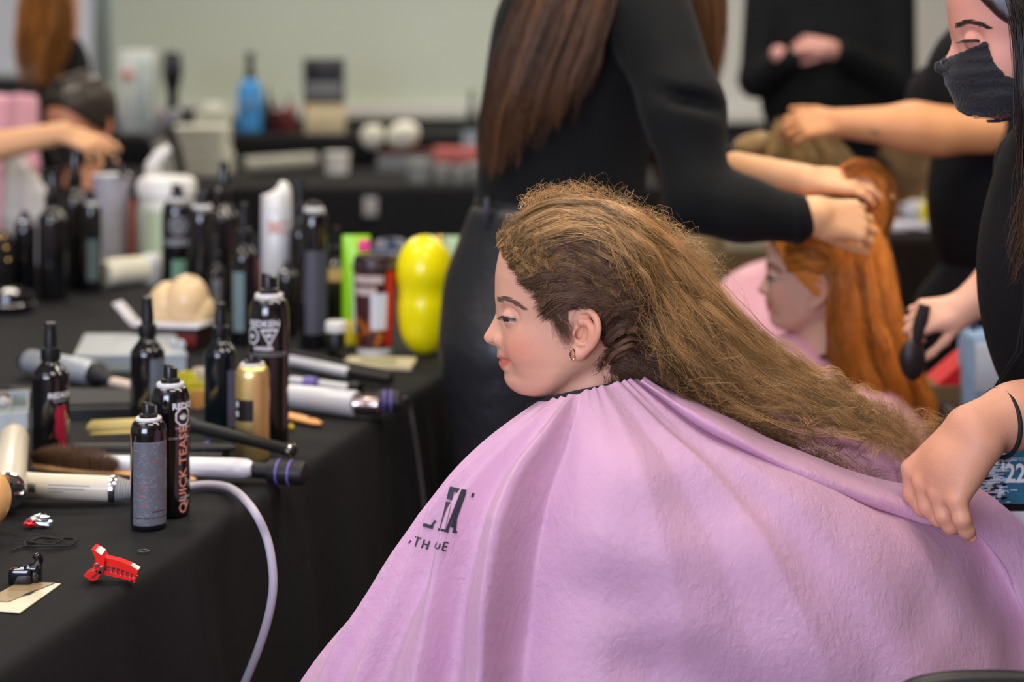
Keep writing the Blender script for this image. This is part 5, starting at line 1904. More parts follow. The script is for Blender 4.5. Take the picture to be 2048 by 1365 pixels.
# ------------------------------------------------------------------ bottles and cans
GLOSS = mat('black_gloss_plastic', S(14, 13, 16), rough=.10, spec=.6, coat=.5, var=.1)
CAN = mat('black_lacquered_metal', S(15, 13, 17), rough=.13, spec=.6, coat=.7, var=.1)
SATIN = mat('black_satin_plastic', S(20, 20, 22), rough=.35, spec=.5, var=.1)
RIM = mat('grey_white_rim', S(214, 214, 212), rough=.35, metal=.0, var=.03)
WHITE = mat('white_plastic', S(226, 226, 222), rough=.35, var=.03)
LGREY = mat('label_grey', S(112, 114, 122), rough=.45, var=.15, vscale=120)
PRINTW = mat('white_print', S(220, 220, 224), rough=.5, var=.02)
PRINTG = mat('grey_print', S(120, 122, 128), rough=.5)
SALMON = mat('salmon_print', S(224, 150, 126), rough=.45, var=.06, vscale=60)
CRIMSON = mat('crimson_print', S(150, 22, 50), rough=.45, var=.35, vscale=90)
REDP = mat('red_print', S(205, 70, 70), rough=.5)
GOLD = mat('brushed_gold', S(240, 210, 138), rough=.36, metal=.85, var=.10, vscale=40, aniso=.5)
CHROME = mat('chrome', S(205, 205, 210), rough=.08, metal=1.0, var=.02)
SILVER = mat('pearl_silver', S(206, 208, 214), rough=.30, spec=.5, coat=.3, var=.02)
WOOD = mat('pale_wood', S(206, 156, 100), rough=.45, var=.18, vscale=30)
PURPLE = mat('purple_band', S(112, 96, 176), rough=.4)


def stand(name, px, py, label, cat, group=None, dz=0.0):
    p = T(px, py, dz)
    return empty(name, p, label, cat, group, rz=-math.atan2(p.x, p.y)), ts(py)


def LB():
    return MB()


def aerosol(px, py, wpx, hpx, label, body=CAN, nozzle=SATIN, group=None, ring=RIM, nh=.12):
    o, s = stand('hairspray_can', px, py, label, 'can', group)
    r, h = wpx / s / 2, hpx / s
    b = LB()
    t = 1 - nh
    prof = [(r * .90, 0), (r * .97, .0015), (r, .005), (r, h * (t - .135))]
    for i in range(1, 8):
        a = i / 7 * PI / 2
        prof.append((r * (.70 + .30 * math.cos(a)), h * (t - .135) + (h * .105) * math.sin(a)))
    prof += [(r * .66, h * (t - .028))]
    b.lathe(prof, 40).build('body', body, o, local=True)
    b = LB()
    b.lathe([(r * .64, h * (t - .032)), (r * .70, h * (t - .030)), (r * .73, h * (t - .018)), (r * .70, h * (t - .004)), (r * .64, h * t), (r * .58, h * (t - .006))], 36).build('rim', ring, o, local=True)
    b = LB()
    n = 24
    vs, fs = [], []
    lv = [(.50, t - .01, 0), (.50, t + .022, 0), (.36, t + .03, 0), (.35, 1 - .012, .02), (.33, 1 - .002, .03), (.22, 1 - .006, .012)]
    for (rr, z, tl) in lv:
        for i in range(n):
            a = 2 * PI * i / n
            vs.append((r * rr * math.cos(a), r * rr * math.sin(a), h * (z - tl * .5 * (1 + math.cos(a)))))
    for j in range(len(lv) - 1):
        fs += [(j * n + i, j * n + (i + 1) % n, (j + 1) * n + (i + 1) % n, (j + 1) * n + i) for i in range(n)]
    fs.append(tuple(range((len(lv) - 1) * n, len(lv) * n)))
    fs.append(tuple(range(n - 1, -1, -1)))
    b._add(vs, fs)
    b.build('nozzle', nozzle, o, local=True)
    return o, r, h


def pump_bottle(px, py, wpx, hpx, label, body=GLOSS, top=SATIN, group=None, sh=(.60, .73), neck=.44, name='spray_bottle'):
    o, s = stand(name, px, py, label, 'bottle', group)
    r, h = wpx / s / 2, hpx / s
    b = LB()
    prof = [(r * .90, 0), (r * .98, .002), (r, .006), (r, h * sh[0])]
    for i in range(1, 9):
        a = i / 8
        k = .5 - .5 * math.cos(PI * a)
        prof.append((r * (1 - (1 - neck) * k ** 1.15), h * (sh[0] + (sh[1] - sh[0]) * a)))
    b.lathe(prof, 40).build('body', body, o, local=True)
    b = LB()
    z0 = sh[1] - .005
    b.lathe([(r * (neck + .08), h * z0), (r * (neck + .10), h * (z0 + .01)), (r * (neck + .08), h * (z0 + .085)), (r * (neck - .06), h * (z0 + .095))], 28)
    b.build('collar', top, o, local=True)
    b = LB()
    b.lathe([(r * .36, h * (z0 + .09)), (r * .36, h * (z0 + .15)), (r * .30, h * .955), (r * .30, h * .992), (r * .24, h)], 24)
    b.lathe([(r * .10, 0), (r * .10, r * .12)], 10, Matrix.Translation((0, -r * .26, h * .965)) @ Matrix.Rotation(PI / 2, 4, 'X'))
    b.build('sprayer', top, o, local=True)
    return o, r, h


def letters(o, m, items, name='lettering'):
    for it in items:
        b = LB()
        wrap_text(b, *it[0], **it[1])
        b.build(name, m, o, smooth=False, local=True)


# can nearest to us: grey back label full of fine print
o, r, h = aerosol(297, 1055, 72, 252, 'front hairspray can with small grey text label, nearest the cloth edge')
b = LB()
wrap_patch(b, r * 1.004, h * .045, h * .70, -.95, 1.25, 24)
lab = b.build('label', LGREY, o, local=True)
b = LB()
r_ = np.random.default_rng(3)
for i in range(62):
    z = h * (.05 + .635 * i / 61)
    a = -.9
    while a < 1.2:
        wd = r_.uniform(.03, .16)
        if a + wd > 1.2:
            break
        if r_.uniform() < .88:
            wrap_patch(b, r * 1.008, z, z + h * .0042, a, a + wd, 2)
        a += wd + .022
t_ = b.build('small_print', mat('small_print_ink', S(52, 52, 58), rough=.5), lab, smooth=False, local=True)
t_['kind'] = 'stuff'
b = LB()
for (z, a, wd) in ((.69, 1.0, .2), (.62, .95, .12), (.545, .2, .25), (.47, .8, .15), (.425, .0, .1), (.345, -.55, .5), (.28, -.5, .25), (.20, -.4, .3)):
    wrap_patch(b, r * 1.010, h * z, h * (z + .007), a, a + wd, 5)
t_ = b.build('red_words', REDP, lab, smooth=False, local=True)
t_['kind'] = 'stuff'
b = LB()
for (z, a, wd) in ((.15, .2, .9), (.10, -.9, 2.1)):
    wrap_patch(b, r * 1.010, h * z, h * (z + .008), a, a + wd, 9)
t_ = b.build('rule_lines', CAN, lab, smooth=False, local=True)

# can behind it
o, r, h = aerosol(341, 1028, 77, 300, 'tall black hairspray can with salmon vertical lettering, behind the front can')
letters(o, PRINTW, [(('REDKEN', r * .44, r * 1.006, h * .735, .92), dict(bold=.0004))])
letters(o, PRINTW, [(('DRY SHAMPOO', r * .16, r * 1.006, h * .59, .80), {}), (('EXTRA GRIP FINISH', r * .15, r * 1.006, h * .525, .55), {}), (('53 g', r * .22, r * 1.006, h * .105, .9), {}), (('1.8 oz', r * .16, r * 1.006, h * .08, .9), {}), (('HAIRSPRAY', r * .16, r * 1.006, h * .13, .9), {})])
letters(o, SALMON, [(('QUICK TEASE', r * .70, r * 1.006, h * .315, .72), dict(vertical=True, bold=.0002, sx=1.05))])
b = LB()
ht = [(math.cos(PI / 8 + i * PI / 4), math.sin(PI / 8 + i * PI / 4)) for i in range(9)]
def fine_poly(pts, n=6):
    return [(p[0] + (q_[0] - p[0]) * k / n, p[1] + (q_[1] - p[1]) * k / n) for p, q_ in zip(pts[:-1], pts[1:]) for k in range(n)] + [pts[-1]]
ht = fine_poly(ht, 3)
def ring_on(b, r, z, ang, rad, k=.82, pts=ht):
    vs, fs = [], []
    for (x, y) in pts:
        for f_ in (1, k):
            a = -PI / 2 + ang + x * rad * f_ / r
            vs.append((r * math.cos(a), r * math.sin(a), z + y * rad * f_))
    for i in range(len(pts) - 1):
        fs.append((2 * i, 2 * i + 2, 2 * i + 3, 2 * i + 1))
    b._add(vs, fs)
def flame_on(b, r, z, ang, rad):
    for k in range(-2, 3):
        q_ = [(k * .22 - .07, -.5 + .1 * abs(k)), (k * .26 - .10, .05), (k * .22 + .02, .55 - .14 * abs(k)), (k * .22 + .12, .0), (k * .2 + .07, -.5 + .1 * abs(k))]
        vs = [(r * math.cos(-PI / 2 + ang + x * rad / r), r * math.sin(-PI / 2 + ang + x * rad / r), z + y * rad) for x, y in q_]
        b._add(vs, [(0, 1, 2, 3, 4)])
ring_on(b, r * 1.006, h * .665, .72, r * .52)
flame_on(b, r * 1.006, h * .665, .72, r * .40)
b.build('hazard_emblem', PRINTW, o, smooth=False, local=True)
b = LB()
wrap_patch(b, r * 1.004, h * .50, h * .745, -1.35, -.75, 8)
b.build('label', LGREY, o, local=True)

# left spray bottle with crimson print
o, r, h = pump_bottle(101, 915, 73, 270, 'black spray bottle with crimson label print, leftmost in front')
letters(o, PRINTW, [(('REDKEN', r * .42, r * 1.006, h * .475, .66), dict(bold=.0003)), (('5TH AVENUE NYC', r * .12, r * 1.006, h * .435, .62), {})])
b = LB()
for (z0, z1, a0, a1) in ((.36, .395, .30, .95), (.31, .36, .22, .85), (.25, .31, .26, .98), (.21, .25, .24, .92), (.16, .21, .26, .97), (.125, .16, .45, .95), (.085, .125, .62, .97)):
    wrap_patch(b, r * 1.005, h * z0, h * (z1 + .002), a0, a1, 8)
b.build('label_print', CRIMSON, o, smooth=False, local=True)
letters(o, PRINTG, [(('VOLUME', r * .34, r * 1.007, h * .20, 1.12), dict(vertical=True)), (('250 ml', r * .14, r * 1.007, h * .06, .9), {})])

# centre spray bottle
o, r, h = pump_bottle(295, 862, 68, 268, 'tall black spray bottle with grey back label, behind the salmon lettered can', sh=(.57, .71))
b = LB()
wrap_patch(b, r * 1.004, h * .12, h * .55, .15, 1.35, 12)
b.build('label', mat('blue_grey_label', S(98, 106, 116), rough=.5, var=.12, vscale=90), o, local=True)
# third, with a dark teal body and ribbed label
o, r, h = pump_bottle(441, 868, 64, 262, 'black spray bottle with teal tinted base, left of the gold can', body=mat('teal_black_gloss', S(8, 18, 24), rough=.10, spec=.6, coat=.5, var=.3), sh=(.60, .74))
b = LB()
wrap_patch(b, r * 1.004, h * .06, h * .50, .45, 1.45, 12)
b.build('label', mat('purple_grey_label', S(84, 84, 104), rough=.5, var=.15, vscale=150), o, local=True)
# gold can
o, r, h = aerosol(505, 918, 68, 212, 'gold aerosol can with black square label, standing beside the big black can', body=GOLD, nh=.09)
b = LB()
wrap_patch(b, r * 1.006, h * .38, h * .58, -1.35, .05, 12)
lab = b.build('label', SATIN, o, local=True)
b = LB()
for (z, a) in ((.53, -1.05), (.44, -1.05)):
    wrap_patch(b, r * 1.010, h * (z - .02), h * (z + .03), a - .12, a + .12, 3)
b.build('lettering', PRINTW, lab, smooth=False, local=True)
# big can
o, r, h = aerosol(538, 890, 79, 345, 'tallest black hairspray can with white lettering and triangle emblem')
letters(o, PRINTW, [(('REDKEN', r * .46, r * 1.006, h * .715, -.30), dict(bold=.0003)), (('DANGER', r * .26, r * 1.006, h * .575, -.32), dict(bold=.0003))])
b = LB()
for z in (.545, .53):
    wrap_patch(b, r * 1.006, h * z, h * (z + .006), -.85, 1.1, 14)
b.build('printed_lines', PRINTG, o, smooth=False, local=True)
b = LB()
ring_on(b, r * 1.006, h * .645, -.95, r * .44)
flame_on(b, r * 1.006, h * .645, -.95, r * .30)
tri = fine_poly([(-1, .75), (1, .75), (0, -1.0), (-1, .75)], 8)
ring_on(b, r * 1.006, h * .645, .02, r * .48, .72, tri)
flame_on(b, r * 1.006, h * .652, .02, r * .26)
b.build('hazard_emblem', PRINTW, o, smooth=False, local=True)

# ------------------------------------------------------------------ blurred bottles in the middle and at the back of the table
MIDG = 'dark bottles crowded at the back of the near table'
def dark(px, py, w_, h_, label, kind='pump', **kw):
    if kind == 'pump':
        return pump_bottle(px, py, w_, h_, label, group=MIDG, **kw)
    return aerosol(px, py, w_, h_, label, group=MIDG, **kw)


o, r, h = dark(355, 610, 62, 244, 'black can with round grey emblem and green patch, beside the white bucket', 'can')
b = LB()
ring_on(b, r * 1.006, h * .66, .05, r * .62, .62, [(math.cos(i * PI / 8), math.sin(i * PI / 8)) for i in range(17)])
ring_on(b, r * 1.006, h * .66, .05, r * .26, .2, [(math.cos(i * PI / 8), math.sin(i * PI / 8)) for i in range(17)])
b.build('emblem', PRINTG, o, smooth=False, local=True)
b = LB()
wrap_patch(b, r * 1.006, h * .50, h * .55, -.9, .8, 10)
b.build('label_band', PRINTG, o, local=True)
b = LB()
wrap_patch(b, r * 1.006, h * .14, h * .38, -.35, .55, 10)
b.build('label', mat('sage_label', S(96, 136, 112), rough=.5, var=.25, vscale=60), o, local=True)
dark(404, 640, 54, 262, 'black bottle next to the can with the round emblem', 'can')
dark(448, 616, 60, 292, 'taller black pump bottle with shiny collar, behind the emblem can', top=GLOSS)
o, r, h = dark(432, 660, 34, 190, 'slim dark tube with grey print among the black bottles', 'pump')
b = LB()
wrap_patch(b, r * 1.006, h * .08, h * .55, -.5, .6, 8)
b.build('label', LGREY, o, local=True)
o, r, h = dark(488, 688, 54, 282, 'black bottle with grey label in front of the tall white can', 'pump')
b = LB()
wrap_patch(b, r * 1.006, h * .10, h * .52, -.9, .0, 8)
b.build('label', mat('teal_grey_label', S(98, 122, 122), rough=.5, var=.2, vscale=50), o, local=True)
o, r, h = dark(512, 640, 40, 170, 'dark red bottle wedged beside the tall white can', 'pump', body=mat('deep_red_gloss', S(110, 26, 26), rough=.2, coat=.4))
o, r, h = dark(600, 652, 46, 300, 'black bottle standing behind the tall white can', 'pump')
o, r, h = dark(575, 672, 44, 150, 'black can with wide silver collar beside the tallest can', 'can', ring=CHROME)
o, r, h = dark(628, 695, 56, 296, 'broad dark can with smoky grey label, left of the green pouch', 'can', nh=.05)
b = LB()
wrap_patch(b, r * 1.006, h * .10, h * .66, -.7, 1.1, 12)
b.build('label', mat('smoke_label', S(70, 70, 80), rough=.5, var=.2, vscale=70), o, local=True)
o, r, h = dark(672, 668, 42, 215, 'dark bottle with golden label behind the green pouch', 'pump')
b = LB()
wrap_patch(b, r * 1.006, h * .50, h * .62, -1.2, 1.2, 12)
b.build('label', mat('straw_label', S(206, 176, 112), rough=.5), o, local=True)
# left cluster
o, r, h = dark(50, 592, 44, 172, 'short black bottle with silver collar at the far left of the cluster', 'can', ring=CHROME)
o, r, h = dark(105, 600, 58, 262, 'tall black bottle, second of the left cluster, grey label band', 'pump', top=GLOSS)
o, r, h = dark(150, 578, 56, 282, 'tallest black pump bottle of the left cluster', 'pump', top=GLOSS)
o, r, h = dark(184, 584, 38, 205, 'slim black bottle with grey green label, right end of left cluster', 'can')
b = LB()
wrap_patch(b, r * 1.006, h * .12, h * .52, -.6, .8, 8)
b.build('label', mat('sage_grey_label', S(78, 92, 88), rough=.5), o, local=True)

# tall white can with slanted cap
o, s = stand('mousse_can', 553, 646, 'tall white mousse can with slanted cap and faint red print', 'can')
r, h = 61 / s / 2, 284 / s
b = LB()
b.lathe([(r * .95, 0), (r, .003), (r, h * .80), (r * .98, h * .805)], 32).build('body', mat('cool_white_gloss', S(206, 210, 216), rough=.25, coat=.3), o, local=True)
b = LB()
n = 28
vs, fs = [], []
for (rr, z, tl) in ((.985, .80, 0), (.98, .90, 0), (.90, .955, .03), (.66, .995, .05), (.3, 1.0, .05)):
    for i in range(n):
        a = 2 * PI * i / n
        vs.append((r * rr * math.cos(a), r * rr * math.sin(a), h * (z - tl * (1 - math.cos(a)))))
for j in range(4):
    fs += [(j * n + i, j * n + (i + 1) % n, (j + 1) * n + (i + 1) % n, (j + 1) * n + i) for i in range(n)]
fs.append(tuple(range(4 * n, 5 * n)))
b._add(vs, fs)
b.build('cap', WHITE, o, local=True)
b = LB()
for (z, a0, a1) in ((.70, -.6, .1), (.70, .2, .9), (.64, -.6, .8), (.67, -.5, .2)):
    wrap_patch(b, r * 1.006, h * z, h * (z + .022), a0, a1, 8)
b.build('label_print', mat('faded_red_print', S(206, 140, 122), rough=.5), o, smooth=False, local=True)

# ------------------------------------------------------------------ white things at the back left
o, s = stand('bucket', 333, 548, 'white plastic tub with wide lid and pale green label', 'tub')
r, h = 112 / s / 2, 196 / s
b = LB()
b.lathe([(r * .84, 0), (r * .88, .004), (r * .98, h * .80), (r * .96, h * .82)], 36).build('body', mat('cream_white_plastic', S(214, 218, 206), rough=.4), o, local=True)
b = LB()
b.lathe([(r * 1.0, h * .80), (r * 1.06, h * .81), (r * 1.06, h * .93), (r * .98, h * .97), (r * .80, h), (r * .2, h)], 36).build('lid', WHITE, o, local=True)
b = LB()
wrap_patch(b, r * .965, h * .22, h * .66, -1.0, .6, 14)
b.build('label', mat('pale_green_label', S(176, 192, 160), rough=.5, var=.1, vscale=40), o, local=True)
o, s = stand('tumbler', 222, 545, 'lavender grey plastic tumbler between the bottles and the white tub', 'cup')
r, h = 74 / s / 2, 195 / s
b = LB()
b.lathe([(r * .70, 0), (r * .72, .004), (r, h), (r * .95, h), (r * .68, .008)], 32).build('cup', mat('lavender_grey_plastic', S(172, 172, 184), rough=.5), o, local=True)
b = LB()
b.lathe([(r * 1.0, h * .985), (r * 1.05, h * .99), (r * 1.05, h * 1.01), (r * .98, h * 1.01)], 32).build('rim', WHITE, o, local=True)
o, s = stand('copper_tube', 264, 548, 'slim copper coloured tube beside the grey tumbler', 'tube')
b = LB()
b.lathe([(.010, 0), (.011, .01), (.011, .20), (.008, .205)], 14).build('tube', mat('copper_tone', S(150, 84, 66), rough=.35, metal=.4), o, local=True)
b = LB()
b.lathe([(.009, .205), (.009, .235), (.005, .24)], 14).build('cap', SATIN, o, local=True)
# rolled white towel
a, c = T(206, 578), T(290, 566)
sp = empty('towel_roll', a, 'rolled white towel lying in front of the grey tumbler', 'towel')
b = MB()
rr = .036
b.tube([a + Vector((0, 0, rr)), a.lerp(c, .3) + Vector((0, 0, rr + .003)), a.lerp(c, .7) + Vector((0, 0, rr + .001)), c + Vector((0, 0, rr))], [rr * .95, rr, rr, rr * .96], 20)
b.build('roll', mat('towel_white', S(216, 214, 192), rough=.9, var=.06, bump=.002, bscale=90), sp)
b = MB()
dd = (c - a).normalized()
tm = Matrix.Translation(a + Vector((0, 0, rr)) - dd * .001) @ dd.to_track_quat('Z', 'Y').to_matrix().to_4x4()
b.tube([tuple(tm @ Vector((rr * (.15 + .8 * t / 18) * math.cos(t), rr * (.15 + .8 * t / 18) * math.sin(t), 0))) for t in np.linspace(0, 18, 50)], .002, 5)
b.build('end_spiral', mat('towel_shade', S(190, 186, 165), rough=.9), sp)
o, s = stand('jar', 303, 566, 'small frosted jar at the foot of the white tub', 'jar')
b = LB()
b.lathe([(.022, 0), (.024, .003), (.024, .05), (.020, .055)], 24).build('body', mat('frosted_glass', S(196, 200, 204), rough=.35, trans=.4), o, local=True)
b = LB()
b.lathe([(.0235, .055), (.0235, .072), (.02, .075)], 24).build('lid', WHITE, o, local=True)
# trigger spray bottle behind the tub
o, s = stand('spray_bottle', 300, 535, 'white trigger spray bottle behind the white tub', 'bottle')
b = LB()
b.lathe([(.036, 0), (.038, .004), (.038, .15), (.030, .20), (.014, .235), (.014, .25)], 28).build('body', WHITE, o, local=True)
b = LB()
b.tube([(0, 0, .25), (.006, 0, .285), (.03, 0, .315), (.055, 0, .335)], [.016, .020, .020, .012], 12)
b.tube([(.02, 0, .29), (.03, 0, .26), (.028, 0, .235)], [.006, .006, .005], 8)
b.build('trigger_head', WHITE, o, local=True)
# studded bag and dryer at the far left
o, s = stand('toiletry_bag', -14, 606, 'black bag with gold studs at the left edge behind the dryer nozzle', 'bag')
b = LB()
b.box((0, .05, .085), (.10, .10, .17), bev=.03).build('body', mat('black_pvc', S(18, 17, 18), rough=.3), o, local=True)
b = LB()
for (x, z) in ((-.02, .16), (.01, .15), (.03, .13), (.025, .155), (-.01, .12), (.035, .10)):
    b.ball((x, -.003, z), .006, 10, 6)
b.build('studs', mat('gold_stud', S(226, 190, 120), rough=.2, metal=1), o, local=True)
o, s = stand('makeup_pouch', 4, 574, 'small peach and purple pouch at the left edge', 'pouch')
b = LB()
b.box((0, 0, .045), (.055, .03, .09), bev=.012).build('body', mat('peach_cloth', S(226, 164, 110), rough=.7), o, local=True)
b = LB()
b.box((0, 0, .092), (.050, .026, .010), bev=.003).build('zip_band', mat('purple_cloth', S(128, 70, 150), rough=.7), o, local=True)
o, s = stand('hair_dryer', 20, 626, 'glossy black round dryer head at the left edge behind the brush', 'hair dryer')
b = LB()
b.lathe([(.030, 0), (.050, .004), (.055, .022), (.050, .045), (.030, .058), (.010, .062)], 32).build('body', GLOSS, o, local=True)
b = LB()
b.lathe([(.0555, .018), (.057, .022), (.0555, .026)], 32).build('trim_ring', CHROME, o, local=True)

# ------------------------------------------------------------------ cup, balloons, pouch
o, s = stand('coffee_cup', 749, 708, 'tall paper coffee cup in red and brown with black lid and white sticker', 'cup')
r, h = 87 / s / 2, 196 / s
b = LB()
prof = lambda z: r * (.80 + .20 * z)
b.lathe([(prof(0) * .98, 0), (prof(0), .004), (prof(.06), h * .06), (prof(.9), h * .88)], 40).build('cup', mat('cup_brown', S(66, 26, 24), rough=.45, var=.5, vscale=40), o, local=True)
b = LB()
def cone_patch(b, z0, z1, a0, a1, n=12, k=1.008):
    vs, fs = [], []
    for i in range(n + 1):
        a = -PI / 2 + a0 + (a1 - a0) * i / n
        for z in (z0, z1):
            q_ = prof(z) * k
            vs.append((q_ * math.cos(a), q_ * math.sin(a), h * z))
    for i in range(n):
        fs.append((2 * i, 2 * i + 2, 2 * i + 3, 2 * i + 1))
    b._add(vs, fs)
cone_patch(b, .10, .86, .62, 1.55)
b.build('red_panel', mat('cup_red', S(206, 40, 34), rough=.45), o, local=True)
b = LB()
cone_patch(b, .0, .075, -1.57, 1.57, 20)
b.build('base_band', WHITE, o, local=True)
b = LB()
cone_patch(b, .74, .82, -1.2, .45)
cone_patch(b, .62, .70, -1.2, .10)
b.build('white_print', mat('cup_print', S(190, 172, 166), rough=.5, var=.4, vscale=90), o, smooth=False, local=True)
b = LB()
r_ = np.random.default_rng(9)
for _ in range(26):
    a0, z0 = r_.uniform(-1.3, .5), r_.uniform(.10, .36)
    cone_patch(b, z0, z0 + .05, a0, a0 + .22, 3, 1.006 + r_.uniform(0, .004))
t_ = b.build('bean_print', mat('bean_orange', S(176, 98, 24), rough=.5, var=.3, vscale=60), o, smooth=False, local=True)
t_['kind'] = 'stuff'
b = LB()
cone_patch(b, .27, .64, -.20, .66, 10, 1.018)
b.build('sticker', mat('white_sticker', S(214, 216, 224), rough=.5), o, local=True)
b = LB()
b.lathe([(r * 1.0, h * .87), (r * 1.06, h * .88), (r * 1.06, h * .905), (r * .98, h * .92), (r * .95, h * .985), (r * .90, h), (r * .86, h * .98), (r * .2, h * .975)], 40).build('lid', mat('dark_brown_lid', S(46, 30, 36), rough=.3), o, local=True)

YEL = mat('yellow_latex', S(240, 226, 10), rough=.22, spec=.5, sss=.1, var=.02)
s = ts(708)
bal = SDF(.0035)
cb_ = T(849, 708)
k_ = 1 / s
bal.ell(cb_ + Vector((0, 0, 64 * k_)), (51 * k_, 51 * k_, 66 * k_), None, .02)
bal.ell(cb_ + Vector((0, 0, 178 * k_)), (53 * k_, 53 * k_, 60 * k_), None, .02)
bal.cone(cb_ + Vector((0, 0, 110 * k_)), 49 * k_, cb_ + Vector((0, 0, 150 * k_)), 49 * k_, .03)
yb = link('balloon', bal.mesh('balloon'), YEL)
recenter(yb)
tag(yb, 'bright yellow two-lobed balloon next to the coffee cup', 'balloon')
o, s = stand('snack_pouch', 712, 692, 'lime green and white foil pouch with pink corner, left of the coffee cup', 'pouch')
def pouch(w_, h_, d_, m, o, name='body', skew=0):
    n, k = 14, 16
    vs, fs = [], []
    for side in (-1, 1):
        for i in range(n + 1):
            for j in range(k + 1):
                u, v = i / n, j / k
                bul = (math.sin(PI * u) ** .6) * (math.sin(PI * min(1, v * .9 + .08)) ** .7)
                vs.append(((u - .5) * w_ + skew * v, side * d_ * bul, v * h_))
    for sd in (0, 1):
        of = sd * (n + 1) * (k + 1)
        for i in range(n):
            for j in range(k):
                a = of + i * (k + 1) + j
                f_ = (a, a + k + 1, a + k + 2, a + 1)
                fs.append(f_ if sd else f_[::-1])
    b = LB()
    b._add(vs, fs)
    return b.build(name, m, o, local=True)
pouch(56 / s, 222 / s, .018, mat('lime_foil', S(150, 214, 30), rough=.35, var=.12, vscale=10), o)
b = LB()
b.box((.010, -.0195, .105), (.032, .004, .15), bev=.002).build('white_panel', WHITE, o, local=True)
b = LB()
b.box((.016, -.021, .205), (.024, .005, .024), bev=.002).build('pink_corner', mat('hot_pink_print', S(226, 60, 130), rough=.4), o, local=True)
b = LB()
b.box((-.006, -.019, .03), (.046, .004, .05), bev=.002).build('yellow_base', mat('yellow_print', S(226, 200, 40), rough=.4), o, local=True)
o, s = stand('bowl', 782, 560, 'navy blue round bowl behind the coffee cup', 'bowl')
b = LB()
b.lathe([(.03, 0), (.05, .01), (.056, .05), (.052, .088), (.035, .105), (.01, .11)], 30).build('bowl', mat('navy_gloss', S(44, 54, 84), rough=.3), o, local=True)
b = LB()
b.lathe([(.055, .07), (.058, .075), (.055, .08)], 30).build('rim', mat('pale_blue_rim', S(130, 142, 160), rough=.3), o, local=True)
o, s = stand('snack_pouch', 905, 612, 'pale mint green bag behind the yellow balloon', 'bag')
pouch(.10, .165, .03, mat('mint_paper', S(168, 196, 160), rough=.6), o)
b = LB()
b.ball((-.03, -.02, .158), .011, 12, 8).build('gold_button', mat('gold_stud', S(226, 190, 120)), o, local=True)
o, s = stand('cap_tube', 672, 722, 'black squat tube with white cap near the green pouch', 'tube')
b = LB()
b.lathe([(.016, 0), (.018, .003), (.018, .055), (.016, .058)], 22).build('body', SATIN, o, local=True)
b = LB()
b.lathe([(.019, .056), (.021, .058), (.021, .073), (.017, .077)], 22).build('cap', WHITE, o, local=True)

# box of peach balloons
o, s = stand('carton', 352, 690, 'open black and red carton with white flaps, holding peach balloons', 'box')
o.rotation_euler = (0, 0, math.radians(-14))
b = LB()
W_, D_, H_ = .135, .10, .042
for (c, d) in (((0, -D_ / 2, H_ / 2), (W_, .003, H_)), ((0, D_ / 2, H_ / 2), (W_, .003, H_)), ((-W_ / 2, 0, H_ / 2), (.003, D_, H_)), ((W_ / 2, 0, H_ / 2), (.003, D_, H_)), ((0, 0, .0015), (W_, D_, .003))):
    b.box(c, d)
b.build('body', mat('black_red_card', S(36, 16, 16), rough=.5, var=.3, vscale=20), o, smooth=False, local=True)
b = LB()
b.box((0, 0, H_ + .004), (W_ + .012, D_ + .010, .006), bev=.001).build('tray', mat('white_card', S(208, 208, 212), rough=.6), o, local=True)
b = LB()
b.box((0, 0, 0), (.055, .040, .003), Matrix.Translation((-W_ / 2 - .034, -.02, H_ + .024)) @ Matrix.Rotation(math.radians(46), 4, 'Y')).build('flap', MATS['white_card'], o, smooth=False, local=True)
b = LB()
b.box((.02, -D_ / 2 - .0022, H_ * .45), (W_ * .7, .001, H_ * .5)).build('red_stripe', mat('dark_red_card', S(120, 30, 26), rough=.5), o, smooth=False, local=True)
PEACH = mat('peach_latex', S(248, 216, 166), rough=.22, trans=.25, sss=.2, var=.05, vscale=8)
s = ts(690)
pk = lambda px, py, dy=0: Vector(P(px, py, s)) + Vector((0, .012 + dy, 0))
for (px, py, rx, rz, lab) in ((332, 612, 40, 46, 'peach balloon at the left of the carton'), (374, 602, 44, 52, 'larger peach balloon at the middle of the carton'), (400, 622, 30, 34, 'peach balloon at the right end of the carton')):
    bl = SDF(.0035)
    cpt = pk(px, py, .012 if px == 332 else -.008)
    bl.ell(cpt, (rx / s, rx / s, rz / s), None, .0)
    bl.cone(cpt + Vector((0, 0, -rz / s * .8)), .007, cpt + Vector((0, 0, -rz / s - .008)), .003, .012)
    ob = link('balloon', bl.mesh('balloon'), PEACH)
    recenter(ob)
    tag(ob, lab, 'balloon', 'peach balloons in the carton')
b = MB()
# balloon at the near left edge
s = 1655
cpt = P(-42, 1110, s)
bl = SDF(.004)
bl.ell(cpt, (.038, .038, .040), None, 0)
bl.cone(cpt + Vector((-.01, 0, -.034)), .008, cpt + Vector((-.014, 0, -.048)), .003, .014)
ob = link('balloon', bl.mesh('balloon'), mat('orange_peach_latex', S(238, 186, 122), rough=.3, sss=.2, trans=.15))
recenter(ob)
ob.location.z = TABLE_H + .0005
tag(ob, 'peach orange balloon cut by the left edge beside the black clip', 'balloon')
# ------------------------------------------------------------------ styling tools lying on the cloth
MATTE = mat('matte_black_plastic', S(24, 24, 26), rough=.5, spec=.45)
IVORY = mat('ivory_plastic', S(208, 200, 180), rough=.35, spec=.5, coat=.2, var=.03)
CORD = mat('lilac_grey_cord', S(176, 170, 182), rough=.5, var=.02)


def rod(mb, pts, n=14, flat=1.0):
    """pts: (px, py, dz, r) on the table; the axis lies dz above the cloth"""
    P_ = [T(q[0], q[1], q[2]) for q in pts]
    mb.tube(P_, [q[3] for q in pts], n, flat=flat)
    return P_


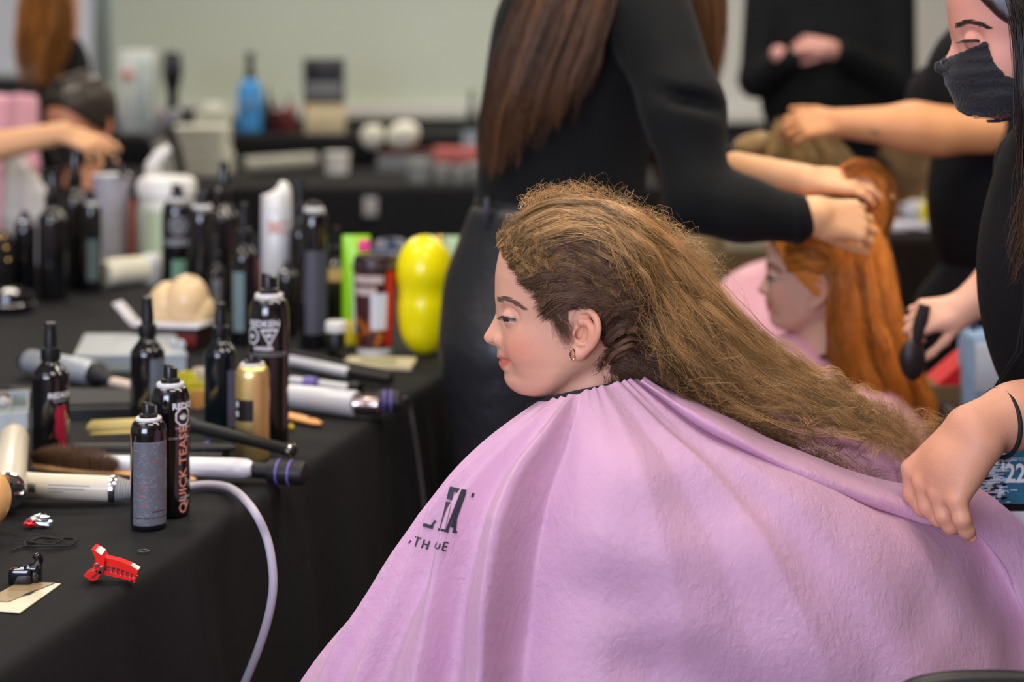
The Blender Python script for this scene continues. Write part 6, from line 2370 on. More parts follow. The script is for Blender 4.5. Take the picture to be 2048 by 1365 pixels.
def lerp_rod(a, b, prof, mb, n=18, flat=1.0):
    """rod from a to b (world); prof: (t, r)"""
    mb.tube([a.lerp(b, t) for t, r in prof], [max(r, 1e-4) for t, r in prof], n, flat=flat)


def tool(name, px, py, label, cat, group=None):
    return empty(name, T(px, py), label, cat, group)


# beige hair dryer: head lying on its side, handle to the right, ribbed boot and cord
o = tool('hair_dryer', 40, 1000, 'beige hair dryer with perforated chrome end, lying at the left edge', 'hair dryer')
hA, hB = T(42, 1008, .024), T(222, 1004, .017)
b = MB()
ax0, ax1 = T(28, 938, .048), T(12, 1036, .034)
lerp_rod(ax0, ax1, [(0, .012), (.03, .018), (.08, .021), (.5, .0225), (.93, .0245), (1, .0240)], b, 28)
b.build('barrel', IVORY, o)
b = MB()
lerp_rod(hA, hB, [(0, .018), (.12, .0170), (.5, .0165), (.86, .0165), (1, .0165)], b, 24)
b.build('handle', IVORY, o)
b = MB()
lerp_rod(hA, hB, [(.985, .0170), (1.0, .0175), (1.045, .0175), (1.06, .017)], b, 24)
b.build('chrome_ring', CHROME, o)
b = MB()
pr = []
for i in range(10):
    t0 = 1.06 + i * .030
    rr = .0160 - .0009 * i
    pr += [(t0, rr * .86), (t0 + .004, rr), (t0 + .018, rr), (t0 + .024, rr * .86)]
lerp_rod(hA, hB, pr, b, 20)
b.build('cord_boot', mat('grey_ribbed_rubber', S(160, 158, 156), rough=.5), o)
b = MB()
dd = (ax1 - ax0).normalized()
lerp_rod(ax1 + dd * .0002, ax1 + dd * .006, [(0, .0240), (.4, .0248), (.8, .0235), (1, .021)], b, 28)
gr = b.build('grille', CHROME, o)
b = MB()
tm = Matrix.Translation(ax1 + dd * .0062) @ dd.to_track_quat('Z', 'Y').to_matrix().to_4x4()
for ring_i in range(1, 6):
    for k in range(ring_i * 6):
        a = 2 * PI * k / (ring_i * 6)
        b.lathe([(.0008, 0), (.0008, .0003)], 6, tm @ Matrix.Translation((.0034 * ring_i * math.cos(a), .0034 * ring_i * math.sin(a), 0)))
g_ = b.build('grille_holes', MATTE, gr)
g_['kind'] = 'stuff'
b = MB()
c = hA.lerp(hB, .16)
b.box((0, 0, 0), (.010, .004, .012), Matrix.Translation(c + Vector((0, -.0165, .002))), bev=.0015)
b.build('switch', CHROME, o)
b = MB()
for i in range(3):
    for ln, (t0, t1) in enumerate(((.34, .80), (.34, .74), (.34, .50))):
        if ln != i:
            continue
        z = .005 - ln * .004
        n_ = 30
        for k in range(n_):
            ta, tb = t0 + (t1 - t0) * k / n_, t0 + (t1 - t0) * (k + .7) / n_
            pa, pb = hA.lerp(hB, ta), hA.lerp(hB, tb)
            yy = -math.sqrt(max(0, .0168 ** 2 - z ** 2))
            b._add([tuple(pa + Vector((0, yy, z))), tuple(pb + Vector((0, yy, z))), tuple(pb + Vector((0, yy, z + .0016))), tuple(pa + Vector((0, yy, z + .0016)))], [(0, 1, 2, 3)])
t_ = b.build('handle_print', PRINTG, o, smooth=False)
t_['kind'] = 'stuff'
# its cord: along the cloth behind the cans, over the edge and down to the floor
e0 = hA.lerp(hB, 1.36)
cpts = [e0, T(300, 1006, .006), T(385, 984, .008), T(455, 990, .010)]
dn = [(500, 1012, 1640), (533, 1075, 1655), (546, 1150, 1660), (541, 1215, 1655), (520, 1290, 1640), (490, 1365, 1620), (450, 1460, 1600), (430, 1800, 1570), (470, 2200, 1560)]
cpts += [P(*q) for q in dn]
b = MB()
sp = crom([tuple(p) for p in cpts], 90)
b.tube([Vector(p) for p in sp], .0052, 12)
b.build('cord', CORD, o)

# oval bristle brush behind the dryer
o = tool('bristle_brush', 230, 975, 'wooden hair brush with a dense dark boar bristle pad, behind the beige dryer', 'brush')
bA, bB = T(66, 948, .012), T(232, 966, .012)
b = MB()
lerp_rod(bA, T(392, 972, .008), [(0, .004), (.04, .012), (.15, .017), (.35, .017), (.48, .012), (.55, .008), (.75, .0075), (.96, .0085), (1, .004)], b, 16, flat=.5)
b.build('wooden_body', WOOD, o)
r_ = np.random.default_rng(21)
b = MB()
for _ in range(2600):
    t, v = r_.uniform(.02, .98), r_.uniform(-1, 1)
    wd = math.sqrt(max(0, 1 - (2 * t - 1) ** 2)) * .016
    p = bA.lerp(bB, t) + Vector((.05, -1, 0)) * (v * wd * .75) + Vector((0, 0, .004))
    ln = .030 * math.sqrt(max(.15, 1 - (2 * t - 1) ** 2 * .8)) * r_.uniform(.8, 1.15)
    d = Vector((r_.normal((2 * t - 1) * .5, .12), -v * .5 + r_.normal(0, .12), 1)).normalized()
    s_ = Vector((.00035, 0, 0))
    b._add([tuple(p - s_), tuple(p + s_), tuple(p + Vector((0, .0006, 0))), tuple(p + d * ln)], [(0, 1, 3), (1, 2, 3), (2, 0, 3)])
br_ = b.build('bristles', mat('boar_bristle', S(112, 82, 56), rough=.6, var=.35, vscale=200), o, smooth=False)
br_['kind'] = 'stuff'

# white flat iron in front
o = tool('flat_iron', 330, 975, 'pearl white flat iron with black end, lying behind the two front cans', 'hair straightener')
fA, fB = T(140, 952, .020), T(505, 968, .020)
b = MB()
lerp_rod(fA, fB, [(0, .010), (.03, .0135), (.5, .0150), (.9, .0175), (.97, .0165), (1, .011)], b, 22, flat=.8)
b.build('lower_arm', SILVER, o)
b = MB()
lerp_rod(fA + Vector((0, .006, .018)), T(470, 950, .038), [(0, .006), (.03, .010), (.6, .010), (.97, .009), (1, .004)], b, 18, flat=.6)
b.build('upper_arm', MATTE, o)
b = MB()
lerp_rod(T(505, 966, .018), T(612, 972, .016), [(0, .011), (.3, .0115), (.32, .016), (.40, .017), (.9, .0165), (.97, .0145), (1, .009)], b, 22)
en = b.build('swivel_end', MATTE, o)
for t in (.48, .70):
    b = MB()
    lerp_rod(T(505, 966, .018), T(612, 972, .016), [(t, .0169), (t + .005, .0174), (t + .03, .0174), (t + .035, .0169)], b, 24)
    b.build('purple_band', PURPLE, en)

# curling wand: gold barrel at the left, long black handle to the right
o = tool('curling_iron', 380, 880, 'gold barrelled curling iron whose slim black handle crosses behind the cans', 'curling iron')
wA, wM, wB = T(178, 884, .020), T(374, 912, .046), T(590, 954, .035)
b = MB()
lerp_rod(wA, wM, [(0, .003), (.015, .009), (.05, .0125), (.96, .0125), (1, .010)], b, 24)
b.build('barrel', mat('polished_gold', S(250, 226, 146), rough=.25, metal=.45, var=.03), o)
b = MB()
lerp_rod(wA + Vector((.004, -.010, -.006)), wM + Vector((0, -.010, -.006)), [(0, .003), (.05, .007), (.9, .007), (1, .004)], b, 16, flat=.5)
b.build('clamp', MATS['polished_gold'], o)
b = MB()
lerp_rod(wM, wB, [(0, .012), (.04, .0125), (.10, .0095), (.5, .0085), (.90, .0080), (.92, .0095), (.985, .0095), (1, .006)], b, 20)
hn = b.build('handle', MATTE, o)
b = MB()
lerp_rod(wM, wB, [(.955, .0099), (.96, .0103), (.985, .0103), (.99, .0099)], b, 20)
b.build('end_ring', CHROME, hn)

# dark iron lying between, with a purple ring
o = tool('flat_iron', 320, 925, 'black flat iron with one purple ring, half hidden behind the front cans', 'hair straightener')
dA, dB = T(200, 930, .012), T(446, 935, .014)
b = MB()
lerp_rod(dA, dB, [(0, .006), (.03, .011), (.7, .011), (.78, .008), (1, .010)], b, 18, flat=.8)
b.build('body', MATTE, o)
b = MB()
lerp_rod(T(398, 926, .016), T(452, 930, .016), [(0, .010), (.12, .015), (.85, .0155), (1, .012)], b, 20)
en = b.build('swivel_end', MATTE, o)
b = MB()
lerp_rod(T(398, 926, .016), T(452, 930, .016), [(.28, .0155), (.30, .0160), (.36, .0160), (.38, .0155)], b, 20)
b.build('purple_band', PURPLE, en)

# silver round thermal brush, left
o = tool('round_brush', 130, 770, 'silver ceramic round brush with black tip and pale handle, left of the clear case', 'brush')
a, c = T(58, 752, .026), T(188, 776, .026)
b = MB()
lerp_rod(a, c, [(0, .020), (.02, .022), (.98, .022), (1, .020)], b, 28)
b.build('barrel', mat('perforated_silver', S(198, 204, 212), rough=.35, metal=.55, var=.2, vscale=160), o)
b = MB()
d_ = (c - a).normalized()
e1_ = d_.cross(Vector((0, 0, 1))).normalized()
e2_ = d_.cross(e1_)
for k in range(20):
    for j in range(26):
        an = 2 * PI * (k + .5 * (j % 2)) / 20
        dr = e1_ * math.cos(an) + e2_ * math.sin(an)
        p = a.lerp(c, (j + .5) / 26) + dr * .0221
        tn = d_.cross(dr)
        b._add([tuple(p - d_ * .0016), tuple(p + tn * .0022), tuple(p + d_ * .0016), tuple(p - tn * .0022)], [(0, 1, 2, 3)])
ho_ = b.build('barrel_holes', mat('hole_grey', S(70, 74, 80), rough=.6), o, smooth=False)
ho_['kind'] = 'stuff'
b = MB()
r_ = np.random.default_rng(4)
for k in range(14):
    for j in range(22):
        an = 2 * PI * k / 14 + .1 * (j % 2)
        p = a.lerp(c, (j + .5) / 22)
        d = (c - a).normalized()
        e1 = d.cross(Vector((0, 0, 1))).normalized()
        dr = e1 * math.cos(an) + Vector((0, 0, 1)) * math.sin(an)
        if p.z + dr.z * .03 < TABLE_H + .001:
            continue
        s_ = d * .0006
        b._add([tuple(p + dr * .021 - s_), tuple(p + dr * .021 + s_), tuple(p + dr * .021 + d.cross(dr) * .0008), tuple(p + dr * .0295)], [(0, 1, 3), (1, 2, 3), (2, 0, 3)])
bb_ = b.build('bristles', MATTE, o, smooth=False)
bb_['kind'] = 'stuff'
b = MB()
lerp_rod(a, c, [(-.10, .006), (-.08, .016), (-.01, .0215), (0, .021)], b, 24)
b.build('tip', MATTE, o)
b = MB()
lerp_rod(c, T(222, 782, .018), [(0, .021), (.3, .0215), (.7, .012), (1, .008)], b, 24)
b.build('ferrule', MATTE, o)
b = MB()
lerp_rod(T(216, 780, .016), T(275, 790, .012), [(0, .008), (.5, .009), (1, .008)], b, 16)
b.build('handle', mat('pale_pink_plastic', S(206, 186, 172), rough=.4), o)

# clear frosted case
CLEAR = mat('frosted_clear_plastic', S(212, 222, 226), rough=.25, trans=.55, spec=.5, var=.04)
def quad_box(b, pix, h, z0=0.0):
    """box on the table whose four base corners are seen at these pixels"""
    lo = [T(px, py, z0) for px, py in pix]
    hi = [p + Vector((0, 0, h)) for p in lo]
    b._add([tuple(p) for p in lo + hi], [(3, 2, 1, 0), (4, 5, 6, 7)] + [(i, (i + 1) % 4, 4 + (i + 1) % 4, 4 + i) for i in range(4)])
def tray(o, pix, h, m, name='tray', t=.0022):
    lo = [T(*p) for p in pix]
    c = sum(lo, Vector()) / 4
    inn = [c + (p - c) * .95 for p in lo]
    up = Vector((0, 0, h))
    vs = [p for p in lo] + [p + up for p in lo] + [p + up for p in inn] + [p + Vector((0, 0, t)) for p in inn]
    fs = [(3, 2, 1, 0)] + [(i, (i + 1) % 4, 4 + (i + 1) % 4, 4 + i) for i in range(4)] + [(4 + i, 4 + (i + 1) % 4, 8 + (i + 1) % 4, 8 + i) for i in range(4)] + [(8 + i, 8 + (i + 1) % 4, 12 + (i + 1) % 4, 12 + i) for i in range(4)] + [(12, 13, 14, 15)]
    b = MB()
    b._add([tuple(p) for p in vs], fs)
    return b.build(name, m, o, smooth=False)
o = tool('storage_case', 245, 745, 'frosted clear plastic case with shut lid, behind the round brush', 'case')
pix = [(150, 744), (372, 742), (348, 699), (172, 699)]
tray(o, pix, .026, CLEAR)
b = MB()
cc_ = sum((T(*p) for p in pix), Vector()) / 4
pl2 = [(cc_ + (T(*p) - cc_) * 1.02) for p in pix]
b._add([tuple(p + Vector((0, 0, .0265))) for p in pl2] + [tuple(p + Vector((0, 0, .031))) for p in pl2], [(3, 2, 1, 0), (4, 5, 6, 7)] + [(i, (i + 1) % 4, 4 + (i + 1) % 4, 4 + i) for i in range(4)])
b.build('lid', CLEAR, o, smooth=False)
b = MB()
for (px, py) in ((346, 726), (362, 730)):
    b.ball(T(px, py, .038), (.009, .009, .010), 12, 8)
b.build('latch', CLEAR, o)
o = tool('organizer_tray', 20, 860, 'clear plastic organizer tray at the left edge, with dividers', 'tray')
pix = [(-60, 872), (56, 860), (58, 814), (-44, 818)]
tray(o, pix, .028, CLEAR)
for k in (.33, .66):
    b = MB()
    p0, p1 = T(*pix[0]).lerp(T(*pix[1]), k), T(*pix[3]).lerp(T(*pix[2]), k)
    n_ = (p1 - p0).cross(Vector((0, 0, 1))).normalized() * .0008
    b._add([tuple(p0 - n_), tuple(p0 + n_), tuple(p1 + n_), tuple(p1 - n_)] + [tuple(v + Vector((0, 0, .024))) for v in (p0 - n_, p0 + n_, p1 + n_, p1 - n_)], [(3, 2, 1, 0), (4, 5, 6, 7)] + [(i, (i + 1) % 4, 4 + (i + 1) % 4, 4 + i) for i in range(4)])
    b.build('divider', CLEAR, o, smooth=False)
o = tool('hair_clip', 8, 830, 'grey oval hair clip lying in the organizer at the left edge', 'clip')
b = MB()
b.ball(T(2, 842, .040), (.016, .012, .008), 16, 10)
b.build('body', mat('dark_grey_plastic', S(84, 80, 78), rough=.4), o)
b = MB()
b.ball(T(6, 852, .036), (.012, .008, .010), 12, 8)
b.build('pad', mat('light_grey_plastic', S(160, 158, 152), rough=.5), o)

# flat black tool case
o = tool('tool_case', 150, 830, 'flat matte black tool case behind the left spray bottle', 'case')
b = MB()
quad_box(b, [(140, 838), (268, 834), (262, 802), (0, 794)], .016)
b.build('body', mat('black_case_vinyl', S(26, 26, 28), rough=.4, bump=.001, bscale=80), o, smooth=False)
b = MB()
quad_box(b, [(141, 834), (267, 830), (261, 804), (8, 796)], .004, .0165)
b.build('flap', mat('black_case_cloth', S(38, 38, 40), rough=.7), o, smooth=False)
b = MB()
b.tube([T(140, 838, .010), T(204, 836, .010), T(268, 834, .010)], .0022, 6)
b.build('zip', SATIN, o)

# yellow and cream claw clips between the bottles
r_ = np.random.default_rng(17)
YC = mat('acid_yellow_plastic', S(206, 196, 40), rough=.35, var=.1)
for i, (px, py, mm, lab) in enumerate(((372, 778, YC, 'yellow claw clip left of the teal tinted bottle, upper one'), (392, 800, YC, 'yellow claw clip left of the teal tinted bottle, lower one'),
                                      (404, 770, mat('cream_plastic', S(226, 214, 190), rough=.3), 'cream claw clip touching the teal tinted bottle'), (402, 818, mat('amber_plastic', S(206, 150, 80), rough=.3), 'amber claw clip beside the teal tinted bottle'))):
    o = tool('claw_clip', px, py, lab, 'clip')
    c = T(px, py)
    for sg_ in (-1, 1):
        b = MB()
        M_ = Matrix.Translation(c + Vector((sg_ * .0055, 0, .0005))) @ Matrix.Rotation(r_.uniform(-.5, .5), 4, 'Z')
        b.prism([(u_ * 1.5, v_ * 1.5) for u_, v_ in [(-.010, 0), (-.012, .012), (-.005, .020), (.004, .021), (.011, .013), (.012, 0), (.009, 0), (.008, .006), (.005, 0), (.003, .006), (0, 0), (-.003, .006), (-.006, 0)]], .005, M_ @ Matrix.Rotation(PI / 2, 4, 'X'))
        b.build('jaw', mm, o, smooth=False)
    b = MB()
    b.tube([c + Vector((-.008, 0, .026)), c + Vector((.008, 0, .026))], .0026, 8)
    b.build('spring', CHROME, o)

# irons lying at the right end of the table
o = tool('curling_iron', 680, 760, 'slim grey handled curling wand with black tip, right of the tallest can', 'curling iron')
a, m_, c = T(578, 735, .014), T(700, 762, .014), T(782, 776, .014)
b = MB()
lerp_rod(a, m_, [(0, .008), (.05, .010), (.95, .010), (1, .009)], b, 18)
b.build('handle', SILVER, o)
b = MB()
lerp_rod(m_, c, [(0, .010), (.9, .0105), (1, .008)], b, 18)
b.build('tip', MATTE, o)
b = MB()
lerp_rod(a + Vector((0, .006, .012)), c + Vector((0, .006, .010)), [(0, .003), (.05, .006), (.95, .0055), (1, .003)], b, 14)
b.build('clamp', MATTE, o)
o = tool('flat_iron', 640, 800, 'silver grey flat iron with purple ring beneath the slim wand', 'hair straightener')
a, c = T(580, 774, .012), T(700, 790, .012)
b = MB()
lerp_rod(a, c, [(0, .008), (.05, .010), (.95, .010), (1, .008)], b, 18, flat=.7)
b.build('body', SILVER, o)
b = MB()
lerp_rod(c, T(720, 793, .012), [(0, .009), (.2, .0115), (1, .011)], b, 18)
en = b.build('swivel_end', MATTE, o)
b = MB()
lerp_rod(T(610, 782, .013), T(632, 785, .013), [(0, .0105), (.1, .0125), (.9, .0125), (1, .0105)], b, 18)
b.build('purple_band', PURPLE, o)
o = tool('flat_iron', 660, 835, 'thick white flat iron with chrome joint and black end at the table edge', 'hair straightener')
a, c = T(575, 818, .022), T(712, 836, .022)
b = MB()
lerp_rod(a, c, [(0, .014), (.04, .019), (.5, .0205), (.97, .021), (1, .0195)], b, 24)
b.build('body', SILVER, o)
b = MB()
lerp_rod(c, T(762, 838, .022), [(0, .018), (.2, .0165), (.5, .0175), (.95, .017), (1, .015)], b, 22)
b.build('chrome_joint', mat('rosy_chrome', S(200, 180, 176), rough=.18, metal=1, var=.3, vscale=60), o)
b = MB()
lerp_rod(T(752, 832, .024), T(804, 832, .024), [(0, .015), (.08, .018), (.9, .0175), (1, .012)], b, 22)
en = b.build('swivel_end', MATTE, o)
for t in (.30, .55):
    b = MB()
    lerp_rod(T(752, 832, .024), T(804, 832, .024), [(t, .0182), (t + .01, .0187), (t + .06, .0187), (t + .07, .0182)], b, 22)
    b.build('purple_band', PURPLE, en)
b = MB()
pp = [T(800, 832, .024), P(816, 800, 1190), P(826, 850, 1185), P(838, 930, 1180), P(850, 1040, 1180), P(856, 1200, 1178), P(860, 1560, 1175)]
b.tube([Vector(p) for p in crom([tuple(p) for p in pp], 50)], .0032, 8)
b.build('cord', mat('grey_cord', S(70, 66, 66), rough=.6), o)
o = tool('comb', 610, 860, 'orange wooden comb with rounded end in front of the thick white iron', 'comb')
a, c = T(572, 838, .006), T(640, 856, .006)
b = MB()
lerp_rod(a, c, [(0, .011), (.4, .0125), (.8, .011), (.97, .007), (1, .003)], b, 18, flat=.45)
b.build('handle', mat('orange_wood', S(226, 160, 90), rough=.4, var=.12, vscale=30), o)
b = MB()
b.tube([T(618, 850, .010), T(624, 851, .010)], .003, 10)
b.build('rivet', MATTE, o)
for (px, py, mm, lab) in ((580, 800, mat('red_bead_plastic', S(220, 40, 40), rough=.3), 'small red bead cap beside the tallest can'), (580, 862, mat('yellow_bead_plastic', S(220, 196, 40), rough=.3), 'small yellow bead cap at the foot of the tallest can')):
    o = tool('bead', px, py, lab, 'bead')
    b = MB()
    b.ball(T(px, py, .0052), .0062, 14, 10)
    b.build('ball', mm, o)
    b = MB()
    b.lathe([(.0022, .0103), (.0026, .0108), (.0022, .012)], 10, Matrix.Translation(T(px, py, 0)))
    b.build('hole_ring', MATTE, o)
# card lying behind the cup
o = tool('card_packet', 790, 735, 'cream cardboard packet lying flat before the coffee cup', 'packet')
b = MB()
quad_box(b, [(680, 735), (822, 742), (834, 722), (700, 718)], .006)
b.build('sheet', mat('cream_card', S(212, 202, 168), rough=.6, var=.1, vscale=60), o, smooth=False)
b = MB()
quad_box(b, [(715, 732), (790, 736), (796, 726), (724, 723)], .0006, .0063)
b.build('printed_panel', mat('grey_green_print', S(160, 160, 120), rough=.6, var=.3, vscale=120), o, smooth=False)

# ------------------------------------------------------------------ small things in front
o = tool('sectioning_clip', 225, 1150, 'bright red toothed plastic sectioning clip on the front of the black cloth', 'clip')
RED_P = mat('red_clear_plastic', S(232, 36, 28), rough=.2, spec=.5, coat=.4, trans=.1)
sA = T(200, 1142, .004)
sF = 1801
qf = lambda px, py, dy=0: Vector(P(px, py, sF)) + Vector((0, dy, 0))
jaw = [(205, 1113), (216, 1118), (240, 1122), (262, 1131), (277, 1139), (277, 1144), (271, 1160), (262, 1160), (236, 1151), (212, 1148), (203, 1140)]
def slab(px_list, dy0, dy1, name, m, par):
    n = len(px_list)
    vs = [tuple(qf(*p, dy0)) for p in px_list] + [tuple(qf(*p, dy1)) for p in px_list]
    fs = [tuple(range(n)), tuple(range(2 * n - 1, n - 1, -1))] + [(i, n + i, n + (i + 1) % n, (i + 1) % n) for i in range(n)]
    b = MB()
    b._add(vs, fs)
    return b.build(name, m, par, smooth=False)
# jaw with a row of slots: a top rail, a bottom rail and the teeth between them
slab([(203, 1112), (218, 1117), (240, 1122), (262, 1131), (277, 1140), (274, 1151), (258, 1144), (236, 1136), (212, 1132)], -.002, .010, 'upper_jaw', RED_P, o)
slab([(208, 1141), (236, 1149), (264, 1157), (272, 1156), (271, 1161), (258, 1160), (230, 1154), (206, 1148)], -.002, .010, 'lower_jaw', RED_P, o)
for k in range(6):
    x = 222 + k * 9.2
    y = 1124 + k * 3.2
    slab([(x, y + 2), (x + 3.4, y + 3), (x + 1.8, y + 27), (x - 2, y + 26)], .000, .006, 'tooth', RED_P, o)
slab([(186, 1095), (193, 1098), (206, 1107), (212, 1119), (210, 1138), (203, 1145), (194, 1140), (190, 1128), (195, 1116)], -.008, .014, 'upper_lever', RED_P, o)
slab([(170, 1148), (186, 1140), (200, 1138), (208, 1140), (198, 1156), (188, 1159)], -.008, .014, 'lower_lever', RED_P, o)
b = MB()
for (px, py) in ((197, 1127), (206, 1133)):
    b.tube([qf(px, py, -.0105), qf(px, py, .016)], .0022, 10)
b.tube([qf(206, 1133, -.0100), qf(198, 1142, -.0098), qf(186, 1152, -.0090)], .0009, 6)
b.build('steel_spring', CHROME, o)

o = tool('jaw_clip', 55, 1150, 'small glossy black plastic clip standing open near the left edge', 'clip')
s6_ = 1808
qe = lambda px, py, dy=0: Vector(P(px, py, s6_)) + Vector((0, dy, 0))
b = MB()
b.box(qe(44, 1152, .0), (.026, .020, .018), bev=.003)
b.box(qe(64, 1150, .004), (.018, .018, .022), bev=.003)
b.build('base', GLOSS, o)
b = MB()
b.tube([Vector(p) for p in crom([tuple(qe(60, 1138)), tuple(qe(72, 1130)), tuple(qe(78, 1120)), tuple(qe(74, 1114)), tuple(qe(66, 1113))], 14)], [.005] * 10 + [.0045, .004, .003, .002], 10)
b.build('lever', GLOSS, o)

# clear packet with a white card
o = tool('card_packet', 60, 1205, 'clear plastic packet with a white and amber card, at the lower left', 'packet')
b = MB()
quad_box(b, [(-30, 1222), (40, 1228), (122, 1170), (36, 1165)], .0012)
b.build('card', mat('milky_card', S(206, 198, 172), rough=.4, var=.1, vscale=40), o, smooth=False)
b = MB()
quad_box(b, [(-28, 1205), (16, 1208), (110, 1170), (38, 1168)], .0006, .0016)
b.build('window', mat('amber_film', S(140, 120, 84), rough=.4), o, smooth=False)
b = MB()
quad_box(b, [(46, 1196), (60, 1193), (72, 1186), (60, 1190)], .0005, .0026)
b.build('dark_mark', MATTE, o, smooth=False)
# hair elastic coils and loose hairs
o = tool('hair_elastic', 100, 1105, 'black elastic hair tie lying in loose coils on the cloth', 'hair tie')
b = MB()
c0 = T(100, 1092, .003)
for k, (rx, ry, ox, oy) in enumerate(((.030, .020, 0, 0), (.026, .016, .004, .003), (.020, .013, -.006, .002))):
    b.tube([tuple(c0 + Vector((ox + rx * math.cos(t), oy + ry * math.sin(t), .0012 * math.sin(3 * t + k) + .0012 + .0006 * k))) for t in np.linspace(0, 2 * PI, 34)], .0012, 6, cap=False)
b.build('coil', M_BAND, o)
b = MB()
b.tube([T(70, 1086, .003), T(48, 1098, .003), T(22, 1108, .003)], .0011, 6)
b.build('loose_end', M_BAND, o)
r_ = np.random.default_rng(8)
b = MB()
for _ in range(38):
    x0, y0 = r_.uniform(20, 120), r_.uniform(1062, 1108)
    g = [T(x0, y0, .002)]
    an = r_.uniform(-.6, .6)
    for k in range(5):
        an += r_.normal(0, .5)
        x0 += 11 * math.cos(an)
        y0 += 5 * math.sin(an)
        g.append(T(x0, y0, .0025))
    b.tube(g, .00022, 3)
ls = b.build('loose_hairs', LASH, None)
recenter(ls)
tag(ls, 'loose dark hairs scattered on the cloth round the coiled elastic', 'hair', kind='stuff')
# foil wrapper
o = tool('candy_wrapper', 78, 1056, 'crumpled silver and red foil sweet wrapper on the cloth', 'wrapper')
r_ = np.random.default_rng(2)
def crumple(c, rx, ry, rz, m, name, n=9, k=7):
    b = MB()
    vs, fs = [], []
    for j in range(k + 1):
        for i in range(n):
            p = PI * j / k
            a = 2 * PI * i / n
            q_ = 1 + r_.normal(0, .22)
            vs.append((c.x + rx * q_ * math.sin(p) * math.cos(a), c.y + ry * q_ * math.sin(p) * math.sin(a), max(TABLE_H + .0008, c.z + rz * q_ * math.cos(p))))
    for j in range(k):
        for i in range(n):
            fs.append((j * n + i, (j + 1) * n + i, (j + 1) * n + (i + 1) % n, j * n + (i + 1) % n))
    b._add(vs, fs)
    return b.build(name, m, o, smooth=False)
crumple(T(82, 1054, .008), .015, .008, .007, mat('silver_foil', S(200, 204, 210), rough=.2, metal=.9, var=.1), 'foil')
crumple(T(58, 1058, .006), .007, .005, .004, mat('red_foil', S(190, 24, 30), rough=.25, metal=.4), 'red_twist')
# tiny ring
b = MB()
c0 = T(287, 1106, .002)
b.tube([tuple(c0 + Vector((.0065 * math.cos(t), .0045 * math.sin(t), 0))) for t in np.linspace(0, 2 * PI, 25)], .0009, 6, cap=False)
rg = b.build('hair_ring', mat('smoky_elastic', S(70, 68, 66), rough=.3), None)
recenter(rg)
tag(rg, 'tiny clear grey elastic ring right of the red clip', 'elastic')
# ------------------------------------------------------------------ things on the far table and the right hand table
RZ = .165                                      # height of the covered riser at the back of the far table
def on(py, z):
    return (py - HZ) / (CAMZ - z)


ry0, ry1 = 9.3, 10.7
rs = MB()
rs.box((-1.2, (ry0 + ry1) / 2, TABLE_H + RZ / 2 + .006), (4.2, ry1 - ry0, RZ), bev=.02)
r_o = rs.build('riser', M_CLOTH, None)
recenter(r_o)
tag(r_o, 'black covered riser at the back of the far table', 'riser')
ZR = TABLE_H + RZ + .006


def far(name, px, s, label, cat, z=None, group=None):
    z = ZR if z is None else z
    return empty(name, ((px - 1024) / s, FPX / s, z), label, cat, group)


def fbox(o, s, w_, h_, d_, m, name='body', x=0, z=0, y=0, bev=.006):
    b = MB()
    b.box((x / s, y, z / s + h_ / s / 2), (w_ / s, d_, h_ / s), bev=bev)
    return b.build(name, m, o, local=True)


def flathe(o, s, prof, m, name='body', x=0, y=0):
    b = MB()
    b.lathe([(r / s, z / s) for r, z in prof], 24, Matrix.Translation((x / s, y, 0)))
    return b.build(name, m, o, local=True)


sR = 355
o = far('display_box', 276, sR, 'tall white product box with red print, at the left of the far table', 'box')
fbox(o, sR, 66, 165, .10, mat('blue_white_card', S(196, 204, 202), rough=.5), bev=.004)
fbox(o, sR, 24, 14, .004, mat('coral_print', S(206, 110, 96), rough=.5), 'red_print', x=-16, z=108, y=-.053, bev=.0005)
fbox(o, sR, 16, 140, .004, mat('pale_grey_card', S(160, 178, 178), rough=.5), 'side_stripe', x=14, z=8, y=-.053, bev=.0005)
o = far('hair_dryer', 345, sR, 'black hair dryer standing on its handle beside the tall white box', 'hair dryer')
flathe(o, sR, [(14, 0), (12, 20), (11, 80), (15, 95), (20, 120), (19, 150), (14, 162)], GLOSS)
fbox(o, sR, 14, 30, .02, mat('dull_pink_plastic', S(150, 92, 88), rough=.5), 'pink_tag', x=-14, z=14, y=-.05)
o = far('black_box', 388, sR, 'low black box to the right of the standing hair dryer', 'box')
fbox(o, sR, 52, 40, .09, SATIN)
fbox(o, sR, 54, 8, .094, SATIN, 'lid', z=40)
o = far('dispenser_bottle', 500, sR, 'bright blue bottle with tall black pump on the far table', 'bottle')
flathe(o, sR, [(22, 0), (25, 4), (25, 80), (20, 98), (9, 106)], mat('bright_blue_plastic', S(60, 140, 206), rough=.3))
flathe(o, sR, [(10, 105), (10, 122), (7, 124), (7, 150), (10, 152), (9, 160)], SATIN, 'pump')
fbox(o, sR, 30, 18, .004, mat('steel_blue_label', S(90, 140, 180), rough=.5), 'label', z=46, y=-.070, bev=.0005)
for i, (px, w_, h_, mm, lab) in enumerate(((536, 20, 92, SATIN, 'black pump bottle right of the blue bottle'), (556, 22, 70, mat('maroon_plastic', S(84, 30, 34), rough=.3), 'maroon bottle, left of the pair behind the far clutter'), (580, 24, 76, mat('brick_plastic', S(112, 52, 46), rough=.3), 'brick red bottle left of the black display'))):
    o = far('dispenser_bottle', px, sR, lab, 'bottle')
    flathe(o, sR, [(w_ * .45, 0), (w_ * .5, 3), (w_ * .5, h_ * .62), (w_ * .2, h_ * .75)], mm)
    flathe(o, sR, [(w_ * .22, h_ * .74), (w_ * .22, h_ * .82), (w_ * .12, h_ * .84), (w_ * .12, h_)], SATIN, 'pump')
o = far('display_stand', 648, sR, 'black and grey product display standing before the whiteboard', 'display stand')
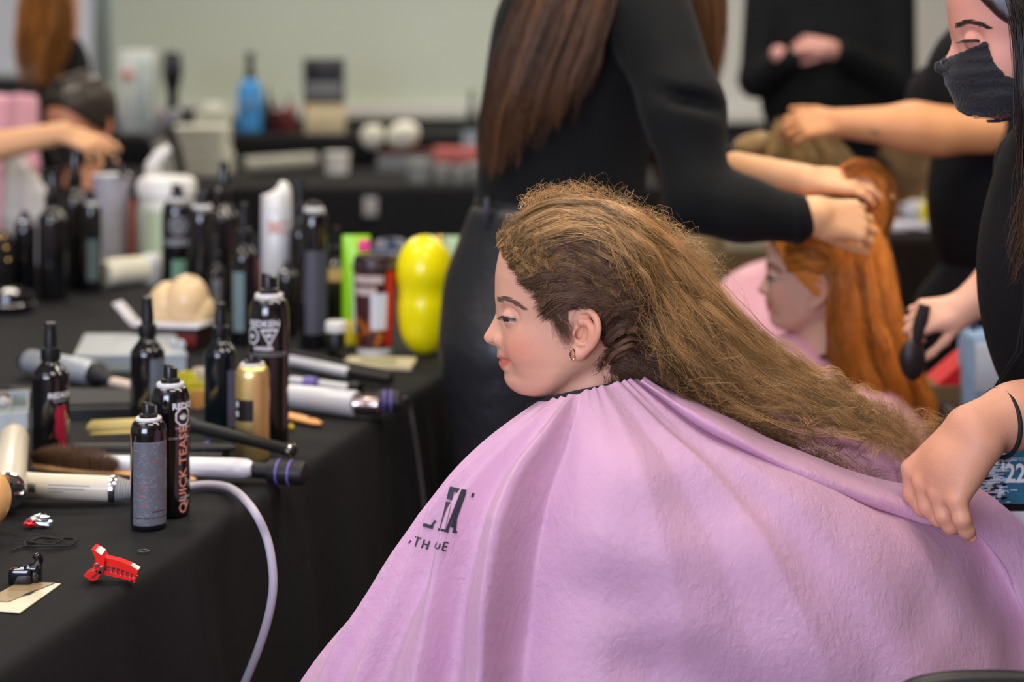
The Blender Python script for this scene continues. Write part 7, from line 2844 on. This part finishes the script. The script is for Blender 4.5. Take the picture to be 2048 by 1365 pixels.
fbox(o, sR, 82, 148, .05, mat('charcoal_card', S(52, 54, 60), rough=.5))
fbox(o, sR, 66, 34, .004, mat('header_black', S(18, 16, 18), rough=.4), 'header_panel', z=106, y=-.028, bev=.0005)
fbox(o, sR, 70, 34, .004, mat('body_grey', S(104, 108, 112), rough=.5, var=.2, vscale=30), 'body_panel', z=66, y=-.028, bev=.0005)
o = far('cream_box', 650, sR + 6, 'cream cardboard box leaning in front of the black display', 'box')
fbox(o, sR + 6, 78, 52, .07, mat('cream_board', S(222, 206, 168), rough=.6))
fbox(o, sR + 6, 80, 6, .074, mat('cream_board_lid', S(210, 192, 150), rough=.6), 'lid', z=52)

# on the far table's top, in front of the riser
def low(name, px, py, label, cat, group=None):
    s = ts(py)
    return empty(name, ((px - 1024) / s, FPX / s, TABLE_H + .004), label, cat, group), s
o, s = low('towel_stack', 385, 352, 'stack of folded white towels and paper on the far table, left', 'towels')
for k in range(4):
    fbox(o, s, 150 - 6 * k, 24, .26, mat('soft_white_cloth', S(204, 206, 194), rough=.9, var=.08), 'towel', z=25 * k, x=4 * (k % 2), bev=.015)
o, s = low('tissue_box', 395, 346, 'pale green tissue box behind the towels on the far table', 'box')
o.location.y += .45
fbox(o, s, 70, 118, .12, mat('pale_mint_card', S(196, 202, 182), rough=.6))
fbox(o, s, 40, 16, .05, WHITE, 'tissue', z=118, bev=.012)
o, s = low('hair_dryer', 352, 372, 'silver and black dryer lying among the white towels', 'hair dryer')
b = MB()
b.tube([(-.10, -.10, .22), (-.02, -.10, .30), (.04, -.10, .33)], [.035, .042, .030], 16)
b.build('barrel', mat('cool_grey_metal', S(150, 154, 164), rough=.3, metal=.5), o, local=True)
b = MB()
b.tube([(-.02, -.10, .28), (.03, -.10, .14), (.05, -.10, .02)], [.026, .022, .022], 12)
b.build('handle', SATIN, o, local=True)
o, s = low('foil_roll', 548, 352, 'grey white foil roll lying slantwise on the far table', 'roll')
b = MB()
b.tube([(-.14, -.12, .05), (.16, .30, .05)], [.045, .045], 16)
b.build('roll', mat('grey_foil', S(150, 152, 142), rough=.5, var=.2), o, local=True)
b = MB()
b.tube([(-.150, -.134, .05), (-.14, -.12, .05)], [.02, .02], 12)
b.build('core', MATTE, o, local=True)
o, s = low('white_cup', 674, 352, 'white cup in front of the cream box on the far table', 'cup')
flathe(o, s, [(18, 0), (22, 3), (25, 44), (23, 44), (20, 6)], WHITE, 'cup')
flathe(o, s, [(25, 42), (26.5, 44), (25, 46)], WHITE, 'rim')
o, s = low('tray_box', 812, 345, 'maroon tray holding two white fluffy puffs on the far table', 'tray')
fbox(o, s, 110, 34, .16, mat('silver_grey_card', S(130, 134, 134), rough=.5))
fbox(o, s, 100, 10, .15, mat('maroon_card', S(92, 34, 32), rough=.6), 'maroon_rim', z=34)
PUFF = mat('fluffy_white', S(226, 226, 212), rough=.95, bump=.01, bscale=40)
for (px, w_, h_, lab) in ((744, 44, 50, 'smaller white puff, left one on the maroon tray'), (805, 64, 56, 'larger white puff, right one on the maroon tray')):
    pf_ = SDF(.010)
    c = Vector(((px - 1024) / s, FPX / s, TABLE_H + .004 + 44 / s + h_ / s * .5))
    pf_.ell(c, (w_ / s / 2, w_ / s / 2, h_ / s / 2), Matrix.Rotation(math.radians(-20), 3, 'Y'), .02)
    pf_.ell(c + Vector((w_ / s * .2, 0, h_ / s * .15)), (w_ / s / 3.2, w_ / s / 3, h_ / s / 3), None, .02)
    ob = link('powder_puff', pf_.mesh('powder_puff'), PUFF)
    recenter(ob)
    tag(ob, lab, 'puff', 'white puffs on the maroon tray')
o, s = low('accessory_box', 916, 345, 'red and pink flat box on the far table, left of the stylist', 'box')
fbox(o, s, 104, 22, .14, mat('wine_card', S(110, 40, 40), rough=.5))
fbox(o, s, 98, 26, .13, mat('coral_pink_card', S(214, 112, 104), rough=.5, var=.3, vscale=12), 'lid', z=22)
for i, (px, w_, h_) in enumerate(((836, 44, 46), (884, 34, 36), (918, 30, 34), (950, 40, 40))):
    o, s = low('clear_jar', px, 368 - 2 * (i % 2), ['clear plastic jar, largest and leftmost of the row on the far table', 'clear jar, second in the row before the red box', 'clear jar, third in the row before the red box', 'clear jar against the stylist\'s hair, end of the row'][i], 'jar', 'clear jars along the far table edge')
    flathe(o, s, [(w_ * .42, 0), (w_ * .48, 3), (w_ * .5, h_ * .75)], mat('clear_grey_plastic', S(170, 176, 174), rough=.25, trans=.5))
    flathe(o, s, [(w_ * .5, h_ * .74), (w_ * .5, h_ * .96), (w_ * .4, h_)], mat('grey_lid', S(150, 154, 152), rough=.4), 'lid')
o, s = low('dispenser_bottle', 940, 350, 'dark tall bottle with pale blue label beside the stylist\'s hair', 'bottle')
o.location.y += .35
flathe(o, s, [(16, 0), (18, 3), (18, 95), (9, 112)], SATIN)
flathe(o, s, [(18.4, 18), (18.6, 20), (18.6, 80), (18.4, 82)], mat('pale_blue_label', S(140, 164, 176), rough=.5), 'label')
flathe(o, s, [(9, 110), (9, 128), (5, 130), (5, 165)], mat('green_grey_plastic', S(78, 96, 88), rough=.4), 'pump')
# price tag clipped to the cloth's front
c = P(742, 412, ts(374) + 2)
b = MB()
b.box((c.x, c.y - .03, c.z), (.06, .002, .085), bev=.0005)
tg = b.build('paper_tag', mat('tag_paper', S(170, 172, 172), rough=.6), None)
recenter(tg)
tag(tg, 'small pale paper tag on the front of the far black cloth', 'tag')

# right hand table
def rlow(name, px, py, label, cat, group=None):
    s = ts(py)
    return empty(name, ((px - 1024) / s, FPX / s, TABLE_H + .004), label, cat, group), s
o, s = rlow('paper_stack', 1805, 458, 'white papers lying on the dark table at the right', 'papers')
for k in range(3):
    b = MB()
    b.box((0, 0, .003 + .005 * k), (.15, .20, .004), Matrix.Rotation(.2 - .35 * k, 4, 'Z'))
    b.build('sheet', mat('paper_white', S(200, 204, 220), rough=.7), o, smooth=False, local=True)
o, s = rlow('small_bottle', 1856, 452, 'yellow bottle standing on the dark table at the right', 'bottle')
flathe(o, s, [(15, 0), (17, 2), (17, 36), (8, 44)], mat('sunny_yellow', S(216, 204, 50), rough=.35))
flathe(o, s, [(8, 43), (8, 58), (6, 60)], mat('pale_yellow', S(206, 200, 120), rough=.4), 'cap')
o, s = rlow('cosmetic_jar', 1892, 452, 'pale jar with yellow green lid beside the yellow bottle', 'jar')
flathe(o, s, [(15, 0), (17, 2), (17, 26)], mat('putty', S(186, 170, 150), rough=.5))
flathe(o, s, [(18, 25), (18, 38), (14, 40)], mat('lime_lid', S(176, 190, 60), rough=.4), 'lid')
o, s = rlow('tissue_box', 1832, 440, 'white low box behind the yellow bottle', 'box')
fbox(o, s, 56, 28, .10, mat('paper_white', S(200, 204, 220)))
fbox(o, s, 30, 8, .05, WHITE, 'tissue', z=28)
o, s = rlow('small_bottle', 1974, 470, 'dark green glass bottle at the right end of that table', 'bottle')
flathe(o, s, [(14, 0), (16, 2), (16, 36), (7, 48), (6, 70)], mat('green_glass', S(40, 84, 66), rough=.1, trans=.4))
flathe(o, s, [(8, 68), (8, 80), (6, 82)], SATIN, 'cap')
o, s = rlow('small_bottle', 1942, 470, 'small clear grey bottle left of the green glass one', 'bottle')
flathe(o, s, [(11, 0), (12, 2), (12, 22), (6, 28)], mat('clear_grey_plastic', S(170, 176, 174)))
flathe(o, s, [(6, 27), (6, 36), (4, 37)], WHITE, 'cap')
# coat and clutter beyond that table
cx = SDF(.012)
sc_ = 500
qc = lambda px, py, dy=0: Vector(P(px, py, sc_)) + Vector((0, dy, 0))
cx.ell(qc(1835, 330), (.10, .10, .12), None, .05)
cx.ell(qc(1800, 400), (.12, .10, .14), None, .05)
cx.ell(qc(1870, 430), (.12, .10, .16), None, .05)
cx.ell(qc(1830, 600), (.16, .12, .30), None, .06)
cx.ell(qc(1830, 770), (.18, .14, .13), None, .05)
cfo = link('fur_coat', cx.mesh('fur_coat'), mat('mottled_fur', S(150, 118, 84), rough=.95, var=.65, vscale=9, bump=.02, bscale=30))
recenter(cfo)
cfo.location.z = 0.02
tag(cfo, 'mottled beige and brown fur coat heaped on a seat beyond the right table', 'coat')

# bags at the foot of the right table
sbg = 1080
o = empty('tote_bag', tuple(P(1990, 900, sbg)[:2]) + (0,), 'pale blue and white patterned tote bag behind the lanyard', 'bag')
c = P(2000, 790, sbg)
b = MB()
b.box((c.x, c.y, c.z / 2 + .06), (.14, .10, c.z + .12), bev=.02)
b.build('body', mat('blue_white_pattern', S(130, 162, 196), rough=.6, var=.45, vscale=22), o)
b = MB()
b.box((c.x - .01, c.y - .053, c.z + .06), (.10, .006, .09), bev=.002)
b.build('white_panel', mat('pale_blue_white', S(196, 208, 222), rough=.6, var=.12, vscale=40), o)
b = MB()
b.tube([(c.x - .05, c.y, c.z + .11), (c.x - .04, c.y, c.z + .19), (c.x + .04, c.y, c.z + .19), (c.x + .05, c.y, c.z + .11)], .006, 8)
b.build('handle', mat('navy_strap', S(50, 60, 90), rough=.7), o)
o = empty('gift_bag', tuple(P(1912, 900, 1060)[:2]) + (0,), 'brown bag with a bright red pointed flap, left of the tote bag', 'bag')
c = P(1912, 760, 1060)
b = MB()
b.box((c.x, c.y, c.z / 2 + .01), (.16, .10, c.z - .02), bev=.01)
b.build('body', mat('brown_paper', S(98, 76, 48), rough=.7, var=.1), o)
b = MB()
b.prism([(-.055, -.02), (.030, -.02), (.050, .055), (.02, .045)], .09, Matrix.Translation((c.x, c.y + .045, c.z + .012)) @ Matrix.Rotation(PI / 2, 4, 'X'))
b.build('red_flap', mat('vivid_red_cloth', S(206, 24, 30), rough=.6), o, smooth=False)
